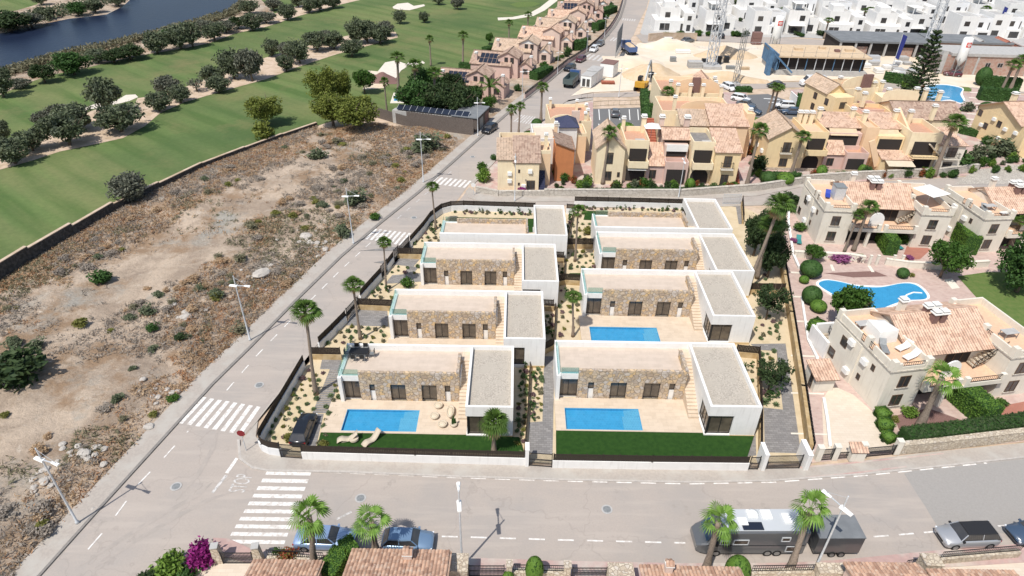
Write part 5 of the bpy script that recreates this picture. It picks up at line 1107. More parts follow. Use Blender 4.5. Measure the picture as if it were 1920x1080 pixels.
body(r, 0, 4.6, 0, 7.5, 5.2, 'white_render'); parapet(r, 0, 4.6, 0, 7.5, 5.2, 'white_render', .6, 'cream_paver'); body(r, 4.6, 7.8, 2.6, 7, 7.0, 'white_render', 'tower'); hip(r, 4.6, 7.8, 2.6, 7, 7.0, 1.3, 'slate_blue_roof'); body(r, 7.8, 9.6, 3, 8, 5.0, 'apricot_render', 'wing'); parapet(r, 7.8, 9.6, 3, 8, 5.0, 'pale_yellow_render', .6)
for z0 in (1, 3.0): op(r, 'E', 3.4, 4.6, z0, z0+1.3, 9.6)
chimney(r, 4.0, .9, 5.2, 7.8, 'canvas_white')
r = root('house', 'pale yellow house with a pinkish chimney breast beside the small car park', 'house', (6.5, 115.6, .05), .05); r.scale = (.76, 1.1, .84)
body(r, 0, 10, 0, 9, 6.2, 'pale_yellow_render'); parapet(r, 0, 10, 0, 9, 6.2, 'pale_yellow_render', .7, 'terracotta_floor'); arch_panel(r, 3.2, -.1, 6.2, 6.5, 2.2, 'pale_yellow_render', 'curved_gable'); MB().box(5.0, 6.9, -.5, -.1, 0, 9.3).build('chimney_breast', 'pale_pink_render', r)
for x, y in ((8.5, .5), (9.4, 2.2), (9.6, 5), (1, 8), (7.6, 7)): chimney(r, x, y, 6, 8.4, 'pale_yellow_render', .6)
for z0 in (1, 3.8): op(r, 'E', 1.5, 2.7, z0, z0+1.5, 10); op(r, 'E', 5.5, 6.7, z0, z0+1.5, 10)
# --- cluster H behind D
r = root('apartment_block', 'yellow apartment block with a brown chimney breast beside the tall pine', 'apartments', tuple(G(1548, 252, .05)), .18)
body(r, 0, 4.0, 0, 11, 7.4, Y); gable(r, 0, 4, 3, 11, 7.4, 1.8, 'tile_tan', 'y', wall=Y); body(r, 4, 12, 4, 11, 7.0, A_); parapet(r, 4, 12, 4, 11, 7, A_, .8, 'terracotta_floor'); arch_panel(r, 8.5, 5, 7, 8.5, 3., 'pale_yellow_render', 'curved_gable'); MB().box(8.2, 10.2, 4.2, 4.8, 7, 10.4).build('chimney_breast', 'mulch', r)
for z0 in (.8, 3.0, 5.2): op(r, 'S', 1.2, 2.6, z0, z0+1.3, 0); op(r, 'W', 2, 3.2, z0, z0+1.3, 0); op(r, 'W', 6, 7.2, z0, z0+1.3, 0)
balcony(r, 4.2, 8, 4, 3.0, 1.6, A_, 'wall'); body(r, 4, 9.5, -3.5, 2.2, 5.2, A_); parapet(r, 4, 9.5, -3.5, 2.2, 5.2, 'pink_render', .7, 'terracotta_floor')
for x, y in ((11.4, 5), (13.2, 5), (5, 1), (6.4, 9)): chimney(r, x, y, 6, 8.6, 'pale_yellow_render', .7)
r = root('apartment_block', 'apartment block with patched tan tile roofs between the yellow blocks and the round pool', 'apartments', (66, 117, .05), -.02)
body(r, 6, 18, 3, 12, 6.0, A_); gable(r, 6, 18, 3, 12, 6, 1.9, 'tile_brown', wall=A_); body(r, -1, 6, 4, 11, 5.4, Y); parapet(r, -1, 6, 4, 11, 5.4, Y, .8, 'terracotta_floor'); awning(r, 0, 5, 3.9, 6.2, 2.2, .9, 'canvas_grey')
body(r, 7, 14, 12.5, 16.5, 6.8, A_); arch_panel(r, 10.5, 12.5, 6.8, 7, 1.8, 'pale_yellow_render', 'curved_gable')
for x, y in ((8, 13), (14, 14), (15.6, 13.5), (17.6, 12), (2, 10), (12, 3)): chimney(r, x, y, 5.8, 8.4, 'pale_yellow_render', .7)
# --- building I right edge
a, b = G(1815, 250, .05), G(1902, 296, .05); dv = b-a
r = root('apartment_block', 'yellow apartment block cut off by the right edge beside the stepped path', 'apartments', tuple(b), math.atan2(dv.y, dv.x)+math.pi/2)
L_ = dv.length
body(r, 0, 12, 0, L_, 5.8, Y); gable(r, 0, 12, 1.5, L_, 5.8, 2.6, 'tile_salmon', 'x', .5, Y); body(r, 3.5, 12, -2.5, 0, 5.6, Y, 'wing'); shed(r, 3.5, 12, -2.5, 1.5, 5.6, 7.2, 'tile_salmon', 'low_roof')
for y_, z in ((3, 1), (6, 3.6), (9, 2.2), (11.5, 4)): op(r, 'W', y_, y_+1.1, z, z+1.2, 0)
for y_, z in ((2, 3.8), (4.6, 3.6), (5.2, 1.6), (8, 4.4), (10.5, 2.4)): acunit(r, 'W', y_, z, 0)
for z in (.4, 3.2): op(r, 'S', 5, 7, z, z+1.9, -2.5, 'patio_door', n=2)
balcony(r, 4.6, 8, -2.5, 3.0, .9); chimney(r, 2, 8, 7, 9.6, 'pale_yellow_render', .8)
# --- garden gatehouse and sheds on the estate
r = root('bin_store', 'small tile roofed hut at the foot of the nearest cream house', 'hut', tuple(G(1523, 735, .06)), rad(5))
body(r, 0, 2.1, 0, 2.2, 1.9, 'cream_render'); shed(r, 0, 2.1, -.1, 2.3, 1.85, 2.5, 'tile_salmon'); op(r, 'W', .5, 1.1, 0, 1.7, 0, 'door', n=1)
r = root('stair_porch', 'white walled outside stair beside the nearest cream house and the clipped bushes', 'stairs', tuple(G(1540, 670, .06)), rad(8))
s = MB()
for i in range(8): s.box(.3, 1.6, i*.3, .3+i*.3, 0, .2+i*.18)
s.build('steps', 'cream_stone', r); MB().box(0, .3, -.2, 3.2, 0, 2.2).box(.3, 2.4, 2.6, 2.9, 0, 2.6).build('walls', 'white_render', r); iron(MB(), (1.65, 0, .3), (1.65, 2.4, 1.7), .8).build('railing', 'black_iron', r)
# --- row of pink houses along the side street
def row_house(kind):
    def f():
        r = root('house', 'row house', 'house'); wm = ('pink_render', 'pale_pink_render', 'pale_pink_render')[kind]; tl = ('tile_brown', 'tile_tan', 'tile_salmon')[kind]
        body(r, -11, -1.0, 0, 8.0, 3.2, wm); gable(r, -11, -1.0, 0, 8.0, 3.2, 2.2, tl, 'x', wall=wm)
        body(r, -4.2, .8, 1, 6.5, 5.0, wm, 'upper_storey'); gable(r, -4.2, .8, 1, 6.5, 5.0, 1.3, tl, 'y', wall='white_render' if kind == 1 else wm, name='upper_roof')
        body(r, .8, 4.2, 2.0, 7.2, 2.8, wm, 'porch'); gable(r, .8, 4.2, 2.0, 7.2, 2.8, 1.2, tl, 'y', wall='white_render' if kind else wm, name='porch_roof')
        if kind != 2:
            for x in (-2.6, -1.1): op(r, 'S', x, x+.9, 3.5, 4.9, 1.0, 'window', n=1)
        op(r, 'S', 1.8, 3.1, .9, 2.2, 2.0); op(r, 'S', -8, -6.6, 1, 2.2, 0); op(r, 'E', 3, 4.2, 3.4, 4.5, .8)
        chimney(r, 3.8, 2.6, 2.8, 5.0, wm); chimney(r, -9.8, 1.0, 3, 5.4, wm)
        if kind == 0:
            p = MB()
            for i in range(5):
                for j in range(2): x = -9+i*1.1; p.add([(x, .3+j*1.5, 3.45+j*.82), (x+1.0, .3+j*1.5, 3.45+j*.82), (x+1.0, 1.7+j*1.5, 4.22+j*.82), (x, 1.7+j*1.5, 4.22+j*.82)], [(0, 1, 2, 3)])
            p.build('solar_panels', 'solar_panel', r)
        return r
    return Kind(f)
RK = [row_house(i) for i in range(3)]
wpts = [(985, 184), (1029, 150), (1062, 122), (1102, 98), (1128, 76), (1150, 50), (1162, 30), (1170, 5), (1174, -14)]
wp = [G(x-9, y) for x, y in wpts]
def along(P, s):
    for a, b in zip(P, P[1:]):
        L = (b-a).length
        if s <= L: return a+(b-a)*s/L, math.atan2((b-a).y, (b-a).x)
        s -= L
    return P[-1], math.atan2((P[-1]-P[-2]).y, (P[-1]-P[-2]).x)
ordn = ['nearest', 'second', 'third', 'fourth', 'fifth', 'sixth', 'seventh', 'eighth', 'ninth', 'tenth', 'eleventh']
for i in range(9):
    p, a = along(wp, -2+i*15.0 if i else 0); n_ = Vector((-math.sin(a), math.cos(a), 0))
    RK[(0, 0, 1, 2, 1, 2, 0, 2, 1)[i]].put(tuple(p+n_*7.0+Vector((0, 0, .05))+Vector((math.cos(a), math.sin(a), 0))*(-5 if i == 0 else 0)), a-rad(90)+rad(8), 1, '%s pink tiled house in the row along the left of the side street' % ordn[i], 'row houses along the side street')
# garden walls along the row
fence([tuple(p)[:2] for p in [along(wp, s)[0]+Vector((1.0, -.4, 0)) for s in range(-6+6, 150, 8)]], 'low pinkish garden wall with dark railing along the pavement of the row houses', .9, .6, wm='pink_render', fm='black_iron', pitch=.45, name='garden_wall')
# --- garage with solar panels and reed screen
r = root('reed_fence', 'tall dark reed screen along the vacant lot below the big trees', 'fence'); P = [G(*p) for p in ((686, 214), (764, 238), (888, 254), (893, 252))]
for (a, b, h) in ((P[0], P[1], 2.2), (P[1], P[2], 3.2)):
    mb = MB(); d = b-a; L = d.length; n = int(L/.25)
    for i in range(n): c = a+d*(i+.5)/n; k = .05*math.sin(i*3.7); mb.beam(c-d/n*.52+Vector((0, 0, (h+k)/2)), c+d/n*.52+Vector((0, 0, (h+k)/2)), .08+.03*(i % 2), h+k)
    mb.build('screen', 'reed', r)
r = root('garage', 'low flat roofed garage with a long row of solar panels behind the reed screen', 'garage', tuple(G(891, 251, .03)), math.atan2((G(891, 251)-G(764, 236)).y, (G(891, 251)-G(764, 236)).x))
body(r, -5, .2, .6, 8, 2.9, 'reed'); body(r, -18, -5, .6, 2.2, 2.7, 'concrete'); MB().box(-5.2, .4, .4, 8.3, 2.9, 3.05).build('roof', 'dark_slab', r); op(r, 'E', 2, 4.5, 0, 2.4, .2, 'garage_door', pane='grey_steel', n=1); op(r, 'E', 5.5, 8, 0, 2.4, .2, 'garage_door', pane='mulch', n=1)
for i in range(11):
    x = -17+i*1.4; MB().add([(x, .7, 3.0), (x+1.32, .7, 3.0), (x+1.32, 2.1, 3.6), (x, 2.1, 3.6), (x, .75, 2.94), (x+1.32, .75, 2.94), (x+1.32, 2.15, 3.54), (x, 2.15, 3.54)], [(0, 1, 2, 3), (7, 6, 5, 4), (0, 4, 5, 1), (1, 5, 6, 2), (2, 6, 7, 3), (3, 7, 4, 0)]).build('solar_panel', 'solar_panel', r)
f = MB()
for i in range(12): f.beam((-17.05+i*1.4, .68, 3.02), (-17.05+i*1.4, 2.12, 3.64), .05, .04)
f.build('panel_frame', 'galvanised', r)
# --- white housing estate
def white_house(kind):
    def f():
        r = root('white_house', 'white house', 'house'); W = 'white_render'
        if kind == 0:
            body(r, 0, 12, 0, 9, 3.3, W); body(r, 1.5, 8, 1.5, 9, 6.2, W, 'upper_storey'); parapet(r, 1.5, 8, 1.5, 9, 6.2, W, .6, 'concrete'); body(r, 9, 12, -.6, 8, 5.6, W, 'stair_tower'); parapet(r, 8, 9, 1.5, 8, 3.3, W, .5, 'concrete', .1)
            op(r, 'S', 3.2, 4.8, 3.9, 5.4, 1.5, fm='plastic_black'); op(r, 'S', 1.6, 4.8, .3, 2.5, 0, fm='white_paint'); op(r, 'S', 8.2, 8.9, .2, 2.4, 0, fm='plastic_black', n=1); op(r, 'S', 10, 11.2, .4, 2.2, -.6, 'door', n=1, fm='plastic_black'); op(r, 'S', 10, 11.2, 3.5, 4.8, -.6, fm='plastic_black')
            body(r, 3, 6.5, 4, 8, 8.0, W, 'roof_room')
        elif kind == 1:
            body(r, 0, 5.2, 0, 9, 6.4, W); parapet(r, 0, 5.2, 0, 9, 6.4, W, .5, 'concrete'); body(r, 5.2, 10.5, 2, 9, 5.6, 'white_side', 'wing'); parapet(r, 5.2, 10.5, 2, 9, 5.6, 'white_side', .5, 'concrete'); body(r, 5.2, 9.5, -.5, 2, 2.7, W, 'porch')
            op(r, 'S', 1.2, 2.8, 3.9, 5.3, 0, fm='plastic_black'); op(r, 'S', .8, 2.9, .3, 2.3, 0, fm='plastic_black'); op(r, 'S', 6, 8.8, .4, 2.2, -.5, fm='plastic_black', n=3); op(r, 'S', 6.6, 7.9, 3.3, 4.8, 2, fm='plastic_black'); op(r, 'S', 9.6, 9.9, 2.4, 4.8, 2, fm='plastic_black', n=1)
        else:
            body(r, 0, 6.5, 1, 9, 6.0, W); parapet(r, 0, 6.5, 1, 9, 6.0, W, .6, 'concrete'); body(r, 6.5, 10.5, 3, 9, 3.4, W, 'wing'); parapet(r, 6.5, 10.5, 3, 9, 3.4, W, .8, 'concrete'); MB().box(.5, 5.5, -.8, 1, 2.5, 2.65).build('canopy', W, r)
            op(r, 'S', 3.6, 5.2, 3.7, 5.2, 1, fm='plastic_black'); op(r, 'S', .8, 5, .2, 2.3, 1, 'patio_door', fm='plastic_black', n=4); op(r, 'S', 7.2, 9, .4, 2.3, 3, fm='plastic_black'); MB().box(2, 5.5, 3, 7.5, 8.1, 8.2).build('pergola', W, r); [MB().box(a, b, c, d, 6, 8.1).build('pergola_post', W, r) for a, b, c, d in ((2, 2.2, 3, 3.2), (5.3, 5.5, 3, 3.2), (2, 5.5, 7.3, 7.5))]
        return r
    return Kind(f)
WK = [white_house(i) for i in range(3)]
rw = random.Random(11)
for row, (y0, xa, xb) in enumerate(((219, 44, 176), (240, 50, 188), (260, 53, 200), (281, 56, 210), (303, 60, 225))):
    x = xa; i = 0; tot = 0; items = []
    while x < xb:
        k = 0 if (i == 0 or rw.random() < .2) else rw.choice((1, 2)); items.append((k, x)); x += (12.6 if k == 0 else 11.0)+rw.choice((0, .2, 1.5, 3.5)); i += 1
    rn = ['front', 'second', 'third', 'fourth', 'farthest visible'][row]
    for i, (k, x) in enumerate(items):
        nm = (ordn+['twelfth', 'thirteenth', 'fourteenth', 'fifteenth', 'sixteenth'])[i].replace('nearest', 'leftmost')
        WK[k].put((x, y0+rw.uniform(-1.2, 1.2)-.03*(x-xa), .06), rad(rw.choice((-4, -2, 0, 3))), (1, 1, rw.uniform(.95, 1.08)), '%s white cube house in the %s row of the far estate' % (nm, rn), 'white houses of the far estate')
# ================= vehicles =================
def wheel(r, x, y, rr, w_=.22):
    s = 1 if y > 0 else -1
    t_ = MB().tube((x, y-s*w_, rr), (x, y, rr), rr, n=20).build('wheel', 'tyre', r); MB().tube((x, y-.02*s, rr), (x, y+.015*s, rr), rr*.62, n=12).build('rim', 'rim', t_)
def car_kind(name, L, Wd, H, kind, paint, roofm=None):
    """x forward; profile lofts give a rounded body and a tapering glasshouse"""
    def f():
        r = root(name, 'car', 'car'); hw = Wd/2; bz = .30; belt = H*.64; hood = belt*.90
        st = {'hatch': (.27, .40, .86, .97), 'sedan': (.28, .40, .74, .86), 'suv': (.24, .35, .90, .985), 'wagon': (.27, .38, .90, .98)}[kind]
        def ring(u, z0, z1, w1, tum=.90): 
            x = L/2-u*L; return [(x, -w1*.96, z0), (x, -w1, z0+.18), (x, -w1, z1-.16), (x, -w1*tum, z1), (x, 0, z1+.03), (x, w1*tum, z1), (x, w1, z1-.16), (x, w1, z0+.18), (x, w1*.96, z0)]
        B_ = MB().loft([ring(0, .38, hood*.72, hw*.72), ring(.015, .30, hood*.82, hw*.86), ring(.06, .22, hood*.93, hw*.96), ring(.16, bz-.1, hood*.98, hw), ring(st[0], bz-.1, belt, hw), ring(.5, bz-.1, belt+.01, hw), ring(st[2]-.02, bz-.1, belt+.03, hw),
                        ring(.95, .24, belt*(.98 if kind != 'sedan' else .97), hw*.96), ring(.985, .30, belt*.92, hw*.9), ring(1, .38, belt*.8, hw*.8)])
        B_.build('body', paint, r, True)
        def gr(u, z, w1): x = L/2-u*L; return [(x, -w1, z), (x, w1, z)]
        a, b, c, d = st; gw, rw = hw*.90, hw*.70; z0, z1 = belt-.02, H-.06
        X = lambda u: L/2-u*L
        v = [(X(a), -gw, z0), (X(a), gw, z0), (X(b), rw, z1), (X(b), -rw, z1), (X(c), -rw, z1), (X(c), rw, z1), (X(d), gw, z0), (X(d), -gw, z0)]
        MB().add(v, [(0, 1, 2, 3), (4, 5, 6, 7), (0, 3, 4, 7), (1, 6, 5, 2)]).build('windows', 'glass_dark', r)
        MB().loft([[(X(b)-.02, -rw*1.0, z1-.02), (X(b)-.02, rw, z1-.02), (X(b)-.06, rw*.9, H), (X(b)-.06, -rw*.9, H)], [(X((b+c)/2), -rw*1.04, z1-.02), (X((b+c)/2), rw*1.04, z1-.02), (X((b+c)/2), rw*.95, H+.02), (X((b+c)/2), -rw*.95, H+.02)], [(X(c)+.02, -rw, z1-.02), (X(c)+.02, rw, z1-.02), (X(c)+.08, rw*.9, H-.01), (X(c)+.08, -rw*.9, H-.01)]]).build('roof', roofm or paint, r, False)
        p = MB()
        for s in (-1, 1):
            for u0, u1 in ((a, b), (d, c)): p.beam((X(u0), s*gw, z0), (X(u1), s*rw, z1), .07, .05)
            m_ = (a+d)/2+.02; p.beam((X(m_), s*gw*1.0, z0), (X(m_), s*rw*1.02, z1), .07, .04)
        p.build('pillars', paint, r)
        for s in (-1, 1):
            MB().box(X(.045), X(.015), s*hw*.78-.16, s*hw*.78+.16, hood*.68, hood*.82).build('headlight', 'lamp_glass', r); MB().box(X(.995), X(.965), s*hw*.72-.16, s*hw*.72+.16, belt*.72, belt*.86).build('tail_light', 'tail_red', r)
            MB().box(X(a+.03)-.08, X(a+.03)+.08, s*(hw+.02)-.09, s*(hw+.02)+.09, belt, belt+.14).build('mirror', roofm or paint, r)
            for u in (.18, .81): wheel(r, X(u), s*(hw+.01), H*.22)
        MB().box(X(.012), X(-.002), -hw*.45, hw*.45, .42, .62).build('grille', 'plastic_black', r)
        return r
    return Kind(f)
ck = dict(silver=car_kind('parked_suv', 4.8, 1.95, 1.66, 'suv', 'car_silver', 'plastic_black'), black=car_kind('parked_car', 4.5, 1.82, 1.46, 'hatch', 'car_black'), blue=car_kind('parked_car', 4.1, 1.75, 1.46, 'hatch', 'car_steelblue'),
          lblue=car_kind('parked_car', 4.8, 1.8, 1.42, 'sedan', 'car_blue'), red=car_kind('parked_car', 4.2, 1.75, 1.5, 'hatch', 'car_red'), white=car_kind('parked_car', 4.4, 1.8, 1.55, 'suv', 'car_white'), grey=car_kind('parked_car', 4.3, 1.78, 1.46, 'sedan', 'car_grey'),
          navy=car_kind('parked_car', 4.4, 1.8, 1.5, 'wagon', 'car_navy'))
def putcar(k, px, py, rear, front, label, z=.05, group=None):
    a, b = G(*rear), G(*front); o = ck[k].put(G(px, py, z), math.atan2((b-a).y, (b-a).x), 1, label, group); return o
putcar('silver', 1808, 1012, (1865, 1010), (1755, 1014), 'silver SUV with black roof parked on the bottom road near the right edge').scale = (.95, .95, .95)
putcar('navy', 1936, 1006, (1990, 1000), (1900, 1008), 'dark car cut off by the right edge behind the silver SUV')
putcar('blue', 766, 1022, (720, 1022), (808, 1024), 'blue hatchback parked on the bottom road beside a fan palm')
putcar('lblue', 612, 1017, (570, 1016), (655, 1018), 'older light blue saloon with long bonnet parked behind a fan palm')
putcar('black', 571, 811, (561, 835), (581, 785), 'black car parked in the drive of the near left garden', .08).scale = (.9, .92, .92)
putcar('black', 918, 246, (930, 238), (905, 255), 'dark car parked on the side street outside the solar panel garage')
putcar('grey', 1153, 216, (1153, 222), (1152, 208), 'lone grey car in the small car park', .07)
putcar('black', 1068, 131, (1078, 126), (1058, 136), 'black car parked along the side street nearest the two lorries'); putcar('red', 1089, 115, (1098, 110), (1080, 120), 'dark red car parked along the side street')
putcar('white', 1113, 96, (1120, 90), (1106, 102), 'white van like car parked along the side street', group='cars parked along the side street'); putcar('grey', 1125, 85, (1134, 79), (1116, 92), 'grey car parked behind the white one on the side street')
putcar('white', 1388, 189, (1365, 184), (1405, 192), 'white car nearest the apricot block in the back car park', .07); putcar('grey', 1398, 200, (1380, 196), (1415, 204), 'grey car second in the row of the back car park', .07)
putcar('navy', 1408, 212, (1390, 208), (1425, 216), 'dark car third in the row of the back car park', .07); putcar('white', 1470, 202, (1490, 203), (1452, 201), 'white SUV alone on the right of the back car park', .07); putcar('navy', 1484, 214, (1500, 215), (1466, 213), 'dark car just below the white SUV of the back car park', .07)
putcar('white', 1367, 168, (1360, 164), (1378, 173), 'white car on the road above the back car park'); putcar('grey', 1289, 79, (1278, 81), (1303, 78), 'grey car parked below the white estate behind the spoil heap', .12)
putcar('black', 1350, 70, (1354, 74), (1344, 65), 'black car in the driveway of the white estate nearest the left tower crane', .12); putcar('red', 1496, 60, (1488, 58), (1505, 63), 'dark red car on the road of the white estate', .12)
putcar('navy', 1651, 60, (1660, 62), (1642, 59), 'dark car on the far road above the dark roofed building', .12); putcar('grey', 1804, 63, (1816, 65), (1792, 62), 'grey car on the far road right of the right tower crane', .12)
putcar('white', 1255, 80, (1246, 80), (1266, 80), 'white car just above the spoil heap', .12); putcar('grey', 1454, 163, (1462, 162), (1446, 163), 'small grey car on the road below the blue formwork', .08)
putcar('red', 1785, 142, (1800, 144), (1770, 141), 'dark red car behind the left side of the brick building', .1); putcar('white', 1905, 137, (1890, 137), (1925, 138), 'white car at the right edge beside the hedges', .1)
# motorhome and trailer
def side_window(r, x0, x1, z0, z1, y, m='galvanised'): unit(r, x0, x1, z0, z1, y, 1, 'window', fm=m, ft=.06)
p0 = G(1300, 1040, .05)
r = root('motorhome', 'long grey motorhome with white roof hatches parked on the bottom road', 'motorhome', (14.9, 32.3, .05), .02)
def mhr(x, z0, z1, w_=1.12): return [(x, -w_, z0), (x, w_, z0), (x, w_, z1-.1), (x, w_-.12, z1), (x, -w_+.12, z1), (x, -w_, z1-.1)]
MB().loft([mhr(-.1, .5, 1.1, .85), mhr(.25, .38, 1.35, 1.02), mhr(.7, .35, 1.55), mhr(1.25, .35, 2.35), mhr(1.7, .35, 2.95), mhr(8.2, .35, 3.0), mhr(8.45, .4, 2.9, 1.06)]).build('body', 'motorhome_grey', r)
MB().loft([[(1.75, -1.0, 2.99), (1.75, 1.0, 2.99), (1.75, 1., 3.03), (1.75, -1., 3.03)], [(8.1, -1.0, 3.0), (8.1, 1.0, 3.0), (8.1, 1., 3.05), (8.1, -1., 3.05)]]).build('roof', 'motorhome_roof', r)
MB().add([(.62, -.88, 1.57), (.62, .88, 1.57), (1.32, .84, 2.52), (1.32, -.84, 2.52)], [(0, 1, 2, 3)]).build('windscreen', 'glass_blue', r)
for x, y, w_, l_ in ((3.0, -.2, .7, .7), (5.0, .45, .8, .8), (3.9, .5, .75, .75), (6.6, .1, .6, .9)):
    f_ = MB().box(x, x+w_, y-l_/2, y+l_/2, 3.05, 3.16).build('roof_hatch', 'white_paint', r)
MB().box(3.2, 4.8, -.95, -.25, 3.06, 3.11).build('solar_panel', 'solar_panel', r); MB().lathe(4.4, .55, [(.42, 3.05), (.42, 3.15), (.2, 3.3), (.05, 3.34)], 16).build('satellite_dome', 'white_paint', r, True)
for x0, x1, z0, z1 in ((2.6, 3.8, 1.5, 2.1), (6.3, 7.0, 1.9, 2.4), (1.6, 2.3, 1.5, 2.0)): side_window(r, x0, x1, z0, z1, -1.12)
side_window(r, 6.9, 7.8, .6, 1.3, -1.12); MB().box(.6, 8.3, -1.15, -1.12, 1.35, 1.4).build('trim', 'plastic_black', r)
for x in (1.5, 5.6, 6.35):
    for y in (-1.13, 1.13): wheel(r, x, y, .36)
for s in (-1, 1): MB().box(-.05, .22, s*.72-.16, s*.72+.16, .8, 1.0).build('headlight', 'lamp_glass', r); MB().box(1.2, 1.35, s*1.3-.12, s*1.3+.12, 1.6, 2.0).build('mirror', 'plastic_black', r)
r = root('box_trailer', 'dark grey enclosed trailer parked behind the motorhome', 'trailer', (24.1, 32.35, .05), .02)
MB().box(0, 3.6, -1.05, 1.05, .5, 2.35).build('body', 'trailer_grey', r); MB().box(-.03, 3.63, -1.08, 1.08, 2.35, 2.42).build('roof', 'dark_slab', r); MB().box(3.6, 3.66, -.95, .95, .6, 2.2).build('rear_door', 'grey_steel', r)
MB().beam((-1.2, 0, .5), (0, 0, .5), .1, .1).build('drawbar', 'plastic_black', r)
for x in (1.5, 2.25):
    for y in (-1.1, 1.1): wheel(r, x, y, .3)
# lorries
def lorry(body_m, cab_m, label, loc_, rz, load):
    r = root('tipper_lorry', label, 'lorry', loc_, rz); hw = 1.2
    MB().box(-4, 3.3, -.5, .5, .7, .95).build('chassis', 'plastic_black', r)
    MB().loft([[(2.0, -hw, .7), (2.0, hw, .7), (2.0, hw, 2.9), (2.0, -hw, 2.9)], [(3.5, -hw, .7), (3.5, hw, .7), (3.5, hw, 2.7), (3.5, -hw, 2.7)], [(3.9, -hw*.95, .7), (3.9, hw*.95, .7), (3.85, hw*.93, 1.7), (3.85, -hw*.93, 1.7)]]).build('cab', cab_m, r)
    MB().add([(3.93, -1.0, 1.75), (3.93, 1.0, 1.75), (3.58, .95, 2.6), (3.58, -.95, 2.6)], [(0, 1, 2, 3)]).build('windscreen', 'glass_dark', r)
    t_ = MB().box(-4, 1.7, -hw, hw, 1.0, 1.15).box(-4, 1.7, -hw, -hw+.08, 1.15, 2.3).box(-4, 1.7, hw-.08, hw, 1.15, 2.3).box(1.62, 1.7, -hw+.08, hw-.08, 1.15, 2.5).box(-4, -3.92, -hw+.08, hw-.08, 1.15, 2.3)
    for i in range(7): t_.box(-3.8+i*.85, -3.7+i*.85, -hw-.06, -hw, 1.1, 2.3).box(-3.8+i*.85, -3.7+i*.85, hw, hw+.06, 1.1, 2.3)
    t_.build('tipper_body', body_m, r)
    if load: MB().loft([[(-3.8, -1, 1.9), (1.5, -1, 1.9), (1.5, 1, 1.9), (-3.8, 1, 1.9)], [(-2.8, -.4, 2.6), (.6, -.4, 2.55), (.6, .4, 2.6), (-2.8, .4, 2.5)]]).build('load', 'site_mound', r)
    for x in (2.8, -1.6, -2.7):
        for y in (-1.22, 1.22): wheel(r, x, y, .5, .3)
    return r
a, b = G(1060, 166), G(1084, 142); lorry('truck_green', 'truck_blue', 'dark tipper lorry with blue cab on the side street beside the white cabins', tuple(G(1072, 158, .05)), math.atan2((b-a).y, (b-a).x), False)
lorry('truck_blue', 'truck_blue', 'blue tipper lorry loaded with sand beside the spoil heap', tuple(G(1178, 98, .1)), rad(100), True)
a, b = G(1440, 164), G(1500, 166)
r = root('delivery_van', 'white van parked on the road beside the dark tree and the yellow block', 'van', tuple(G(1520, 161, .08)), math.pi)
MB().loft([mhr(-3, .4, 2.5, 1.), mhr(1.2, .4, 2.5, 1.), mhr(2.0, .4, 1.5, .98), mhr(2.7, .4, 1.1, .9)]).build('body', 'car_white', r); MB().add([(1.32, -.85, 2.35), (1.32, .85, 2.35), (1.98, .85, 1.56), (1.98, -.85, 1.56)], [(0, 1, 2, 3)]).build('windscreen', 'glass_dark', r)
for x in (-2, 1.8):
    for y in (-1.02, 1.02): wheel(r, x, y, .36)
# excavator
r = root('excavator', 'tracked digger with raised arm on the sandy site', 'excavator', tuple(G(1203, 168, .1)), rad(65))
for y in (-1.2, 1.2):
    t_ = MB(); pr = [(-2, .35), (-1.7, .05), (1.7, .05), (2, .35), (2, .6), (1.7, .9), (-1.7, .9), (-2, .6)]; t_.loft([[(x, y-.3, z) for x, z in pr], [(x, y+.3, z) for x, z in pr]]).build('track', 'tyre', r)
MB().box(-2.2, 1.2, -1.25, 1.25, 1.0, 1.9).box(-2.5, -1.5, -1.2, 1.2, 1.1, 2.3).build('body', 'excavator_yellow', r); c_ = MB().box(0, 1.5, .35, 1.25, 1.9, 2.9).build('cab', 'plastic_black', r); MB().box(.05, 1.53, .3, 1.28, 2.1, 2.75).build('window', 'glass_dark', c_)
MB().beam((1., -.3, 1.6), (3.2, -.3, 4.9), .4, .6).beam((3.2, -.3, 4.9), (4.6, -.3, 5.6), .38, .5).build('boom', 'grey_steel', r); MB().beam((4.5, -.3, 5.8), (6.4, -.3, 2.6), .3, .45).build('arm', 'grey_steel', r)
MB().loft([[(6.1, -.9, 2.5), (6.9, -.9, 2.6), (6.9, .3, 2.6), (6.1, .3, 2.5)], [(5.6, -.85, 1.6), (6.2, -.85, 1.2), (6.2, .25, 1.2), (5.6, .25, 1.6)]]).build('bucket', 'plastic_black', r)
# ================= building site =================
def cabin(x0, x1, y0, y1, h, label, loc_, rz, door=True, roofm='concrete', m='white_paint'):
    r = root('site_cabin', label, 'cabin', loc_, rz); mb = MB().box(x0, x1, y0, y1, .1, h)
    n = int((x1-x0)/.5)
    for i in range(n): mb.box(x0+.1+i*.5, x0+.3+i*.5, y0-.04, y0, .2, h-.1)
    mb.build('walls', m, r); MB().box(x0-.06, x1+.06, y0-.08, y1+.06, h, h+.12).build('roof', roofm, r)
    if door:
        for k in (0, 1): op(r, 'W', y0+.3+k*1.1, y0+1.1+k*1.1, .3, 2.1, x0-.02, 'window', fm='grey_steel', n=1)
    return r
a, b = G(1098, 168), G(1126, 146); an = math.atan2((b-a).y, (b-a).x)
cabin(0, 4.0, -2.6, 0, 2.7, 'open fronted white site cabin at the road junction', tuple(G(1088, 163, .1)), an); cabin(4.1, 8.8, -2.7, .1, 2.9, 'plain white site container behind the open fronted cabin', tuple(G(1088, 163, .1)), an, False)
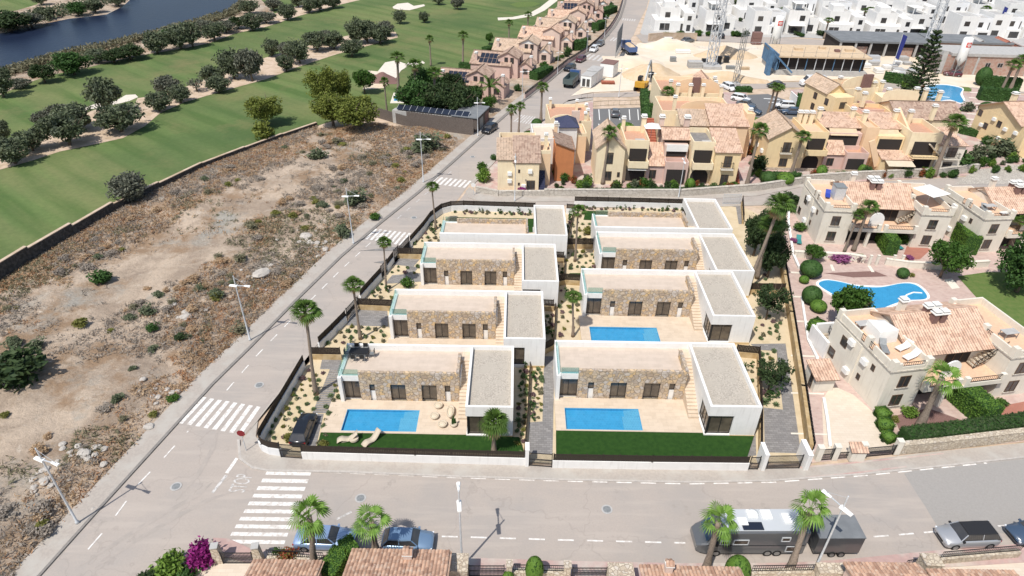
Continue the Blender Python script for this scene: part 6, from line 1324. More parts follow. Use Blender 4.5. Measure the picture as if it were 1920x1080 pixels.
cabin(0, 4.2, -3.4, 0, 3.2, 'white hut with a brownish roof beside the side street', tuple(G(1124, 143, .1)), an, False, 'mulch')
a = G(1154, 114, .1); r = root('site_billboard', 'row of dark site boards on posts seen from behind', 'billboard', tuple(a), rad(76))
for i in range(4): MB().box(i*3.0, i*3.0+2.7, 0, .1, 2.2, 7.6).build('panel', 'dark_slab', r)
for i in range(5): MB().beam((i*2.9, .15, 0), (i*2.9, .15, 7.4), .15, .15).build('post', 'grey_steel', r)
def lattice(mb, p, q, w_, bay, th=.1):
    p, q = Vector(p), Vector(q); d = (q-p); L = d.length; d /= L; a = d.orthogonal().normalized(); b = d.cross(a); n = max(1, int(L/bay)); cs = [a*x*w_/2+b*y*w_/2 for x, y in ((-1, -1), (1, -1), (1, 1), (-1, 1))]
    for c in cs: mb.beam(p+c, q+c, th, th)
    for i in range(n):
        s, e = p+d*L*i/n, p+d*L*(i+1)/n
        for k in range(4):
            mb.beam(s+cs[k], e+cs[(k+1) % 4], th*.6, th*.6); mb.beam(s+cs[k], s+cs[(k+1) % 4], th*.6, th*.6)
    return mb
for px, py, h, w_, l, cw in ((1332, 126, 42, 1.9, 'tower crane mast standing on the sandy site', 1), (1735, 100, 44, 2.0, 'tower crane mast rising behind the tall conifer', 1)):
    p = G(px, py, .1); r = root('tower_crane', l, 'crane', tuple(p)); lattice(MB(), (0, 0, 0), (0, 0, h), w_, 2.2, .2).build('mast', 'galvanised', r); MB().box(-2.4, 2.4, -2.4, 2.4, 0, .7).build('base', 'concrete', r)
    lattice(MB(), (0, 0, h-22), (0, 0, h-9), w_*1.35, 2.2, .24).build('climbing_frame', 'grey_steel', r); MB().box(-2, 2, -2, 2, h-9, h-7).build('slewing_ring', 'grey_steel', r)
p = G(1378, 158, .1); r = root('hoist_mast', 'thin lattice hoist mast beside the cut bank of the site', 'hoist', tuple(p)); lattice(MB(), (0, 0, 0), (0, 0, 13), 1.0, 1.6, .09).build('mast', 'grey_steel', r); MB().box(-1, 1, -1, 1, 0, .4).build('base', 'concrete', r)
def silo(label, loc_, s=1.):
    r = root('cement_silo', label, 'silo', loc_); r.scale = (s, s, s)
    MB().lathe(0, 0, [(.25, 3.4), (1.5, 5.6), (1.5, 12), (1.2, 12.5), (.1, 12.6)], 24).build('tank', 'white_paint', r, True)
    for x, y in ((-1.3, -1.3), (1.3, -1.3), (1.3, 1.3), (-1.3, 1.3)): MB().beam((x, y, 0), (x*.9, y*.9, 6), .2, .2).build('leg', 'grey_steel', r)
    MB().beam((-1.3, -1.3, 1.5), (1.3, -1.3, 4), .1, .1).beam((1.3, -1.3, 1.5), (-1.3, -1.3, 4), .1, .1).build('brace', 'grey_steel', r)
    b = MB(); n = 10; w_ = 1.15
    A = [rad(-90)+(-w_/2+w_*i/n) for i in range(n+1)]; b.add([(1.53*math.cos(a), 1.53*math.sin(a), z) for a in A for z in (9.6, 11.2)], [(2*i, 2*i+2, 2*i+3, 2*i+1) for i in range(n)]).build('emblem', 'silo_red', r)
    for k, (z, ww) in enumerate(((10.75, .7), (10.35, .85), (9.95, .5))):
        A = [rad(-90)+(-ww/2+ww*i/6) for i in range(7)]; MB().add([(1.56*math.cos(a), 1.56*math.sin(a), q) for a in A for q in (z-.1, z+.1)], [(2*i, 2*i+2, 2*i+3, 2*i+1) for i in range(6)]).build('emblem_line', 'white_paint', r)
    return r
silo('white cement silo with red emblem beside the blue formwork', tuple(G(1448, 100, .1)), .8); silo('white cement silo with red emblem in front of the brick building', tuple(G(1790, 142, .1)), .76)
# building under formwork
a = G(1478, 148, .1)
r = root('building_frame', 'concrete building under construction with plywood deck and blue formwork', 'building frame', tuple(G(1452, 140, .1)), rad(-2)); Wf = 23
MB().box(0, Wf, 0, 12, 0, 1.2).build('plinth', 'concrete', r); MB().box(.6, Wf-.6, .9, 11, 1.2, 4.4).build('shaded_storey', 'opening_shade', r); MB().box(-.3, Wf+.3, -.4, 12.5, 4.4, 4.75).build('deck', 'plywood', r)
for i in range(10): MB().beam((.5+i*2.3, .1, 1.2), (.5+i*2.3, .1, 4.4), .18, .18).build('prop', 'galvanised' if i % 3 else 'formwork_blue', r)
MB().box(-.3, 0, -.4, 12, 1.2, 5.2).beam((-1.5, -.8, 5.5), (4, -.8, .8), .25, .4).box(-2.3, -1.5, -1, 1.5, 0, 6.2).build('formwork', 'formwork_blue', r)
q = MB()
for x in range(0, Wf, 3): q.beam((x, -.35, 4.7), (x, -.35, 7.2), .06, .06)
q.beam((0, -.35, 5.8), (Wf, -.35, 5.8), .04, .04).build('guard_rail', 'grey_steel', r)
for x, y, w_ in ((6, 6, 2.0), (13, 8, 1.6), (16, 5, 1.2), (19, 6, 2.4)): MB().box(x, x+w_, y, y+1.2, 4.75, 5.3).build('material_stack', 'mulch' if x == 16 else 'plywood', r)
r = root('building_frame', 'long low unfinished building with a flat dark roof behind the formwork', 'building frame', tuple(G(1568, 104, .1)), rad(-3))
MB().box(0, 27, 0, 13, 3.6, 4.1).build('roof', 'dark_slab', r); MB().box(.4, 26.4, 1.2, 12.4, 0, 3.6).build('shaded_storey', 'opening_shade', r)
for i in range(7): MB().box(.3+i*4.2, .8+i*4.2, .2, .7, 0, 3.6).build('column', 'concrete', r)
for i in range(0): MB().box(.3+i*4.2, .8+i*4.2, .2, .7, 0, 3.6).build('column', 'concrete', r)
for i in (1, 4): MB().box(1+i*4.2, 4.3+i*4.2, 1.0, 1.2, 0, 2.4).build('brick_infill', 'brick_wall', r)
r = root('building_frame', 'dark grey roof slab of the unfinished building right of the conifer', 'building frame', tuple(G(1738, 106, .1)), rad(-5))
MB().box(0, 22, 0, 10, 3.8, 4.3).build('roof', 'dark_slab', r); MB().box(.4, 21, 1, 9, 0, 3.8).build('walls', 'brick_wall', r)
r = root('brick_building', 'long red brick building shell with white roof edges on the right of the site', 'building', tuple(G(1755, 138, .1)), rad(-3))
MB().box(0, 40, 0, 9, 0, 4.6).build('walls', 'brick_wall', r); MB().box(2.2, 40, -.25, 9.2, 4.6, 5.3).build('roof', 'concrete', r); MB().box(0, 1.2, -.15, 9, 0, 5.8).build('end_wall', 'concrete', r)
for x in (4.4, 9, 22): MB().box(x, x+.5, -.12, 0, 0, 4.6).build('column', 'concrete', r)
MB().box(26, 29, -.12, 0, 0, 4.2).build('doorway', 'opening_shade', r)
for x in (11.5, 14.6): op(r, 'S', x, x+1.3, 2.0, 3.1, 0, fm='concrete', pane='opening_shade')
r = root('brick_shell', 'row of unfinished brick gables behind the white roof edges', 'building', tuple(G(1812, 107, .1)), rad(-5))
for i in range(4):
    MB().box(i*7, i*7+5.4, 0, 6, 0, 3.4).build('walls', 'brick_wall', r); gable(r, i*7, i*7+5.4, 0, 6, 3.4, 1.3, 'brick_wall' if i % 2 else 'concrete', 'y', .1, 'brick_wall')
# spoil heaps and stacks
def heap(px, py, w_, d_, h, label, m='site_mound', seed=0):
    mb = MB(); n = 26
    for j in range(n+1):
        for i in range(n+1):
            x, y = (i/n-.5)*2, (j/n-.5)*2; q = max(0, 1-math.hypot(x, y)); z = h*q**.8*(1+.45*mnoise.noise((x*2.2+seed, y*2.2, seed)))+.12*q*mnoise.noise((x*9, y*9, seed)); mb.v.append((x*w_/2, y*d_/2, z-.05))
    for j in range(n):
        for i in range(n): k = j*(n+1)+i; mb.f.append((k, k+1, k+n+2, k+n+1))
    o = mb.build('spoil_heap', m, smooth=True); o.location = G(px, py, .1); return tag(o, label, 'heap')
heap(1222, 142, 15, 13, 3.2, 'tall orange sand heap behind the digger', seed=3); heap(1255, 88, 18, 8, 2.6, 'pale sand heap below the white estate', 'site_dirt', 5); heap(1262, 168, 18, 6, 2.4, 'low orange bank of earth along the upper road', seed=8); heap(1190, 120, 16, 16, 2, 'wide pale heap between the lorries and the orange heap', 'site_dirt', 9)
heap(1360, 105, 18, 8, 2.6, 'sand bank behind the left tower crane', seed=2); heap(1345, 150, 26, 5, 2.2, 'cut earth bank above the back car park road', seed=4); heap(712, 150, 9, 6, 1.8, 'heap of reddish rubble beside the beige bunker', 'mulch', 6)
def stack(px, py, w_, d_, h, label, m='concrete', n=4, gap=.08, name='pallet_stack', z=.1):
    r = root(name, label, 'stack', tuple(G(px, py, z)))
    for i in range(n): MB().box(0, w_, 0, d_, i*h/n+gap, (i+1)*h/n).build('layer', m, r)
    return r
stack(1291, 128, 3.6, 2.4, 1.6, 'grey block pallets beside the left tower crane'); stack(1316, 122, 1.4, 1.2, 1.5, 'dark crate left of the crane base', 'plastic_black', 2); stack(1342, 120, 1.4, 1.2, 1.9, 'dark crate nearest right of the crane base', 'plastic_black', 2); stack(1358, 118, 1.2, 1.2, 1.6, 'dark crate farther right of the crane base', 'plastic_black', 2)
stack(1268, 100, 4, 1.8, .8, 'white slabs stacked in the trench box', 'white_paint', 2); stack(1257, 116, 1.5, 1.2, 1.2, 'grey drum crates on the pale sand', 'grey_steel', 3); stack(1362, 130, 2.2, 1.0, .8, 'formwork panels lying left of the hoist mast', 'grey_steel', 3); stack(1388, 131, 2.4, 1, .7, 'timber lying right of the hoist mast', 'plywood', 3)
stack(1410, 84, 2.6, 2, 3.4, 'brown loader cabin crates on the far site road', 'mulch', 2); stack(1128, 158, 3.2, 1.6, .5, 'brown planks dumped beside the site container', 'brick_red', 3)
rs = random.Random(3)
for i in range(26):
    px, py = rs.uniform(1580, 1745), rs.uniform(112, 142)
    r = stack(px, py, rs.uniform(1.2, 3.2), rs.uniform(1, 2.2), rs.uniform(.5, 1.4), 'pale wrapped block pallet on the cluttered site between the frames', rs.choice(['canvas_white', 'concrete', 'white_paint', 'galvanised']), 2); r['group'] = 'pallets on the building site'
for px, py, h, l in ((1505, 52, 8, 'dark blue flag beside the far road left of the dark roof'), (1672, 128, 9, 'tall purple blue flag in the cluttered part of the site'), (1862, 66, 9, 'dark blue flag near the far right white houses')):
    r = root('flag', l, 'flag', tuple(G(px+38 if px < 1600 else px, py, .1))); MB().beam((0, 0, 0), (0, 0, h), .1, .1).build('pole', 'galvanised', r); MB().add([(.05, 0, h*.3), (1.1, .1, h*.25), (1.5, .15, h*.9), (.05, 0, h*.97)], [(0, 1, 2, 3)]).build('cloth', 'flag_blue', r)
q = MB(); P = [G(x, y, .1) for x, y in ((1300, 90), (1350, 92), (1420, 92), (1480, 100), (1560, 104))]
r = root('site_fence', 'mesh site fence along the far edge of the dig', 'fence', tuple(P[0]))
for a, b in zip(P, P[1:]): iron(q, a-P[0], b-P[0], 1.9, .8)
q.build('mesh_panels', 'galvanised', r)
# car park railings
for pts, l in ((((1112, 200), (1140, 198), (1213, 196)), 'thin railing above the small car park'), (((1090, 186), (1112, 183)), 'short railing behind the pale yellow house')):
    P = [G(x, y, .1) for x, y in pts]; q = MB(); r = root('railing', l, 'railing', tuple(P[0]))
    for a, b in zip(P, P[1:]): iron(q, a-P[0], b-P[0], 1.1, 1.2)
    q.build('bars', 'black_iron', r)
# ================= street lamps and signs =================
def lamp():
    r = root('street_lamp', 'street lamp', 'street lamp'); MB().lathe(0, 0, [(.16, 0), (.16, .25), (.10, .3), (.085, 3), (.06, 9.0), (.05, 9.1)], 10).build('pole', 'galvanised', r, True)
    a = MB().beam((-.55, 0, 7.75), (1.7, 0, 7.9), .09, .06); a.beam((0, 0, 8.9), (1.5, 0, 7.95), .025, .025).build('arm', 'galvanised', r)
    MB().loft([[(-.75, -.14, 7.68), (-.75, .14, 7.68), (-.75, .14, 7.8), (-.75, -.14, 7.8)], [(.2, -.2, 7.7), (.2, .2, 7.7), (.2, .14, 7.86), (.2, -.14, 7.86)]]).build('lamp_head', 'white_paint', r)
    MB().loft([[(1.0, -.08, 7.82), (1.0, .08, 7.82), (1., .06, 7.92), (1, -.06, 7.92)], [(1.75, -.17, 7.84), (1.75, .17, 7.84), (1.75, .1, 7.96), (1.75, -.1, 7.96)]]).build('lamp_head', 'white_paint', r); return r
LMP = Kind(lamp)
for px, py, top, rz, l in ((145.7, 981, 840, -18, 'street lamp at the lower left beside the vacant lot'), (469, 638, 517, -8, 'street lamp between the first two crossings beside the vacant lot'), (663, 457, 352, 0, 'street lamp near the second crossing beside the vacant lot'), (794, 342, 247, -4, 'street lamp near the third crossing beside the vacant lot'),
                           (896, 255, 182, -6, 'street lamp outside the solar panel garage'), (979, 189, 125, 0, 'street lamp by the nearest pink row house'), (1045, 139, 92, 0, 'street lamp second along the row houses'), (1100, 98, 52, 0, 'street lamp third along the row houses'), (1133, 70, 28, 0, 'street lamp fourth along the row houses'),
                           (965, 377, 288, 90, 'street lamp in front of the yellow corner house'), (1272, 370, 292, 90, 'street lamp in front of the terraced yellow apartments'), (1214, 184, 130, 0, 'thin street lamp beside the site road'), (1160, 182, 120, 0, 'thin lamp post at the head of the small car park')):
    p = G(px, py, .12); h = hgt(px, py, top, .12); s = h/9.1; LMP.put(tuple(p), rad(rz), s, l, 'street lamps')
LMP.put((-3.5, 29.9, .12), rad(96), .98, 'street lamp in the middle of the bottom pavement', 'street lamps'); LMP.put((23.8, 30.0, .12), rad(122), .98, 'street lamp behind the trailer on the bottom pavement', 'street lamps')
def sign(px, py, label, h=2.3, m='sign_red'):
    r = root('road_sign', label, 'road sign', tuple(G(px, py, .12))); MB().tube((0, 0, 0), (0, 0, h+.3), .035, n=8).build('post', 'galvanised', r)
    n = 8; MB().add([(.38*math.cos(rad(22.5+45*i)), y, h+.38*math.sin(rad(22.5+45*i))) for y in (-.06, -.04) for i in range(n)], [tuple(range(n)), tuple(range(2*n-1, n-1, -1))]+[(i, n+i, n+(i+1) % n, (i+1) % n) for i in range(n)]).build('plate', m, r)
    return r
sign(462, 845, 'red octagonal stop sign on a thin post at the junction corner'); sign(888, 366, 'small sign post on the corner of the middle road', 1.8, 'canvas_white')
# ================= golf course trees and bank =================
def ordname(i): return ['first', 'second', 'third', 'fourth', 'fifth', 'sixth', 'seventh', 'eighth', 'ninth', 'tenth', 'eleventh', 'twelfth', 'thirteenth', 'fourteenth', 'fifteenth', 'sixteenth', 'seventeenth', 'eighteenth', 'nineteenth', 'twentieth', 'twenty first', 'twenty second', 'twenty third', 'twenty fourth', 'twenty fifth', 'twenty sixth', 'twenty seventh', 'twenty eighth', 'twenty ninth', 'thirtieth'][i]
def row(items, what, group):
    items.sort(key=lambda t_: t_[1])
    for i, (k, px, py, top, w_) in enumerate(items): put_tree(k, px, py, top-4, w_*1.28, '%s tree from the left %s' % (ordname(i), what), group)
O = olives
row([(O[0], 8, 268, 228, 32), (O[0], 30, 307, 262, 58), (O[1], 62, 283, 243, 52), (O[2], 88, 238, 210, 36), (O[3], 130, 272, 214, 66), (O[0], 150, 245, 196, 62), (O[2], 118, 235, 196, 40), (O[1], 228, 247, 195, 72), (O[3], 205, 215, 146, 56), (O[0], 300, 209, 176, 44), (O[2], 318, 182, 142, 44),
     (O[1], 340, 193, 162, 34), (bares, 370, 172, 148, 28), (O[0], 411, 174, 146, 40), (O[3], 400, 156, 126, 40), (O[1], 440, 148, 94, 46), (O[2], 474, 152, 88, 44), (O[0], 510, 106, 76, 30), (O[0], 537, 134, 106, 32), (O[1], 563, 119, 74, 44), (O[2], 540, 108, 80, 34), (O[3], 595, 96, 62, 40),
     (O[0], 627, 92, 62, 38), (O[2], 612, 84, 58, 30), (O[1], 660, 106, 74, 38), (O[0], 672, 82, 36, 40), (O[3], 690, 80, 42, 42), (O[1], 714, 82, 46, 42), (O[2], 724, 68, 40, 28)], 'in the row between the two fairways', 'olive trees between the fairways')
for k, px, py, top, w_, l in ((O[1], 750, 45, 17, 28, 'lone round tree on the fairway below the white bunker'), (O[0], 796, 43, 21, 24, 'smaller lone tree right of the round fairway tree'), (O[2], 858, 18, -8, 28, 'lone fairway tree at the top edge'), (O[3], 822, 9, -8, 24, 'small fairway tree at the top edge left of the lone one'),
                              (O[2], 250, 378, 322, 78, 'spreading grey tree against the golf boundary wall'), (pines[0], 500, 236, 176, 78, 'round light green pine standing alone near the golf wall'), (O[3], 208, 205, 150, 30, 'slim pointed tree above the olive row at the left')):
    put_tree(k, px, py, top, w_, l)
put_bush(bk['pine'], 498, 262, 52, 'low green bush below the round pine at the golf wall', hr=.8)
bank = [(O[0], 8, 182, 128, 44), (darks[1], 85, 155, 120, 42), (darks[0], 140, 140, 100, 60), (O[2], 40, 165, 150, 34), (O[1], 185, 118, 95, 40), (darks[1], 245, 112, 85, 54), (O[0], 296, 100, 62, 46), (O[1], 340, 92, 48, 46), (O[3], 362, 88, 44, 40), (darks[0], 320, 80, 58, 40), (O[1], 402, 76, 44, 40), (O[2], 385, 62, 38, 36), (darks[1], 447, 54, 32, 34), (O[0], 474, 58, 28, 36), (O[2], 500, 44, 24, 34), (O[0], 540, 38, 10, 32), (O[1], 468, 26, 2, 32), (O[2], 514, 20, -2, 30), (O[0], 580, 24, -2, 30), (O[3], 600, 20, -6, 28), (O[1], 625, 16, -8, 28), (O[0], 560, 14, -8, 24), (O[2], 425, 62, 40, 34), (darks[1], 215, 118, 94, 44)]
row(bank, 'along the near bank of the lake', 'trees on the lake bank')
row([(darks[1], 20, 58, 22, 70), (O[2], 60, 50, 24, 40), (O[1], 90, 36, 14, 34), (darks[0], 148, 30, 6, 32), (O[0], 180, 24, 2, 32), (O[3], 222, 12, -6, 30), (O[1], 78, 10, -14, 24)], 'on the far bank of the lake', 'trees on the far bank')
rb = random.Random(21)
# the reed and brush fringe of the lake
pr = []
for (x0, y0), (x1, y1) in zip([(0, 145), (60, 124), (120, 106), (200, 89), (280, 70), (340, 52), (400, 37), (440, 24)], [(60, 124), (120, 106), (200, 89), (280, 70), (340, 52), (400, 37), (440, 24), (458, 6)]):
    for k in range(70):
        u = rb.random(); b = G(x0+(x1-x0)*u, y0+(y1-y0)*u+rb.uniform(-2, 5)); 
        for q in range(14): pr.append((b.x+rb.uniform(-1.5, 1.5), b.y+rb.uniform(-1.5, 1.5), .1+rb.random()*1.5))
o = leaf_mesh('reed_fringe', pr, .42, 'leaf_scrub', None, 4, asp=2.2); o['kind'] = 'stuff'; tag(o, 'grey green reeds and brush along the lake edge', 'reeds')
pr = []
for (x0, y0, x1, y1, n) in ((0, 62, 80, 42, 90), (80, 42, 250, -5, 150)):
    for k in range(n):
        u = rb.random(); b = G(x0+(x1-x0)*u, y0+(y1-y0)*u-rb.uniform(0, 18))
        for q in range(16): pr.append((b.x+rb.uniform(-2, 2), b.y+rb.uniform(-2, 2), .1+rb.random()*1.6))
o = leaf_mesh('brush', pr, .5, 'leaf_olive', None, 5, asp=1.8); o['kind'] = 'stuff'; tag(o, 'low brush on the far bank of the lake', 'brush')
# golf boundary wall, stepped
P = [G(*p) for p in WALLPX]; r = root('boundary_wall', 'long stepped stone wall between the golf course and the vacant lot', 'wall', tuple(P[0])); hs = [2.3, 2.2, 1.9, 1.5, 1.2, 1.0, .9, .8, .7]
w_, c_ = MB(), MB()
for i, (a, b) in enumerate(zip(P, P[1:])):
    a, b = a-P[0], b-P[0]; h = hs[i]; w_.beam(a+Vector((0, 0, h/2)), b+Vector((0, 0, h/2)), .45, h); c_.beam(a+Vector((0, 0, h+.05)), b+Vector((0, 0, h+.05)), .5, .10)
w_.build('wall', 'dry_stone_dark', r); c_.build('coping', 'bare_sand', r)
# ================= vacant lot growth =================
def lotz(p): return Vector((p.x, p.y, lot_z(p.x, p.y) if inside(LOTW, p.x, p.y) else .05))
def lot_bush(k, px, py, w_, l, hr=.6, group=None):
    p = lotz(G(px, py)); s = w_*mpp(px, py); bk[k].put(p, px % 6, (s, s, s*hr), l, group)
for k, px, py, w_, l, hr in (('dark', 50, 722, 118, 'largest dark bush at the left edge of the vacant lot', .5), ('deep', 194, 531, 46, 'round green bush in the grey patch of the vacant lot', .6), ('olive', 800, 285, 70, 'wide grey green bush beside the reed screen', .55), ('deep', 288, 622, 28, 'small deep green bush in the middle of the lot', .6),
                             ('khaki', 158, 615, 36, 'yellowish bush left of the small deep green one', .6), ('olive', 642, 443, 38, 'rounded bush beside the second crossing lamp', .7), ('olive', 668, 388, 50, 'big brownish green bush above the lamp at the second crossing', .6), ('khaki', 86, 990, 34, 'olive yellow bush near the pavement at the lower left', .6),
                             ('green', 705, 412, 26, 'bright small palm like bush by the pavement above the second crossing', .6), ('green', 326, 752, 28, 'bright green spiky plant at the lot edge beside the first crossing', .5), ('olive', 598, 300, 40, 'dull bush at the top of the lot under the pines', .5), ('olive', 30, 655, 40, 'grey green bush at the left edge above the largest one', .5),
                             ('khaki', 290, 780, 24, 'small yellowish mound near the lot edge rocks', .5), ('olive', 75, 660, 40, 'blue grey bush just right of the left edge', .5), ('dark', 340, 640, 26, 'small dark bush in the brown weeds above the lamp', .5)):
    lot_bush(k, px, py, w_, l, hr)
lotpoly = [(0, 560), (60, 520), (215, 425), (380, 335), (530, 275), (600, 255), (700, 245), (800, 250), (855, 265), (820, 300), (740, 365), (660, 430), (560, 520), (430, 650), (300, 780), (180, 910), (60, 1030), (0, 1070)]
LP = [G(*p) for p in lotpoly]; lx = [p.x for p in LP]; ly = [p.y for p in LP]
BL = [(G(*a), G(*b), w_) for a, b, w_ in (((650, 285), (430, 400), 3.5), ((430, 400), (250, 520), 5.5), ((250, 520), (60, 650), 4.5), ((330, 480), (560, 340), 2.5), ((180, 715), (60, 830), 1.6))]
def bare(x, y):
    k = 2.2*mnoise.noise((x*.16, y*.16, 9))+1.2*mnoise.noise((x*.6, y*.6, 5))
    for a, b, w_ in BL:
        dx, dy = b.x-a.x, b.y-a.y; t_ = max(0, min(1, ((x-a.x)*dx+(y-a.y)*dy)/(dx*dx+dy*dy)))
        if math.hypot(x-a.x-t_*dx, y-a.y-t_*dy)+k < w_: return True
    return False
n = 0
while n < 200:
    x, y = rb.uniform(-60, max(lx)), rb.uniform(30, max(ly))
    if not inside(LP, x, y) or bare(x, y) or mnoise.noise((x*.07, y*.07, 4)) < -.12+rb.uniform(-.3, .3): continue
    k = rb.choice(['grey', 'grey', 'dgrass', 'dgrass', 'scrub', 'grey', 'scrub', 'grey', 'olive'] if rb.random() < .9 else ['khaki']); s = rb.uniform(.8, 2.3)
    lb = {'grey': 'low grey dried out bush on the vacant lot', 'dgrass': 'low rusty dry bush on the vacant lot', 'scrub': 'low olive brown scrub bush on the vacant lot', 'olive': 'low greyish green scrub bush on the vacant lot', 'khaki': 'low yellowish green scrub bush on the vacant lot'}[k]
    bk[k].put((x, y, lot_z(x, y)-.05), rb.uniform(0, 6), (s, s, s*rb.uniform(.35, .6)), lb, 'scrub bushes on the vacant lot'); n += 1
# dry grass, in drifts
def tufts(name, label, m, n, thr, sd, size, hmin=.05, hmax=.3, edge=False):
    P_ = []; rr = random.Random(sd)
    while len(P_) < n:
        x, y = rr.uniform(-75, max(lx)), rr.uniform(28, max(ly)+4)
        if not inside(LOTW, x, y): continue
        d = dist_edge(LOTW, x, y) if edge else 9
        if not edge and rr.random() > .13 and bare(x, y): continue
        if (edge and d > 5.5*rr.random()**.7) or (not edge and mnoise.noise((x*.055, y*.055, sd))+.35*mnoise.noise((x*.3, y*.3, sd)) < thr): continue
        z = lot_z(x, y)
        for k in range(7): P_.append((x+rr.gauss(0, .22), y+rr.gauss(0, .22), z+rr.uniform(hmin, hmax)))
    o = leaf_mesh(name, P_, size, m, None, sd, asp=3.6, up=-.2); o['kind'] = 'stuff'; return tag(o, label, 'grass')
tufts('dry_grass', 'rusty dry grass in drifts over the vacant lot', 'leaf_drygrass', 42000, .02, 31, .11); tufts('dry_weeds', 'grey dried weeds over the vacant lot', 'leaf_drygrey', 42000, -.05, 37, .12); tufts('verge_grass', 'rusty dry grass along the pavement edge', 'leaf_drygrass', 26000, 0, 41, .10, .03, .28, True)
tufts('green_weeds', 'sparse olive green weeds over the vacant lot', 'leaf_scrub', 12000, .22, 47, .13)
# rocks
def rockk(seed):
    def f():
        mb = MB(); rr = random.Random(seed); rings = []
        for k, (q, z) in enumerate(((.55, -.1), (.95, .15), (1, .4), (.75, .7), (.25, .88))):
            rings.append([(q*.5*math.cos(6.2832*i/9)*(1+rr.uniform(-.22, .22)), q*.5*math.sin(6.2832*i/9)*(1+rr.uniform(-.22, .22)), z*.6*(1+rr.uniform(-.1, .1))) for i in range(9)])
        mb.loft(rings); o = mb.build('rock', 'rock'); return tag(o, 'pale grey rock', 'rock')
    return Kind(f)
rk = [rockk(i) for i in range(3)]
rocks = [(162, 860, 26, 'large pale boulder on the vacant lot near the lower left lamp'), (136, 856, 12, 'small rock left of the large boulder'), (178, 848, 10, 'small rock right of the large boulder'), (280, 802, 22, 'flat pale slab at the lot edge beside the first crossing'), (492, 522, 36, 'wide pale rock outcrop near the pavement'), (610, 470, 16, 'pale rock near the second crossing lamp'), (575, 450, 24, 'whitish rubble left of the second crossing lamp'), (350, 600, 22, 'whitish rock patch in the middle of the lot'), (175, 955, 10, 'small pale stone near the lower left lamp')]
for i, (px, py, w_, l) in enumerate(rocks): s = w_*mpp(px, py); rk[i % 3].put(lotz(G(px, py)), i, (s, s*.8, s*.55), l)
for i in range(120):
    c = rb.choice([(575, 450, 30, 22), (350, 595, 30, 16), (160, 860, 34, 18), (300, 745, 30, 20), (480, 525, 30, 18), (610, 470, 24, 14), (90, 920, 30, 30)]); px, py = rb.gauss(c[0], c[2]*.6), rb.gauss(c[1], c[3]*.6); p = G(px, py)
    if not inside(LOTW, p.x, p.y): continue
    s = rb.uniform(.25, .8); rk[i % 3].put(lotz(p), rb.uniform(0, 6), (s, s, s*.7), 'small pale stone scattered on the vacant lot', 'stones on the vacant lot')
# ================= trees by the first row houses =================
for k, px, py, top, w_, l in ((pines[1], 626, 238, 168, 80, 'big pine at the near end of the golf wall, left of the pair'), (pines[0], 672, 250, 174, 92, 'big pine at the near end of the golf wall, right of the pair'), (pines[1], 612, 208, 118, 72, 'tall olive green tree behind the pair of pines'), (pines[1], 645, 195, 125, 50, 'feathery tree above the pair of pines'), (brights, 684, 176, 128, 48, 'bright green tree behind the pines'),
                              (darks[0], 780, 219, 146, 84, 'dense green tree on the left of the dark grove'), (darks[1], 822, 222, 150, 88, 'dark tree in the middle of the dark grove'), (darks[1], 862, 222, 154, 80, 'dark tree on the right of the dark grove'), (darks[0], 800, 195, 126, 76, 'dark tree at the back left of the grove'), (darks[1], 846, 185, 130, 60, 'dark tree at the back right of the grove'), (brights, 918, 210, 178, 34, 'rounded green tree beside the garage roof'), (darks[0], 890, 200, 158, 40, 'leafy tree in front of the nearest pink house roof'),
                              (brights, 918, 84, 60, 18, 'small light green tree on the golf edge')):
    put_tree(k, px, py, top, w_, l)
for k, px, py, top, l, wp_ in ((mid[0], 726, 214, 150, 'fan palm left of the dark grove beside the turquoise pool', 20), (mid[1], 748, 180, 103, 'tall palm behind the dark grove beside the beige bunker', 34), (mid[0], 782, 200, 118, 'palm with brown skirt rising out of the dark grove, left one', 36), (mid[1], 815, 205, 132, 'palm with brown skirt rising out of the dark grove, right one', 36), (mid[0], 808, 124, 70, 'tall palm on the fairway left of the walled pool', 18), (mid[1], 868, 128, 63, 'tall palm beside the walled pool terrace', 24),
                               (mid[0], 954, 86, 40, 'tall palm behind the second pink house', 18), (mid[1], 988, 74, 25, 'tall palm behind the third pink house', 18), (mid[0], 958, 276, 202, 'left one of the twin palms on the side street by the white house', 24), (mid[1], 972, 258, 196, 'right one of the twin palms on the side street by the white house', 24), (mid[0], 1014, 228, 160, 'single palm on the side street above the twin palms', 28), (mid[1], 1130, 345, 244, 'tall palm in front of the terraced yellow apartments', 34),
                               (mid[0], 1242, 236, 168, 'palm in the hedged garden with the small blue pool', 30), (mid[1], 1437, 222, 160, 'left one of the twin palms in the back car park', 28), (mid[0], 1448, 214, 162, 'right one of the twin palms in the back car park', 28), (mid[0], 1400, 348, 240, 'palm on the corner between the two yellow apartment blocks', 38), (mid[1], 1482, 330, 252, 'palm in front of the left end of the long yellow block', 36), (mid[0], 1750, 330, 224, 'leaning palm at the right end of the long yellow block', 48),
                               (mid[1], 1870, 186, 118, 'left one of the palms beside the far hedges', 34), (mid[0], 1892, 172, 108, 'right one of the palms beside the far hedges', 34), (mid[0], 1545, 72, 36, 'palm before the white estate, left of the flag', 0), (mid[1], 1612, 52, 18, 'palm before the white estate above the dark roof, left one', 0), (mid[0], 1622, 50, 16, 'palm before the white estate above the dark roof, right one', 0), (mid[1], 1706, 50, 22, 'palm before the white estate left of the right crane', 0), (mid[0], 1834, 55, 14, 'tall palm before the right end of the white estate', 0), (mid[1], 1460, 48, 16, 'palm beside the far road above the left silo', 0)):
    put_palm(k, px, py, top, l, wp_ or 22)
put_tree(darks[1], 1525, 204, 150, 52, 'dark rounded tree beside the white van')
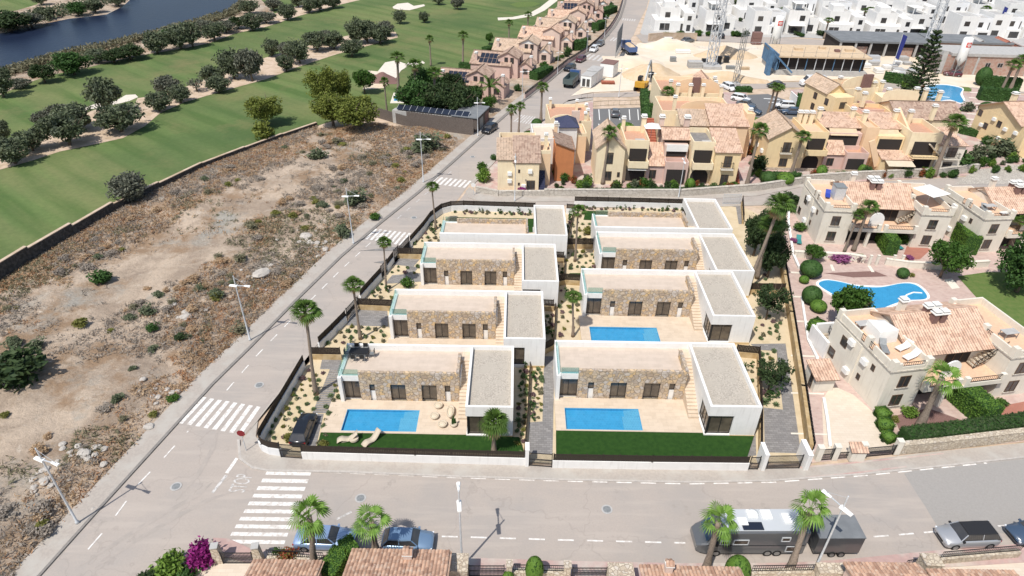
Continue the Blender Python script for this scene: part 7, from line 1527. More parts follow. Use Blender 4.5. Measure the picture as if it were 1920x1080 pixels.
datep.put(G(1520, 222, .06), 0, .85, 'feathery palm in the garden behind the long yellow block'); datep.put(G(918, 195, .06), 1, 1.1, 'feathery palm in front of the nearest pink house')
# tall norfolk conifer
r = root('conifer', 'tall tiered conifer beside the round pool', 'conifer', tuple(G(1712, 188, .06))); MB().tube((0, 0, -.1), (0, 0, 19), .35, .06, 9).build('trunk', 'trunk', r); PP = []; rr = np.random.default_rng(8)
for k in range(15):
    z = 1.5+k*1.2; L = 5.4*(1-(z/20.5)**1.1)+.3
    for j in range(7):
        a = 6.2832*j/7+k*.5
        for q in np.linspace(.15, 1, 12): PP += [(math.cos(a)*L*q+rr.normal()*.16, math.sin(a)*L*q+rr.normal()*.16, z+.25*q+rr.normal()*.12-.5*(1-q)) for _ in range(5)]
leaf_mesh('crown', PP, .32, 'leaf_dark', r, 8, asp=2.); r.scale = (.85, .85, hgt(1712, 188, 52)/19.5)
# hedges and gardens by the row houses
hw = lambda *p: [tuple(G(x, y))[:2] for x, y in p]
for pts, w_, h, l in ((((862, 136), (918, 139)), 2.0, 2.4, 'tall hedge beside the walled pool terrace'), (((908, 108), (950, 98), (985, 92)), 2, 2.6, 'hedge behind the second pink house'), (((1012, 62), (1052, 60)), 2, 2.6, 'hedge behind the fourth pink house'), (((1028, 38), (1070, 34)), 2, 2.6, 'hedge behind the sixth pink house'), (((1000, 150), (1030, 138)), 2.5, 2, 'hedge between the first pink houses'), (((1074, 94), (1098, 92)), 2.5, 2.6, 'hedge between the middle pink houses'), (((1115, 58), (1130, 52)), 2.5, 2.4, 'hedge between the far pink houses'), (((1125, 32), (1150, 22)), 3, 2.2, 'dark hedge at the top of the row houses'),
                      (((1206, 182), (1212, 245)), 1.6, 2.0, 'hedge along the right of the small car park'), (((1214, 216), (1292, 216)), 1.8, 2.4, 'clipped hedge below the small blue pool'), (((1220, 240), (1290, 242)), 1.5, 1.6, 'lower hedge below the clipped one'), (((1212, 190), (1285, 184)), 1.4, 2.2, 'hedge above the small blue pool'), (((1505, 192), (1505, 215)), 3.0, 2.0, 'hedge beside the pink wall of the back car park'), (((1838, 162), (1908, 168)), 2, 2.6, 'upper one of the tall hedges beside the far palms'), (((1832, 186), (1900, 192)), 2.4, 2.8, 'lower one of the tall hedges beside the far palms'), (((1655, 152), (1722, 162)), 2, 2.2, 'hedge behind the round pool'),
                      (((1725, 210), (1800, 250), (1835, 258)), 1.2, 1.4, 'curving low hedge between the pool lawn and the long yellow block'), (((1375, 171), (1408, 172)), 2, 1.0, 'low hedge above the back car park')):
    hedge(hw(*pts), w_, h, l, 'leaf_deep', dens=14, lsz=.26)
for pts, w_, h, l in ((((1640, 438), (1668, 480)), 1.7, 2.4, 'tall clipped hedge between the front gardens of the left cream house'), (((1772, 415), (1815, 478)), 2.0, 2.8, 'tall clipped hedge between the two cream houses behind the pool'), (((1790, 748), (1850, 800)), 2.0, 2.4, 'tall clipped hedge in front of the nearest cream house')):
    hedge(hw(*pts), w_, h, l, 'leaf_hedge', dens=80, lsz=.12)
hedge(hw((1690, 832), (1760, 824), (1860, 812), (1940, 800)), 1.6, 1.5, 'long dark flowering hedge on the stone wall above the bottom road', 'leaf_dark', dens=60, lsz=.14)
hedge(hw((1085, 363), (1270, 362), (1385, 355)), .9, .8, 'long mixed hedge along the road in front of the yellow apartments', 'leaf_dark', dens=26, lsz=.18)
hedge(hw((1425, 338), (1500, 340)), 1.2, 1.4, 'low hedge in front of the left end of the long yellow block', 'leaf_deep', dens=26, lsz=.18)
for k, px, py, w_, hr, l in (('bright', 906, 340, 30, 1, 'light green bush on the junction corner'), ('green', 905, 322, 24, 1, 'green bush above the light green corner bush'), ('magenta', 980, 360, 22, .6, 'pinkish shrub below the yellow corner house'), ('deep', 926, 300, 16, .8, 'small bush by the corner house wall'), ('cube', 950, 284, 18, .7, 'low clipped bush behind the corner house'), ('cube', 992, 262, 20, .8, 'boxy hedge bush below the single palm'), ('ball', 1006, 240, 20, .9, 'round bush below the single palm'), ('ballb', 1292, 356, 18, 1.3, 'clipped bush beside the road lamp and yellow apartments'), ('green', 1206, 352, 22, 1.2, 'green bush in front of the pink apartment'), ('bright', 1100, 350, 24, 1, 'light bush left of the terraced apartments'),
                             ('ballb', 1172, 250, 34, .6, 'rounded hedge at the foot of the small car park'), ('dark', 1420, 325, 34, 1.2, 'dark bush between the two yellow blocks'), ('ball', 1438, 345, 28, .9, 'round bush left of the low hedge'), ('ballb', 1470, 345, 32, .7, 'light rounded bush in front of the low hedge'), ('ballb', 1537, 334, 20, 1.3, 'clipped bush before the arch of the long yellow block'), ('ballb', 1614, 328, 16, 1.3, 'clipped bush before the pink part of the long yellow block'), ('green', 1700, 332, 20, 1, 'bush under the beige awning'), ('green', 1732, 330, 22, 1, 'bush right of the beige awning'), ('deep', 1790, 318, 46, 1, 'leafy shrub mass right of the long yellow block'), ('olive', 1830, 305, 44, .9, 'greyish shrub mass above the stony slope'), ('olive', 1872, 290, 60, .6, 'spreading shrub below the right yellow block'), ('deep', 1850, 270, 30, .6, 'green shrub below the windows of the right yellow block'),
                             ('ball', 1760, 214, 18, 1.1, 'clipped topiary ball beside the round pool'), ('cube', 1780, 226, 26, .9, 'clipped topiary drum on the pool lawn'), ('ball', 1838, 160, 26, 1.3, 'dark clipped block beside the stepped path'), ('olive', 1812, 208, 28, .7, 'shrub beside the stepped path'), ('ball', 1845, 212, 26, .8, 'round bush below the far hedges'),
                             ('dark', 1478, 392, 52, .7, 'dark leafy bush beside the corner of the left cream house'), ('ball', 1517, 517, 40, .8, 'large round clipped bush at the left end of the pool'), ('ballb', 1506, 530, 18, .8, 'small round clipped bush below the large round one'), ('ball', 1518, 568, 36, 1, 'tall rounded clipped bush left of the pool tree'), ('ballb', 1532, 583, 30, .75, 'light round clipped bush beside the pool tree'), ('cube', 1530, 624, 34, .8, 'boxy clipped bush below the pool tree'), ('ball', 1690, 520, 22, .9, 'small round bush behind the pool'), ('khaki', 1708, 518, 14, .7, 'yellowish bush right of the small round bush'),
                             ('cube', 1652, 782, 26, .8, 'upper one of three boxy bushes in front of the nearest cream house'), ('cube', 1656, 803, 28, .8, 'middle one of three boxy bushes in front of the nearest cream house'), ('cube', 1663, 825, 24, .8, 'lowest one of three boxy bushes in front of the nearest cream house'), ('khaki', 1676, 790, 20, .8, 'yellowish bush right of the boxy bushes'), ('bright', 1703, 778, 32, .7, 'light shrub under the window of the nearest cream house'), ('green', 1875, 758, 26, .6, 'flowering shrub on the terrace of the nearest cream house'),
                             ('purple', 1573, 488, 44, .4, 'purple ground shrub in front of the left cream house'), ('purple', 1487, 455, 16, .8, 'round purple bush by the green lounger'), ('green', 1500, 432, 30, .6, 'green shrub behind the green lounger'), ('mauve', 1612, 490, 26, .6, 'brownish shrub left of the garden gate'), ('purple', 1705, 487, 18, .6, 'small purple bush by the brick terrace'), ('green', 1690, 455, 30, .8, 'green shrub beside the teal lounger'), ('dark', 1655, 828, 10, 1, 'tiny dark shrub at the gate')):
    z = .06; put_bush(bk[k], px, py, w_, l, hr=hr)
for k, px, py, top, w_, l in ((brights, 1582, 618, 535, 80, 'round bright green tree covering the left end of the pool'), (brights, 1762, 520, 452, 84, 'spreading bright green tree right of the pool'), (darks[0], 1905, 548, 440, 110, 'large dark green tree at the right edge above the lawn'), (brights, 1522, 488, 460, 44, 'small bright green tree in front of the left cream house')):
    put_tree(k, px, py, top, w_, l)
put_palm(mid[0], 1600, 470, 384, 'palm with two trunks look in front of the left cream house, left one', 40); put_palm(mid[1], 1583, 472, 400, 'palm hard against the left cream house, right behind its neighbour', 26); put_palm(mid[0], 1745, 452, 396, 'palm at the right end of the left cream house', 40); put_palm(mid[1], 1892, 460, 410, 'palm in front of the right cut off cream house', 52)
put_palm(stout[1], 1724, 800, 700, 'stout palm with thick curved trunk in front of the nearest cream house', 74)
# ---- estate pools
def free_pool(pts, label, inner=None, z=.075, coping=.35, tile='pool_tile'):
    P_ = [G(x, y) for x, y in pts]; c = sum(P_, Vector((0, 0, 0)))/len(P_)
    Q = []
    n = len(P_)                                     # Catmull-Rom rounding
    for i in range(n):
        a, b, d, e = P_[i-1], P_[i], P_[(i+1) % n], P_[(i+2) % n]
        for k in range(5): t_ = k/5; Q.append(.5*((2*b)+(d-a)*t_+(2*a-5*b+4*d-e)*t_*t_+(3*b-a-3*d+e)*t_**3))
    r = root('swimming_pool', label, 'pool', tuple(c)); Q = [q-c for q in Q]; n = len(Q)
    out = [q+q.normalized()*coping for q in Q]
    mb = MB(); mb.add([(q.x, q.y, .09) for q in Q]+[(q.x, q.y, .17) for q in Q]+[(q.x, q.y, .17) for q in out]+[(q.x, q.y, .0) for q in out], [f for i in range(n) for f in ((i, (i+1) % n, n+(i+1) % n, n+i), (n+i, n+(i+1) % n, 2*n+(i+1) % n, 2*n+i), (2*n+i, 2*n+(i+1) % n, 3*n+(i+1) % n, 3*n+i))]).build('coping', 'white_paint', r)
    MB().sheet([(q.x, q.y) for q in Q], .09).build('basin', tile, r); MB().sheet([(q.x*.999, q.y*.999) for q in Q], .14).build('water', 'pool_water', r)
    if inner:
        I = [G(x, y)-c for x, y in inner]; q = MB()
        for a, b in zip(I, I[1:]): q.beam(a+Vector((0, 0, .14)), b+Vector((0, 0, .14)), .2, .1)
        q.build('divider', 'white_paint', r)
    return r
free_pool([(1535, 536), (1548, 527), (1575, 530), (1610, 538), (1650, 540), (1690, 533), (1715, 535), (1733, 549), (1735, 562), (1700, 565), (1680, 570), (1655, 580), (1640, 590), (1600, 588), (1570, 560)], 'large curving swimming pool of the cream house estate', [(1695, 565), (1699, 555), (1712, 550), (1728, 551)])
free_pool([(1737, 163), (1765, 160), (1790, 163), (1804, 168), (1800, 178), (1806, 190), (1800, 194), (1780, 188), (1757, 191), (1738, 185), (1732, 172)], 'curving swimming pool beside the tall conifer', [(1740, 186), (1760, 181), (1780, 184)], coping=.6)
def small_pool(a, b, c, d, label):
    Q = [G(*p) for p in (a, b, c, d)]; o0 = Q[0]; Q = [q-o0 for q in Q]; m_ = sum(Q, Vector((0, 0, 0)))/4
    r = root('swimming_pool', label, 'pool', tuple(o0)); MB().prism([m_+(q-m_)*1.6 for q in Q], .02, .12).build('surround', 'cream_render', r); MB().prism(Q, .1, .14).build('basin', 'pool_tile', r); MB().sheet([(q.x, q.y) for q in Q], .17).build('water', 'pool_water', r)
small_pool((738, 190), (758, 190), (756, 177), (742, 178), 'turquoise garden pool left of the dark grove'); small_pool((890, 140), (905, 138), (903, 130), (890, 132), 'small blue pool behind the nearest pink house'); small_pool((906, 112), (930, 110), (925, 104), (908, 106), 'small pale pool behind the second pink house'); small_pool((950, 92), (966, 91), (964, 86), (952, 87), 'tiny blue pool behind the third pink house'); small_pool((1222, 206), (1242, 206), (1240, 199), (1224, 199), 'small blue pool in the hedged garden')
sheet('pool_terrace', [(848, 142), (895, 150), (912, 138), (900, 124), (862, 126)], .08, 'cream_render')
# ---- terrace furniture on the cream houses, sun beds, parasols
def parasol(x, y, z, label, s=1., m='canvas_white', rz=0.):
    r = root('parasol', label, 'parasol', (x, y, z), rz); MB().beam((0, 0, 0), (0, 0, 2.3), .06, .06).build('pole', 'galvanised', r); q = 1.5*s
    MB().add([(-q, -q, 2.0), (q, -q, 2.0), (q, q, 2.0), (-q, q, 2.0), (0, 0, 2.6), (0, 0, 2.5)], [(0, 1, 4), (1, 2, 4), (2, 3, 4), (3, 0, 4), (1, 0, 5), (2, 1, 5), (3, 2, 5), (0, 3, 5)]).build('canopy', m, r)
def sunbed(m):
    def f():
        r = root('sun_bed', 'bed', 'sun bed'); MB().box(0, 1.3, -.33, .33, .28, .36).add([(1.3, -.33, .30), (1.3, .33, .30), (1.9, .33, .72), (1.9, -.33, .72), (1.3, -.33, .36), (1.3, .33, .36), (1.86, .33, .78), (1.86, -.33, .78)], [(3, 2, 1, 0), (4, 5, 6, 7), (0, 1, 5, 4), (2, 3, 7, 6), (0, 4, 7, 3), (1, 2, 6, 5)]).build('mattress', m, r)
        for x in (.15, 1.2):
            for y in (-.28, .28): MB().box(x-.03, x+.03, y-.03, y+.03, 0, .28).build('leg', 'galvanised', r)
        return r
    return Kind(f)
SB = {k: sunbed(m_) for k, m_ in dict(white='canvas_white', blue='lounger_blue', teal='lounger_teal', grey='grey_steel').items()}
Mh = [((36.55, 47.75), mA), ((43.6, 82.0), -.05), ((64.9, 80.1), .1)]
def mloc(i, x, y, z): (ox, oy), a = Mh[i]; return (ox+x*math.cos(a)-y*math.sin(a), oy+x*math.sin(a)+y*math.cos(a), z+.05)
SB['white'].put(mloc(0, 2.2, 1.2, 5.37), mA+.3, 1, 'white sun bed on the roof terrace of the nearest cream house, near the front rail'); SB['grey'].put(mloc(0, .9, 2.2, 5.37), mA+1.2, 1, 'grey sun bed along the left rail of the nearest cream house roof'); SB['white'].put(mloc(0, 2.4, 2.6, 5.37), mA+.3, 1, 'second white sun bed on the nearest cream house roof')
r = root('covered_furniture', 'white sheeted furniture pile on the nearest cream house roof', 'furniture', mloc(0, 2.2, 5.2, 5.37), mA); MB().loft([[(-1, -1.2, 0), (1.2, -1.2, 0), (1.2, 1.2, 0), (-1, 1.2, 0)], [(-.9, -1.0, 1.3), (1.0, -1.1, 1.5), (1.0, 1.0, 1.2), (-.9, 1.1, 1.4)], [(-.3, -.3, 1.7), (.4, -.3, 1.6), (.4, .3, 1.6), (-.3, .3, 1.7)]]).build('cover', 'canvas_white', r)
def tset(loc_, rz, label):
    r = root('terrace_table', label, 'table', loc_, rz); MB().box(-.8, .8, -.45, .45, .7, .75).build('table_top', 'concrete', r)
    for x in (-.7, .7):
        for y in (-.38, .38): MB().box(x-.03, x+.03, y-.03, y+.03, 0, .7).build('leg', 'grey_steel', r)
tset(mloc(0, 1.3, 6.6, 5.37), mA, 'grey table at the back of the nearest cream house roof'); tset(mloc(0, 15.4, 3, 5.37), mA, 'table on the right roof terrace of the nearest cream house'); tset(mloc(2, 2.3, 2.6, 5.37), .1, 'table on the roof terrace of the cut off cream house')
SB['blue'].put(mloc(1, 1.5, 3.6, 5.37), 1.2, 1, 'bright blue sun bed on the roof of the left cream house'); SB['grey'].put(mloc(2, 1.2, 1.6, 5.37), 1.3, 1, 'grey sun bed by the rail of the cut off cream house roof'); SB['white'].put(mloc(2, 2.9, 1.0, 5.37), .1, 1, 'white sun bed at the front of the cut off cream house roof')
r = root('roof_shed', 'grey glazed box on the roof of the left cream house', 'shed', mloc(1, 3.0, 4.2, 5.37), -.05); MB().box(-.7, .7, -.8, .8, 0, 1.9).build('walls', 'galvanised', r); MB().box(-.76, .76, -.86, .86, 1.9, 2.0).build('roof', 'grey_steel', r)
parasol(*mloc(1, 15.4, 3.4, 5.37), 'large white parasol on the right roof terrace of the left cream house', 1.15, rz=.4)
SB['teal'].put(G(1498, 460, .06), rad(75), 1, 'dark teal lounger in the side garden of the left cream house'); SB['teal'].put(G(1690, 470, .06), rad(100), 1, 'teal lounger on the brick terrace')
parasol(23.2+.3, 108.0, 5.9, 'pale square parasol tilted behind the yellow roof terrace', .9); parasol(*tuple(G(1293, 262, .06))[:2], 0, 'pale parasol in the shady garden behind the terraced apartments', 1.3, 'canvas_white')
tset((33.3-1.0, 104.6, 5.95), 0, 'table on the grey roof terrace of the terraced apartments'); tset((21.1, 104.8, 5.95), 0, 'table on the terracotta roof terrace of the terraced apartments')
# ---- estate walls and gates
def lowwall(pts, h, w_, label, m='cream_render', name='garden_wall', cap=None, z=.05):
    P_ = [G(*p) for p in pts]; r = root(name, label, 'wall', tuple(P_[0]+Vector((0, 0, z)))); q = MB(); c = MB()
    for a, b in zip(P_, P_[1:]): a, b = a-P_[0], b-P_[0]; q.beam(a+Vector((0, 0, h/2)), b+Vector((0, 0, h/2)), w_, h); c.beam(a+Vector((0, 0, h+.03)), b+Vector((0, 0, h+.03)), w_+.08, .06)
    q.build('wall', m, r); c.build('coping', cap or m, r)
lowwall(((1487, 482), (1590, 487), (1620, 492)), .9, .5, 'cream wall between the pool path and the left cream house garden'); lowwall(((1658, 496), (1700, 502), (1760, 505), (1850, 500)), .9, .4, 'cream wall right of the garden gates behind the pool')
lowwall(((1478, 398), (1477, 420), (1486, 480), (1497, 505)), .35, .25, 'low white edging along the pink estate path', 'white_render'); lowwall(((1502, 560), (1514, 640), (1530, 672), (1537, 700)), .25, .2, 'white kerb curving beside the clipped bushes', 'white_render'); lowwall(((1543, 750), (1550, 790), (1555, 840)), .25, .2, 'white kerb left of the cream forecourt', 'white_render')
lowwall(((1680, 850), (1760, 842), (1860, 830), (1960, 818)), 1.2, .5, 'cream stone wall above the bottom road at the right', 'cream_stone', cap='cream_stone'); lowwall(((1020, 368), (1150, 369), (1274, 369), (1420, 358), (1500, 346)), 1.2, .5, 'long pale stone wall along the middle road below the apartments', 'ashlar_strip'); lowwall(((893, 360), (935, 368), (1020, 368)), .9, .5, 'low stone wall round the junction corner', 'ashlar_strip')
lowwall(((1500, 344), (1600, 337), (1760, 330), (1830, 322)), 1.4, .5, 'pale stone wall behind the cream houses', 'ashlar_strip'); lowwall(((1480, 186), (1500, 205), (1512, 222)), 1.8, .2, 'pinkish white wall beside the back car park', 'white_render'); lowwall(((1206, 250), (1212, 215), (1215, 186)), 1.2, .3, 'pale wall right of the small car park', 'ashlar_strip'); lowwall(((1215, 78), (1240, 76), (1305, 77)), 2.2, .5, 'tan retaining wall below the leftmost white house', 'bare_sand')
sheet('stony_slope', [(1790, 345), (1830, 318), (1920, 308), (2000, 300), (2000, 340), (1920, 345)], .07, 'grey_masonry')
sheet('stepped_path', [(1822, 165), (1846, 168), (1840, 250), (1808, 250), (1818, 200)], .085, 'pink_paver')
bars('path_step', [[(1818-i*1.2, 172+i*10), (1844-i*.8, 174+i*10), (1844-i*.8, 175.6+i*10), (1818-i*1.2, 173.6+i*10)] for i in range(8)], 'cream_render', .10)
for px, py, l in ((1531, 862, 'left gate post of the pink path gate'), (1562, 860, 'right gate post of the pink path gate'), (1612, 856, 'gate post left of the forecourt gate'), (1678, 850, 'gate post right of the forecourt gate')): pillar(px, py, .5, .5, 1.7, l, 'cream_render')
gate(G(1535, 865), G(1558, 863), 1.6, 'black iron gate at the foot of the pink estate path', m='black_iron'); gate(G(1618, 858), G(1673, 853), 1.3, 'wide black iron gate of the cream forecourt', m='black_iron'); gate(G(1570, 861), G(1590, 860), .9, 'short black railing between the pink path gate and the meter box', m='black_iron', cat='railing', name='railing')
for px, l in ((1628, 'left cream post of the upper garden gate'), (1642, 'right cream post of the upper garden gate'), (1672, 'left cream post of the second garden gate'), (1688, 'right cream post of the second garden gate')): pillar(px, 497, .3, .3, 1.5, l, 'cream_render')
r = root('gate_house', 'little tiled meter box between the two estate gates', 'meter box', tuple(G(1592, 866, .1))); body(r, 0, 1.3, 0, .8, 1.3, 'cream_render'); shed(r, 0, 1.3, 0, .9, 1.3, 1.7, 'tile_salmon', ov=.12)
# ================= bottom edge: houses, walls, gates below the street =================
def barrel_roof(r, x0, x1, y0, y1, z0, z1, m='tile_near', name='roof', pitch=.27, course=.40):
    """real barrel tiles on one slope, low edge y0 -> high edge y1"""
    nx = int((x1-x0)/pitch); L = math.hypot(y1-y0, z1-z0); ny = max(1, int(L/course)); seg = 6; V = []; F = []
    prof = [(i/seg, math.sin(math.pi*i/seg)*.085) for i in range(seg)]
    cols = [(x0+(k+u)*pitch, h) for k in range(nx) for u, h in prof]; nc = len(cols)
    for j in range(ny):
        for e in (0, 1):
            t_ = (j+e)/ny; y, z = y0+(y1-y0)*t_, z0+(z1-z0)*t_+(0.055 if e == 0 else 0)
            V += [(x, y, z+h) for x, h in cols]
        b = j*2*nc; F += [(b+i, b+i+1, b+nc+i+1, b+nc+i) for i in range(nc-1)]
    mb = MB(); mb.v = V; mb.f = F; th = .12; mb.add([(x0, y0, z0-.02), (x1, y0, z0-.02), (x1, y1, z1-.02), (x0, y1, z1-.02), (x0, y0, z0-th), (x1, y0, z0-th), (x1, y1, z1-th), (x0, y1, z1-th)], [(0, 1, 2, 3), (7, 6, 5, 4), (0, 4, 5, 1), (1, 5, 6, 2), (2, 6, 7, 3), (3, 7, 4, 0)])
    return mb.build(name, m, r)
t = NT('tile_near'); sp = t.n('SeparateXYZ'); t.l(t.tc.outputs['Object'], sp.inputs[0]); cb = t.n('CombineXYZ'); t.l(t.math('FLOOR', t.math('DIVIDE', sp.outputs[0], .27)), cb.inputs[0]); t.l(t.math('FLOOR', t.math('DIVIDE', sp.outputs[1], .36)), cb.inputs[1])
wn = t.n('TexWhiteNoise', noise_dimensions='2D'); t.l(cb.outputs[0], wn.inputs['Vector']); c_ = t.mix(wn.outputs['Value'], (.58, .38, .27), (.30, .18, .13)); c_ = t.mix(t.ramp(t.noise(3, 4), .5, .7), c_, (.55, .42, .33)); t.fin(c_, .9, .2)
sheet('lower_gardens', [(260, 1100), (330, 1045), (400, 1028), (470, 1040), (640, 1052), (900, 1064), (1280, 1073), (1480, 1071), (1580, 1066), (1763, 1048), (1920, 1036), (2100, 1020), (2200, 1300), (100, 1300)], .09, 'cream_paver')
def near_house(px, py, z, w_, d_, rise, label, wall='pale_pink_render', rz=0.):
    """px,py: the roof's far-left corner at height z"""
    p = G(px, py, z); r = root('garage_house', label, 'house', (p.x, p.y, .05), rz); body(r, .25, w_-.25, -d_+.3, -.25, z-.15, wall)
    barrel_roof(r, 0, w_, -d_/2, 0, z+rise, z) if False else None
    ro = barrel_roof(r, 0, w_, 0, -d_/2, z, z+rise); ro2 = barrel_roof(r, 0, w_, -d_, -d_/2, z, z+rise); return r
near_house(475, 1050, 3.0, 5.2, 7, 1.0, 'tan tiled garage roof at the bottom edge left of the round hedge')
near_house(660, 1030, 3.2, 7.4, 8, 1.2, 'large tan tiled roof at the bottom edge below the blue hatchback')
near_house(1198, 1060, 3.0, 3.0, 7, 1.0, 'small tiled roof at the bottom edge right of the stone wall piece'); near_house(1275, 1063, 3.0, 4.4, 7, 1.0, 'tiled roof at the bottom edge in front of the motorhome cab')
near_house(1580, 1055, 3.0, 5.6, 7, 1.0, 'tiled roof at the bottom edge below the trailer'); near_house(1735, 1068, 3.0, 6.5, 7, .8, 'tiled roof at the bottom edge below the silver SUV')
def near_chimney(px, py, z, w_, h, label):
    p = G(px, py, z); r = root('chimney', label, 'chimney', (p.x, p.y, z-1.2)); MB().box(-w_/2, w_/2, -w_/2, w_/2, 0, 1.2+h).build('stack', 'pale_pink_render', r); MB().box(-w_*.62, w_*.62, -w_*.62, w_*.62, 1.2+h, 1.3+h).build('cap', 'canvas_white', r)
    barrel_roof(r, -w_*.6, w_*.6, -w_*.6, 0, 1.32+h, 1.6+h); barrel_roof(r, -w_*.6, w_*.6, w_*.6, 0, 1.32+h, 1.6+h)
near_chimney(766, 1048, 3.3, .6, .8, 'chimney with tiled cap on the large tan roof'); near_chimney(1252, 1072, 3.2, .5, .9, 'chimney with tiled cap between two small roofs')
def stone_block(px0, px1, py, z, d_, label, h=None):
    a, b = G(px0, py, z), G(px1, py, z); r = root('stone_wall', label, 'wall', (a.x, a.y, .05)); MB().box(0, b.x-a.x, -d_, 0, 0, z).build('wall', 'cream_stone', r); MB().box(-.05, b.x-a.x+.05, -d_-.05, .05, z, z+.12).build('coping', 'cream_stone', r)
stone_block(825, 878, 1040, 2.3, 1.4, 'cream rubble stone wall block right of the large tan roof'); stone_block(1140, 1185, 1058, 2.3, 1.4, 'cream rubble stone wall block left of the small tiled roof'); stone_block(1725, 1755, 1040, 2.0, 1.0, 'cream stone pier left of the long black railing'); stone_block(1530, 1600, 1058, 1.6, .8, 'cream stone block behind the street lamp at the trailer')
stone_block(950, 960, 1052, 1.8, .5, 'slim stone pier left of the tall clipped hedge'); stone_block(1058, 1070, 1054, 1.8, .5, 'slim stone pier right of the tall clipped hedge'); stone_block(1390, 1402, 1063, 1.6, .5, 'slim stone pier right of the oval hedge')
for px, l in ((412, 'tapering stone gate pier left of the garage drive'), (487, 'tapering stone gate pier right of the garage drive')):
    p = G(px, 1052, .05); r = root('gate_pier', l, 'pillar', tuple(p), rad(10)); MB().loft([[(-.35, -.3, 0), (.35, -.3, 0), (.35, .3, 0), (-.35, .3, 0)], [(-.25, -.25, 1.9), (.25, -.25, 1.7), (.25, .25, 1.7), (-.25, .25, 1.9)]]).build('pier', 'cream_stone', r); MB().box(-.28, .28, -.28, .28, 1.9, 1.98).build('cap', 'concrete', r)
gate(G(420, 1058), G(478, 1058), 1.5, 'black iron gate between the tapering stone piers', m='black_iron'); gate(G(880, 1082), G(945, 1082), 1.5, 'black iron gate right of the large stone block', m='black_iron'); gate(G(1072, 1086), G(1135, 1086), 1.5, 'black iron gate left of the second stone block', m='black_iron')
def rail_wall(p0, p1, label, h=.7, rh=.7):
    a, b = G(*p0), G(*p1); r = root('railed_wall', label, 'wall', (a.x, a.y, .05)); d = b-a; MB().beam((0, 0, h/2), d+Vector((0, 0, h/2)), .4, h).build('wall', 'cream_stone', r); iron(MB(), Vector((0, 0, h)), d+Vector((0, 0, h)), rh, .16).build('railing', 'black_iron', r)
rail_wall((505, 1052), (610, 1058), 'rubble wall with black railing and red flowers below the light blue saloon'); rail_wall((962, 1080), (1056, 1082), 'rubble wall with black railing behind the tall clipped hedge'); rail_wall((1405, 1082), (1520, 1080), 'rubble wall with black railing below the motorhome'); rail_wall((1757, 1056), (1905, 1043), 'rubble wall with long black railing below the silver SUV'); rail_wall((1690, 1072), (1730, 1066), 'short railed wall left of the stone pier by the silver SUV')
for k, px, py, w_, hr, l in (('magenta', 378, 1052, 66, .75, 'big magenta bougainvillea at the corner of the bottom road'), ('bright', 322, 1072, 66, .75, 'light green bush left of the bougainvillea'), ('dark', 280, 1092, 50, .6, 'dark shrub at the bottom edge left of the light green bush'), ('deep', 352, 1088, 50, .6, 'dark agave like bush below the bougainvillea'), ('red', 545, 1052, 50, .7, 'red flowering bush beside the stone gate pier'), ('red', 610, 1066, 44, .5, 'red flowers on the rubble wall'), ('green', 522, 1046, 30, .9, 'green bush right of the stone gate pier'), ('dark', 1390, 1062, 30, .5, 'small dark plant by the motorhome')):
    put_bush(bk[k], px, py, w_, l, hr=hr)
hedge(hw((618, 1110), (648, 1062), (672, 1048)), 1.5, 2.4, 'curving tall clipped hedge between the two bottom garages', 'leaf_hedge', dens=110, lsz=.10); put_bush(bk['ballb'], 1001, 1088, 34, 'tall clipped hedge bush at the bottom centre', hr=2.0); put_bush(bk['ballb'], 953, 1092, 22, 'small clipped hedge bush left of the tall one', hr=1.4); put_bush(bk['ballb'], 1376, 1090, 46, 'oval clipped hedge bush in front of the motorhome', hr=1.5)
put_palm(stout[0], 592, 1072, 958, 'stout fan palm in front of the light blue saloon', 84); put_palm(stout[1], 706, 1040, 968, 'stout fan palm left of the blue hatchback', 80, rz=2); put_palm(stout[1], 1322, 1072, 968, 'stout fan palm in front of the motorhome cab', 76, rz=0.4); put_palm(stout[0], 1480, 1072, 966, 'stout leaning fan palm between motorhome and trailer', 78, rz=1.2, lean=(0, rad(6)))
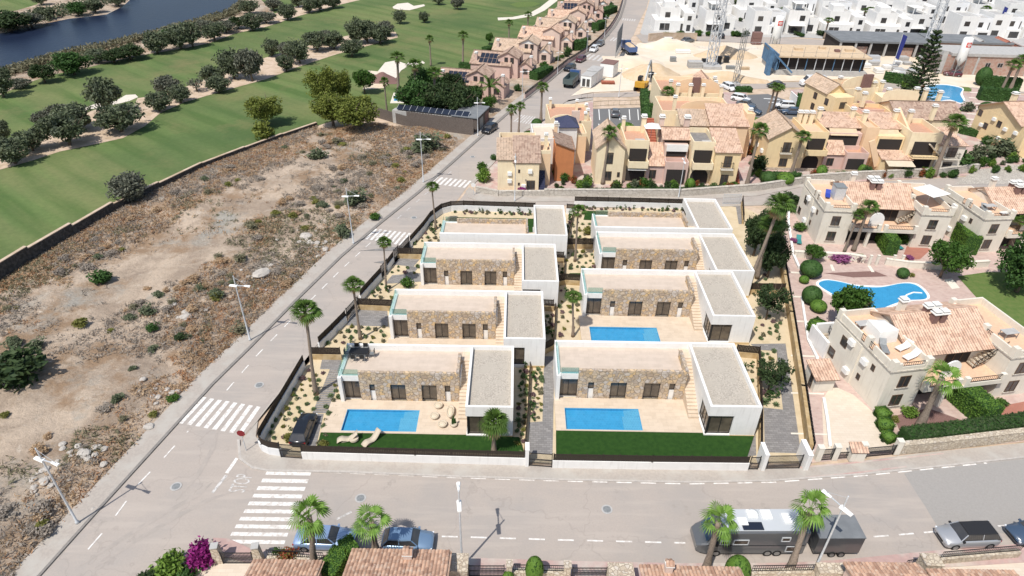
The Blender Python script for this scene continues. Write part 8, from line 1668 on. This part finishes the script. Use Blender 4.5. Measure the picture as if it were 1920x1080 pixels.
# planting among the apartments and the row houses
for (x0, y0, x1, y1, n_, l_, g_) in ((1095, 352, 1390, 358, 34, 'garden shrub behind the road hedge of the terraced apartments', 'shrubs before the terraced apartments'), (1420, 330, 1790, 334, 30, 'garden shrub in front of the long yellow block', 'shrubs before the long yellow block'), (1040, 330, 1100, 365, 14, 'shrub in the lane between the orange house and the terraced apartments', 'shrubs in the lane'), (1215, 222, 1290, 245, 14, 'shrub in the hedged pool garden', 'shrubs of the hedged garden'), (1500, 180, 1548, 235, 18, 'shrub beside the back car park wall', 'shrubs by the back car park'), (1660, 150, 1730, 200, 16, 'shrub under the tall conifer', 'shrubs under the conifer'), (1790, 300, 1920, 325, 22, 'shrub on the stony slope above the middle road', 'shrubs on the stony slope'), (1395, 250, 1425, 335, 12, 'shrub in the gap between the two yellow blocks', 'shrubs between the yellow blocks')):
    for i in range(n_):
        px, py = rb.uniform(x0, x1), rb.uniform(y0, y1); s = rb.uniform(.9, 2.0); bk[rb.choice(['deep', 'green', 'dark', 'olive', 'bright', 'deep', 'red'])].put(G(px, py, .06), px % 6, (s, s, s*rb.uniform(.7, 1.3)), l_, g_)
for i in range(60):
    p_, a_ = along(wp, rb.uniform(0, 135)); q_ = p_+Vector((-math.sin(a_), math.cos(a_), 0))*rb.choice([2.2, 2.6, 15.5, 17, 19]); s = rb.uniform(1.2, 2.8)
    bk[rb.choice(['deep', 'green', 'dark', 'olive', 'magenta' if i % 9 == 0 else 'deep'])].put((q_.x, q_.y, .06), i, (s, s, s*rb.uniform(.6, 1.1)), 'garden shrub around the row of pink houses', 'shrubs of the row houses')
# planting of the white estate
for i in range(70):
    px, py = rb.uniform(1228, 1915), rb.choice([68, 68, 66, 40, 22, 8]); w_ = rb.uniform(10, 24)
    if py > 60 and 1690 > px > 1560: py = 58
    bk[rb.choice(['deep', 'green', 'dark'])].put(G(px, py, .08), px % 6, (w_*.17, w_*.12, rb.uniform(1., 2.2)), 'garden shrub in front of the far white houses', 'garden shrubs of the white estate')
for i, (px, py) in enumerate(((1268, 28), (1330, 38), (1380, 24), (1425, 8), (1520, 12), (1580, 20), (1650, 10), (1740, 26), (1790, 12), (1870, 22), (1905, 50), (1700, 6), (1480, 26), (1245, 12))):
    put_palm(mid[i % 2], px, py, py-26, '%s small palm among the far white houses counting roughly left to right' % ordname(i), 20, 'palms among the white houses')
for k_ in list(bk.values())+olives+pines+darks+sk+rk+slim+mid+stout+shaggy+[bares, brights, cgtree, short, datep, mh]+list(ck.values())+list(SB.values())+WK+RK: k_.drop()
